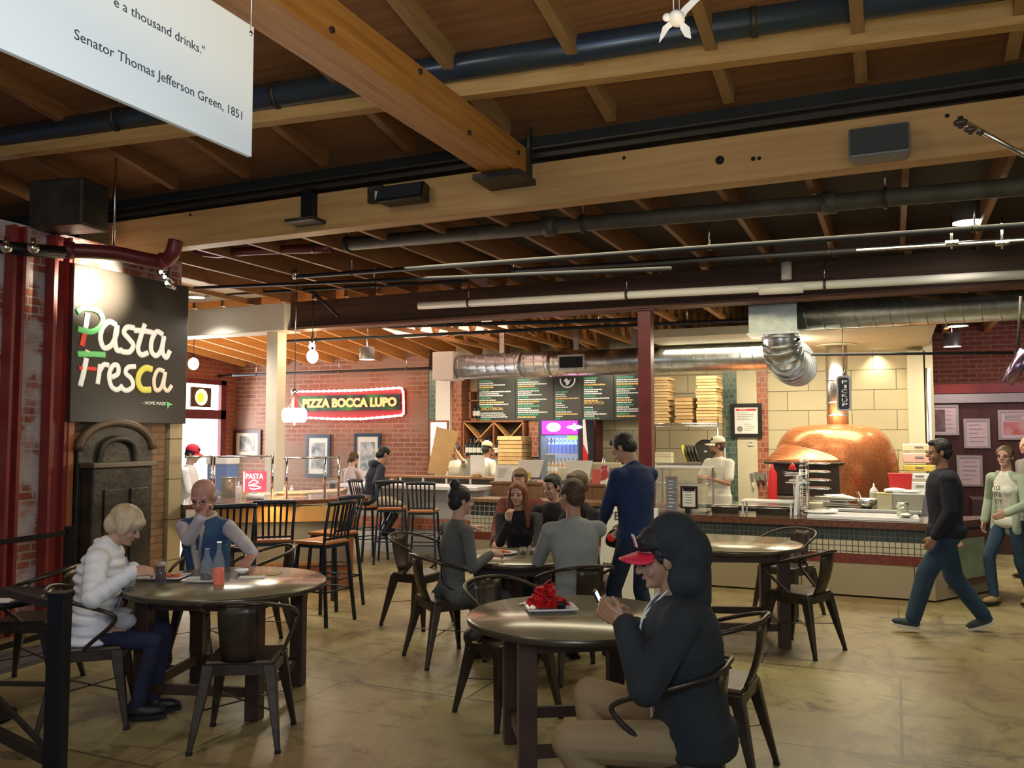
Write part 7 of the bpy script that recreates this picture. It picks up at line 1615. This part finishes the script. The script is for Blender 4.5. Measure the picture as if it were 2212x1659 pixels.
# 10 man in hoodie with phone
L10 = G(1494, 3.56); c_hood = cloth('charcoal_hoodie', (.017, .022, .028), (.026, .032, .036), .9, .5, 7)
ph = at(1302, 1283, 3.70)
I = person('man in charcoal hoodie, red brimmed cap and khaki trousers looking at his phone', L10, rz(78), 1.74, 'tan', seat=.46, lean=.12, tw=.05, hp=-.30, hy=.22, neckf=.15, legk=1.13, pelv=(0, 0), wr={'L': W4(at(1350, 1348, 3.42)), 'R': W4(at(1372, 1355, 3.62))},
           el={'L': (-.5, -.5, -1), 'R': (.5, -.3, -1)}, top=c_hood, toplen='hoodie', topfat=1.40, hem=.07, sh=1.08, bot=cloth('khaki', (.27, .185, .095), (.33, .23, .125), ns=3), bfat=1.26, shoe=cloth('sneaker', (.04, .05, .06)), ank={'L': (-.10, .24, .10), 'R': (.18, .38, .10)}, kn={'L': (-.2, 1, .3), 'R': (.4, 1, .3)},
           hair='short', hc=m_hair['black'], vox=.0045, hands={'L': dict(dir=(.10, .85, .5), n=(.8, .1, .3), curl=.55), 'R': dict(dir=(-.15, .8, .45), n=(-.8, .2, .3), curl=.65)},
           cap_=dict(m=cloth('cap_black', (.015, .012, .016), r=.7, bump=.1), brim=mat('brim_red', (.70, .02, .06), .5), tilt=.10), headk=1.0)
b_ = I['body']; hp_, hd, k = I['hp'], I['hd'], I['k']
q = B()
q.ell(hp_(0, -.075, .060), (.122*k, .118*k, .115*k), hd, 24, 16).ell(hp_(0, -.105, .0), (.128*k, .110*k, .130*k), hd, 24, 16).cap(hp_(-.06, -.065, -.10), hp_(.06, -.065, -.10), .080*k, .080*k).cap(hp_(0, -.09, -.08), I['N']-I['fw']*.05, .10*k, .09*k)
hood_o = bake(q, 'hood', c_hood, b_, .007, 6)
for sgn in (-1, 1):
    P = [hp_(sgn*.045, .02, -.12)]+[FR(I, t_, .010)+I['rt']*(sgn*x_) for t_, x_ in ((.92, .04), (.75, .045), (.5, .05))]
    B().tube(cr(P, 6), .0045, 6).build('drawstring', m_white, b_)
q = B().tube(cr([FR(I, t_, .010) for t_ in (.0, .2, .4, .6, .8, .93)], 5), .006, 6); q.build('zip', m_white, b_)
a = I['W']['L']; 
for sd in 'LR':
    w_ = I['W'][sd]; e_ = I['E'][sd]; u_ = (w_-e_).normalized(); x_, y_, z_ = frame_z(u_)
    B().tube([w_-u_*(.004)+x_*(.031*math.cos(t_))+y_*(.031*math.sin(t_)) for t_ in [2*math.pi*i/18 for i in range(18)]], .0055, 8, closed=True).build('wristband', m_red if sd == 'R' else m_chrome, b_)
# emblem on cap side: white patch with a red mark
pc_ = hp_(0, .068, .105); B().poly([pc_+hd @ V((x, .012, z)) for x, z in ((-.022, -.026), (.022, -.026), (.022, .026), (-.022, .026))], (hd @ V((0, .006, 0)))).build('cap_patch', m_white, b_)
B().poly([pc_+hd @ V((x, .0185, z)) for x, z in ((-.012, -.018), (.012, -.018), (.004, .0), (.014, .014), (-.008, .016))], (hd @ V((0, .002, 0)))).build('patch_mark', m_red, b_)
# the phone in his hands
M_ = Matrix.Rotation(rz(78), 4, 'Z'); M_.translation = V((L10.x, L10.y, 0))
wl = M_ @ I['W']['L']; wrr = M_ @ I['W']['R']; hf = V(M_.to_3x3() @ V((0, 1, 0))); hu = V((0, 0, 1)); hrx = V(M_.to_3x3() @ V((1, 0, 0)))
pc_ = (wl+wrr)/2+hf*.115+hu*.075
Rm = Matrix((hrx, (hf*.45+hu*.9).normalized(), hrx.cross((hf*.45+hu*.9).normalized()))).transposed().to_4x4(); Rm.translation = pc_
t = thing('phone', 'phone with glowing screen held by the man in the hoodie', 'phone'); B().box((-.035, -.070, -.004), (.035, .070, .004), Rm).build('phone_case', m_black, t, .002)
B().box((-.031, -.060, .0042), (.031, .060, .005), Rm).build('screen', mat('phone_screen', (.7, .85, 1), .3, em=2.5, emc=(.65, .85, 1)), t)

# 11 walking man
L11 = G(2040, 7.62); c_navy = cloth('navy_sweater', (.006, .007, .018), (.010, .012, .028)); c_jean = cloth('blue_jeans', (.014, .038, .078), (.024, .06, .11))
I = person('man in black sweater and blue jeans walking left past the counter', L11, rz(80), 1.70, 'tan', lean=.02, hp=-.10, hy=0, tw=-.1, wr={'L': (-.02, .12, -.50), 'R': (.06, -.14, -.50)}, top=c_navy, toplen='sweater', topfat=1.32, hem=.05, bot=c_jean, bfat=1.36, shoe=cloth('sneaker', (.04, .05, .06)),
           ank={'L': (-.06, .30, .10), 'R': (.08, -.33, .14)}, toes={'R': 0, 'Rp': -.35, 'L': 0, 'Lp': .12}, kn={'L': (0, 1, .1), 'R': (0, 1, .1)}, hair='short', hc=m_hair['black'], vox=.0075, pelv=(0, -.02))
I['body'].location.z = -.005
# 12 woman in cardigan at right
L12 = G(2182, 8.75); c_card = cloth('mint_cardigan', (.34, .42, .33), (.42, .50, .40)); c_wt = cloth('white_tee', (.62, .62, .56))
I = person('woman with glasses in white lettered top and pale green cardigan at right', L12, rz(115), 1.62, 'fair', lean=.02, hp=.02, hy=.25, top=c_wt, toplen='top', sleeve='short', femme=1, hem=.03, bot=c_jean, shoe=cloth('tan_shoe', (.30, .20, .10)), hair='back', hc=m_hair['dblonde'], vox=.008,
           wr={'L': (-.02, .30, -.34), 'R': (.14, -.05, -.48)}, ank={'L': (-.10, -.18, .10), 'R': (.10, .12, .10)})
b_ = I['body']; s = I['s']; q = B()
for j in range(8): t_ = -.22+1.12*j/7; q.ell(I['P']+I['up']*(.5*s*t_)-I['fw']*.045*s, (.172*s, .095*s, .07*s), I['Rs'])
q.cap(I['S']['L'], I['S']['R'], .062*s, .062*s)
for sd in 'LR': q.cap(I['S'][sd], I['E'][sd], .062*s, .056*s).cap(I['E'][sd], I['W'][sd], .056*s, .044*s)
for sg in (-1, 1): q.cap(I['N']+I['rt']*sg*.075*s+I['fw']*.03*s, I['P']+I['rt']*sg*.13*s+I['fw']*.06*s-I['up']*.10, .035*s, .045*s)
bake(q, 'cardigan', c_card, b_, .009, 3)
for j, ln in enumerate(('YO', 'UTH', 'BOY')[:3]): 
    o_ = I['P']+I['up']*(.33-.075*j)*s+I['fw']*(.176-.012*j)*s-I['rt']*.04*s; txt(('VO', 'ITB', 'OY')[j] if False else ('YO', 'ITB', 'OY')[j], m_ink, b_, width=.085*s, height=.048*s, mtx=basis(o_+I['rt']*.0, I['rt'], I['up']) if False else basis(o_+I['rt']*.085*s, -I['rt'], I['up']))
q = B()
for sg in (-1, 1): ringc = I['hp'](sg*.031, .102, .0); q.tube([ringc+I['hd'] @ V((.020*math.cos(a), 0, .015*math.sin(a))) for a in [2*math.pi*i/14 for i in range(14)]], .002, 5, closed=True); q.tube([I['hp'](sg*.05, .10, .002), I['hp'](sg*.078, .0, .004)], .002, 5)
q.build('glasses', m_black, b_)
# 13 person behind her
L13 = G(2232, 10.6)
I = person('bald person in grey clothes partly hidden at the right edge', L13, rz(95), 1.72, 'fair', hp=0, top=cloth('dusty_grey', (.16, .15, .15)), toplen='shirt', topfat=1.1, bot=cloth('dark_jeans', (.012, .022, .045)), shoe=MT['cloth_tan_shoe'], hair='bald', hc=m_hair['grey'], vox=.012, ank={'L': (-.1, .16, .1), 'R': (.1, -.18, .1)})

# 14 cook
L14 = G(1556, 11.55); c_tee = cloth('cook_tee', (.66, .63, .52), (.72, .69, .58))
I = person('bearded cook in cream T-shirt and cap turning his head behind the counter', L14, rz(130), 1.70, 'tan', lean=.0, hp=-.05, hy=-.75, wr={'L': (.12, .28, -.20), 'R': (-.06, .30, -.18)}, el={'L': (-.6, -.2, -1), 'R': (.6, -.2, -1)}, top=c_tee, toplen='t_shirt', sleeve='short', topfat=1.16, hem=.08, bot=MT['cloth_dark_trousers'], shoe=MT['cloth_black_shoe'],
           hair='short', hc=m_hair['brown'], vox=.008, cap_=dict(m=cloth('cap_cream', (.62, .58, .44)), brim=MT['cloth_cap_cream'] if 'cloth_cap_cream' in MT else m_cream, tilt=0), hands={'L': dict(dir=(1, .3, .1), curl=.8), 'R': dict(dir=(-1, .3, .1), curl=.8)})
b_ = I['body']; q = B().ell(I['hp'](0, .048, -.080), (.048*I['k'], .050*I['k'], .036*I['k']), I['hd']); bake(q, 'beard', m_hair['brown'], b_, .007, 1)
s = I['s']; B().ell(I['P']+I['up']*.30*s+I['fw']*.122*s*1.16, (.045, .02, .055), I['Rs']).build('shirt_print', mat('print_yellow', (.60, .42, .08), .6, 0, (.25, .25, .22), 30), b_)
# 15 worker with cap from behind
L15 = G(1047, 13.5)
I = person('worker in cream T-shirt and cap standing with back turned behind the white bar', L15, rz(-50), 1.62, 'tan', lean=.05, hp=-.15, hy=.1, wr={'R': (.05, .22, -.34), 'L': (-.02, .25, -.34)}, top=c_tee, toplen='t_shirt', sleeve='short', topfat=1.12, hem=.08, bot=MT['cloth_dark_trousers'], shoe=MT['cloth_black_shoe'], hair='short', hc=m_hair['black'], vox=.010,
           cap_=dict(m=cloth('cap_tan', (.60, .48, .24)), brim=MT['cloth_cap_tan'] if 'cloth_cap_tan' in MT else m_cream, tilt=0))
# 16 worker holding up a big card sheet
L16 = G(985, 13.75)
hnd = at(984, 962, 12.2)
I = person('worker in white T-shirt mostly hidden behind the raised cardboard sheet', L16, rz(150), 1.58, 'tan', hp=-.1, wr={'L': W4(at(984, 972, 13.5)), 'R': W4(at(950, 1000, 13.5))}, el={'L': (-1, .2, -1), 'R': (.5, 0, -1)}, top=c_tee, toplen='t_shirt', sleeve='short', bot=MT['cloth_dark_trousers'], shoe=MT['cloth_black_shoe'], hair='short', hc=m_hair['black'], vox=.010,
           hands={'L': dict(dir=(.3, .3, 1), n=(0, 1, 0), curl=.6)})
Yc = PY(955, 975, 1).y; dd = 13.3
P = [at(943, 922, dd+.0), at(991, 933, dd), at(962, 1028, dd), at(923, 1022, dd)]
tag(B().poly(P, FH*.025).build('cardboard_sheet', m_card), 'large kraft cardboard sheet held up above the white bar', 'cardboard')
# 17 woman on stool
L17 = G(797, 12.0)
c_bj = cloth('black_jacket', (.014, .018, .036), (.02, .026, .05))
I = person('woman in dark hooded jacket and boots on a stool at the white bar', L17, rz(-62), 1.66, 'fair', seat=.755, lean=.26, hp=-.30, hy=0, neckf=.3, wr={'L': W4(at(838, 1040, 12.3)), 'R': W4(at(840, 1042, 11.9))}, el={'L': (-.6, -.3, -1), 'R': (.6, -.3, -1)}, top=c_bj, toplen='jacket', topfat=1.16, hem=.05, femme=1, bot=cloth('beige_leggings', (.38, .34, .26)),
           shoe=MT['cloth_black_shoe'], ank={'L': (-.08, .25, .42), 'R': (.10, .20, .40)}, hair='back', hc=m_hair['black'], vox=.009)
b_ = I['body']; q = B()
for sd in 'LR': a_ = I['A'][sd]; k_ = I['K'][sd]; q.cap(a_, a_+(k_-a_)*.62, .056, .066)
bake(q, 'boots', mat('boot_leather', (.02, .016, .016), .4), b_, .010, 2)
bake(B().cap(I['N']-I['fw']*.07-I['rt']*.06, I['N']-I['fw']*.07+I['rt']*.06, .06, .06), 'hood', c_bj, b_, .010, 2)
# 18 woman further back
L18 = G(752, 14.5)
I = person('woman in pale top seen from behind beyond the woman on the stool', L18, rz(-30), 1.60, 'fair', seat=.62, lean=.15, hp=-.3, wr={'L': (.0, .35, -.25), 'R': (.0, .35, -.25)}, top=cloth('pale_top', (.48, .42, .46)), toplen='top', femme=1, bot=MT['cloth_dark_trousers'], shoe=MT['cloth_black_shoe'], ank={'L': (-.1, .3, .2), 'R': (.1, .3, .2)}, hair='pony', hc=m_hair['brown'], vox=.011)
tag(B().lathe([(.15, 0), (.15, .02), (.03, .05), (.03, .56), (.17, .58), (.17, .61)], 20, c=(L18.x, L18.y, 0)).build('round_stool', m_bluem), 'round stool under the woman in pale top at the back', 'stool')
t = thing('back_table', 'small blue table before the woman in pale top at the back', 'table', (*(G(757, 14.95)).xy, 0)); B().box((-.45, -.12, .88), (.3, .12, .92)).build('tabletop', mat('blue_white_top', (.5, .62, .75), .4), t); B().box((-.42, -.04, 0), (-.36, .04, .88)).box((.2, -.04, 0), (.26, .04, .88)).build('table_frame', m_bluem, t)
tag(B().cbox(G(745, 14.9, 1.0), (.30, .06, .16), rzv=.5).build('menu_folder', m_cardt), 'tan folder standing on the small blue table at the back', 'folder')
# 19 pasta worker in red cap
L19 = G(398, 10.95)
I = person('worker in white shirt and red cap behind the pasta station', L19, rz(-85), 1.60, 'tan', lean=.08, hp=-.3, wr={'L': (.05, .30, -.30), 'R': (.0, .32, -.30)}, top=cloth('white_uniform', (.70, .68, .68)), toplen='shirt', topfat=1.1, bot=MT['cloth_dark_trousers'], shoe=MT['cloth_black_shoe'], hair='short', hc=m_hair['black'], vox=.009,
           cap_=dict(m=cloth('cap_redw', (.55, .02, .05)), brim=m_red, tilt=0))
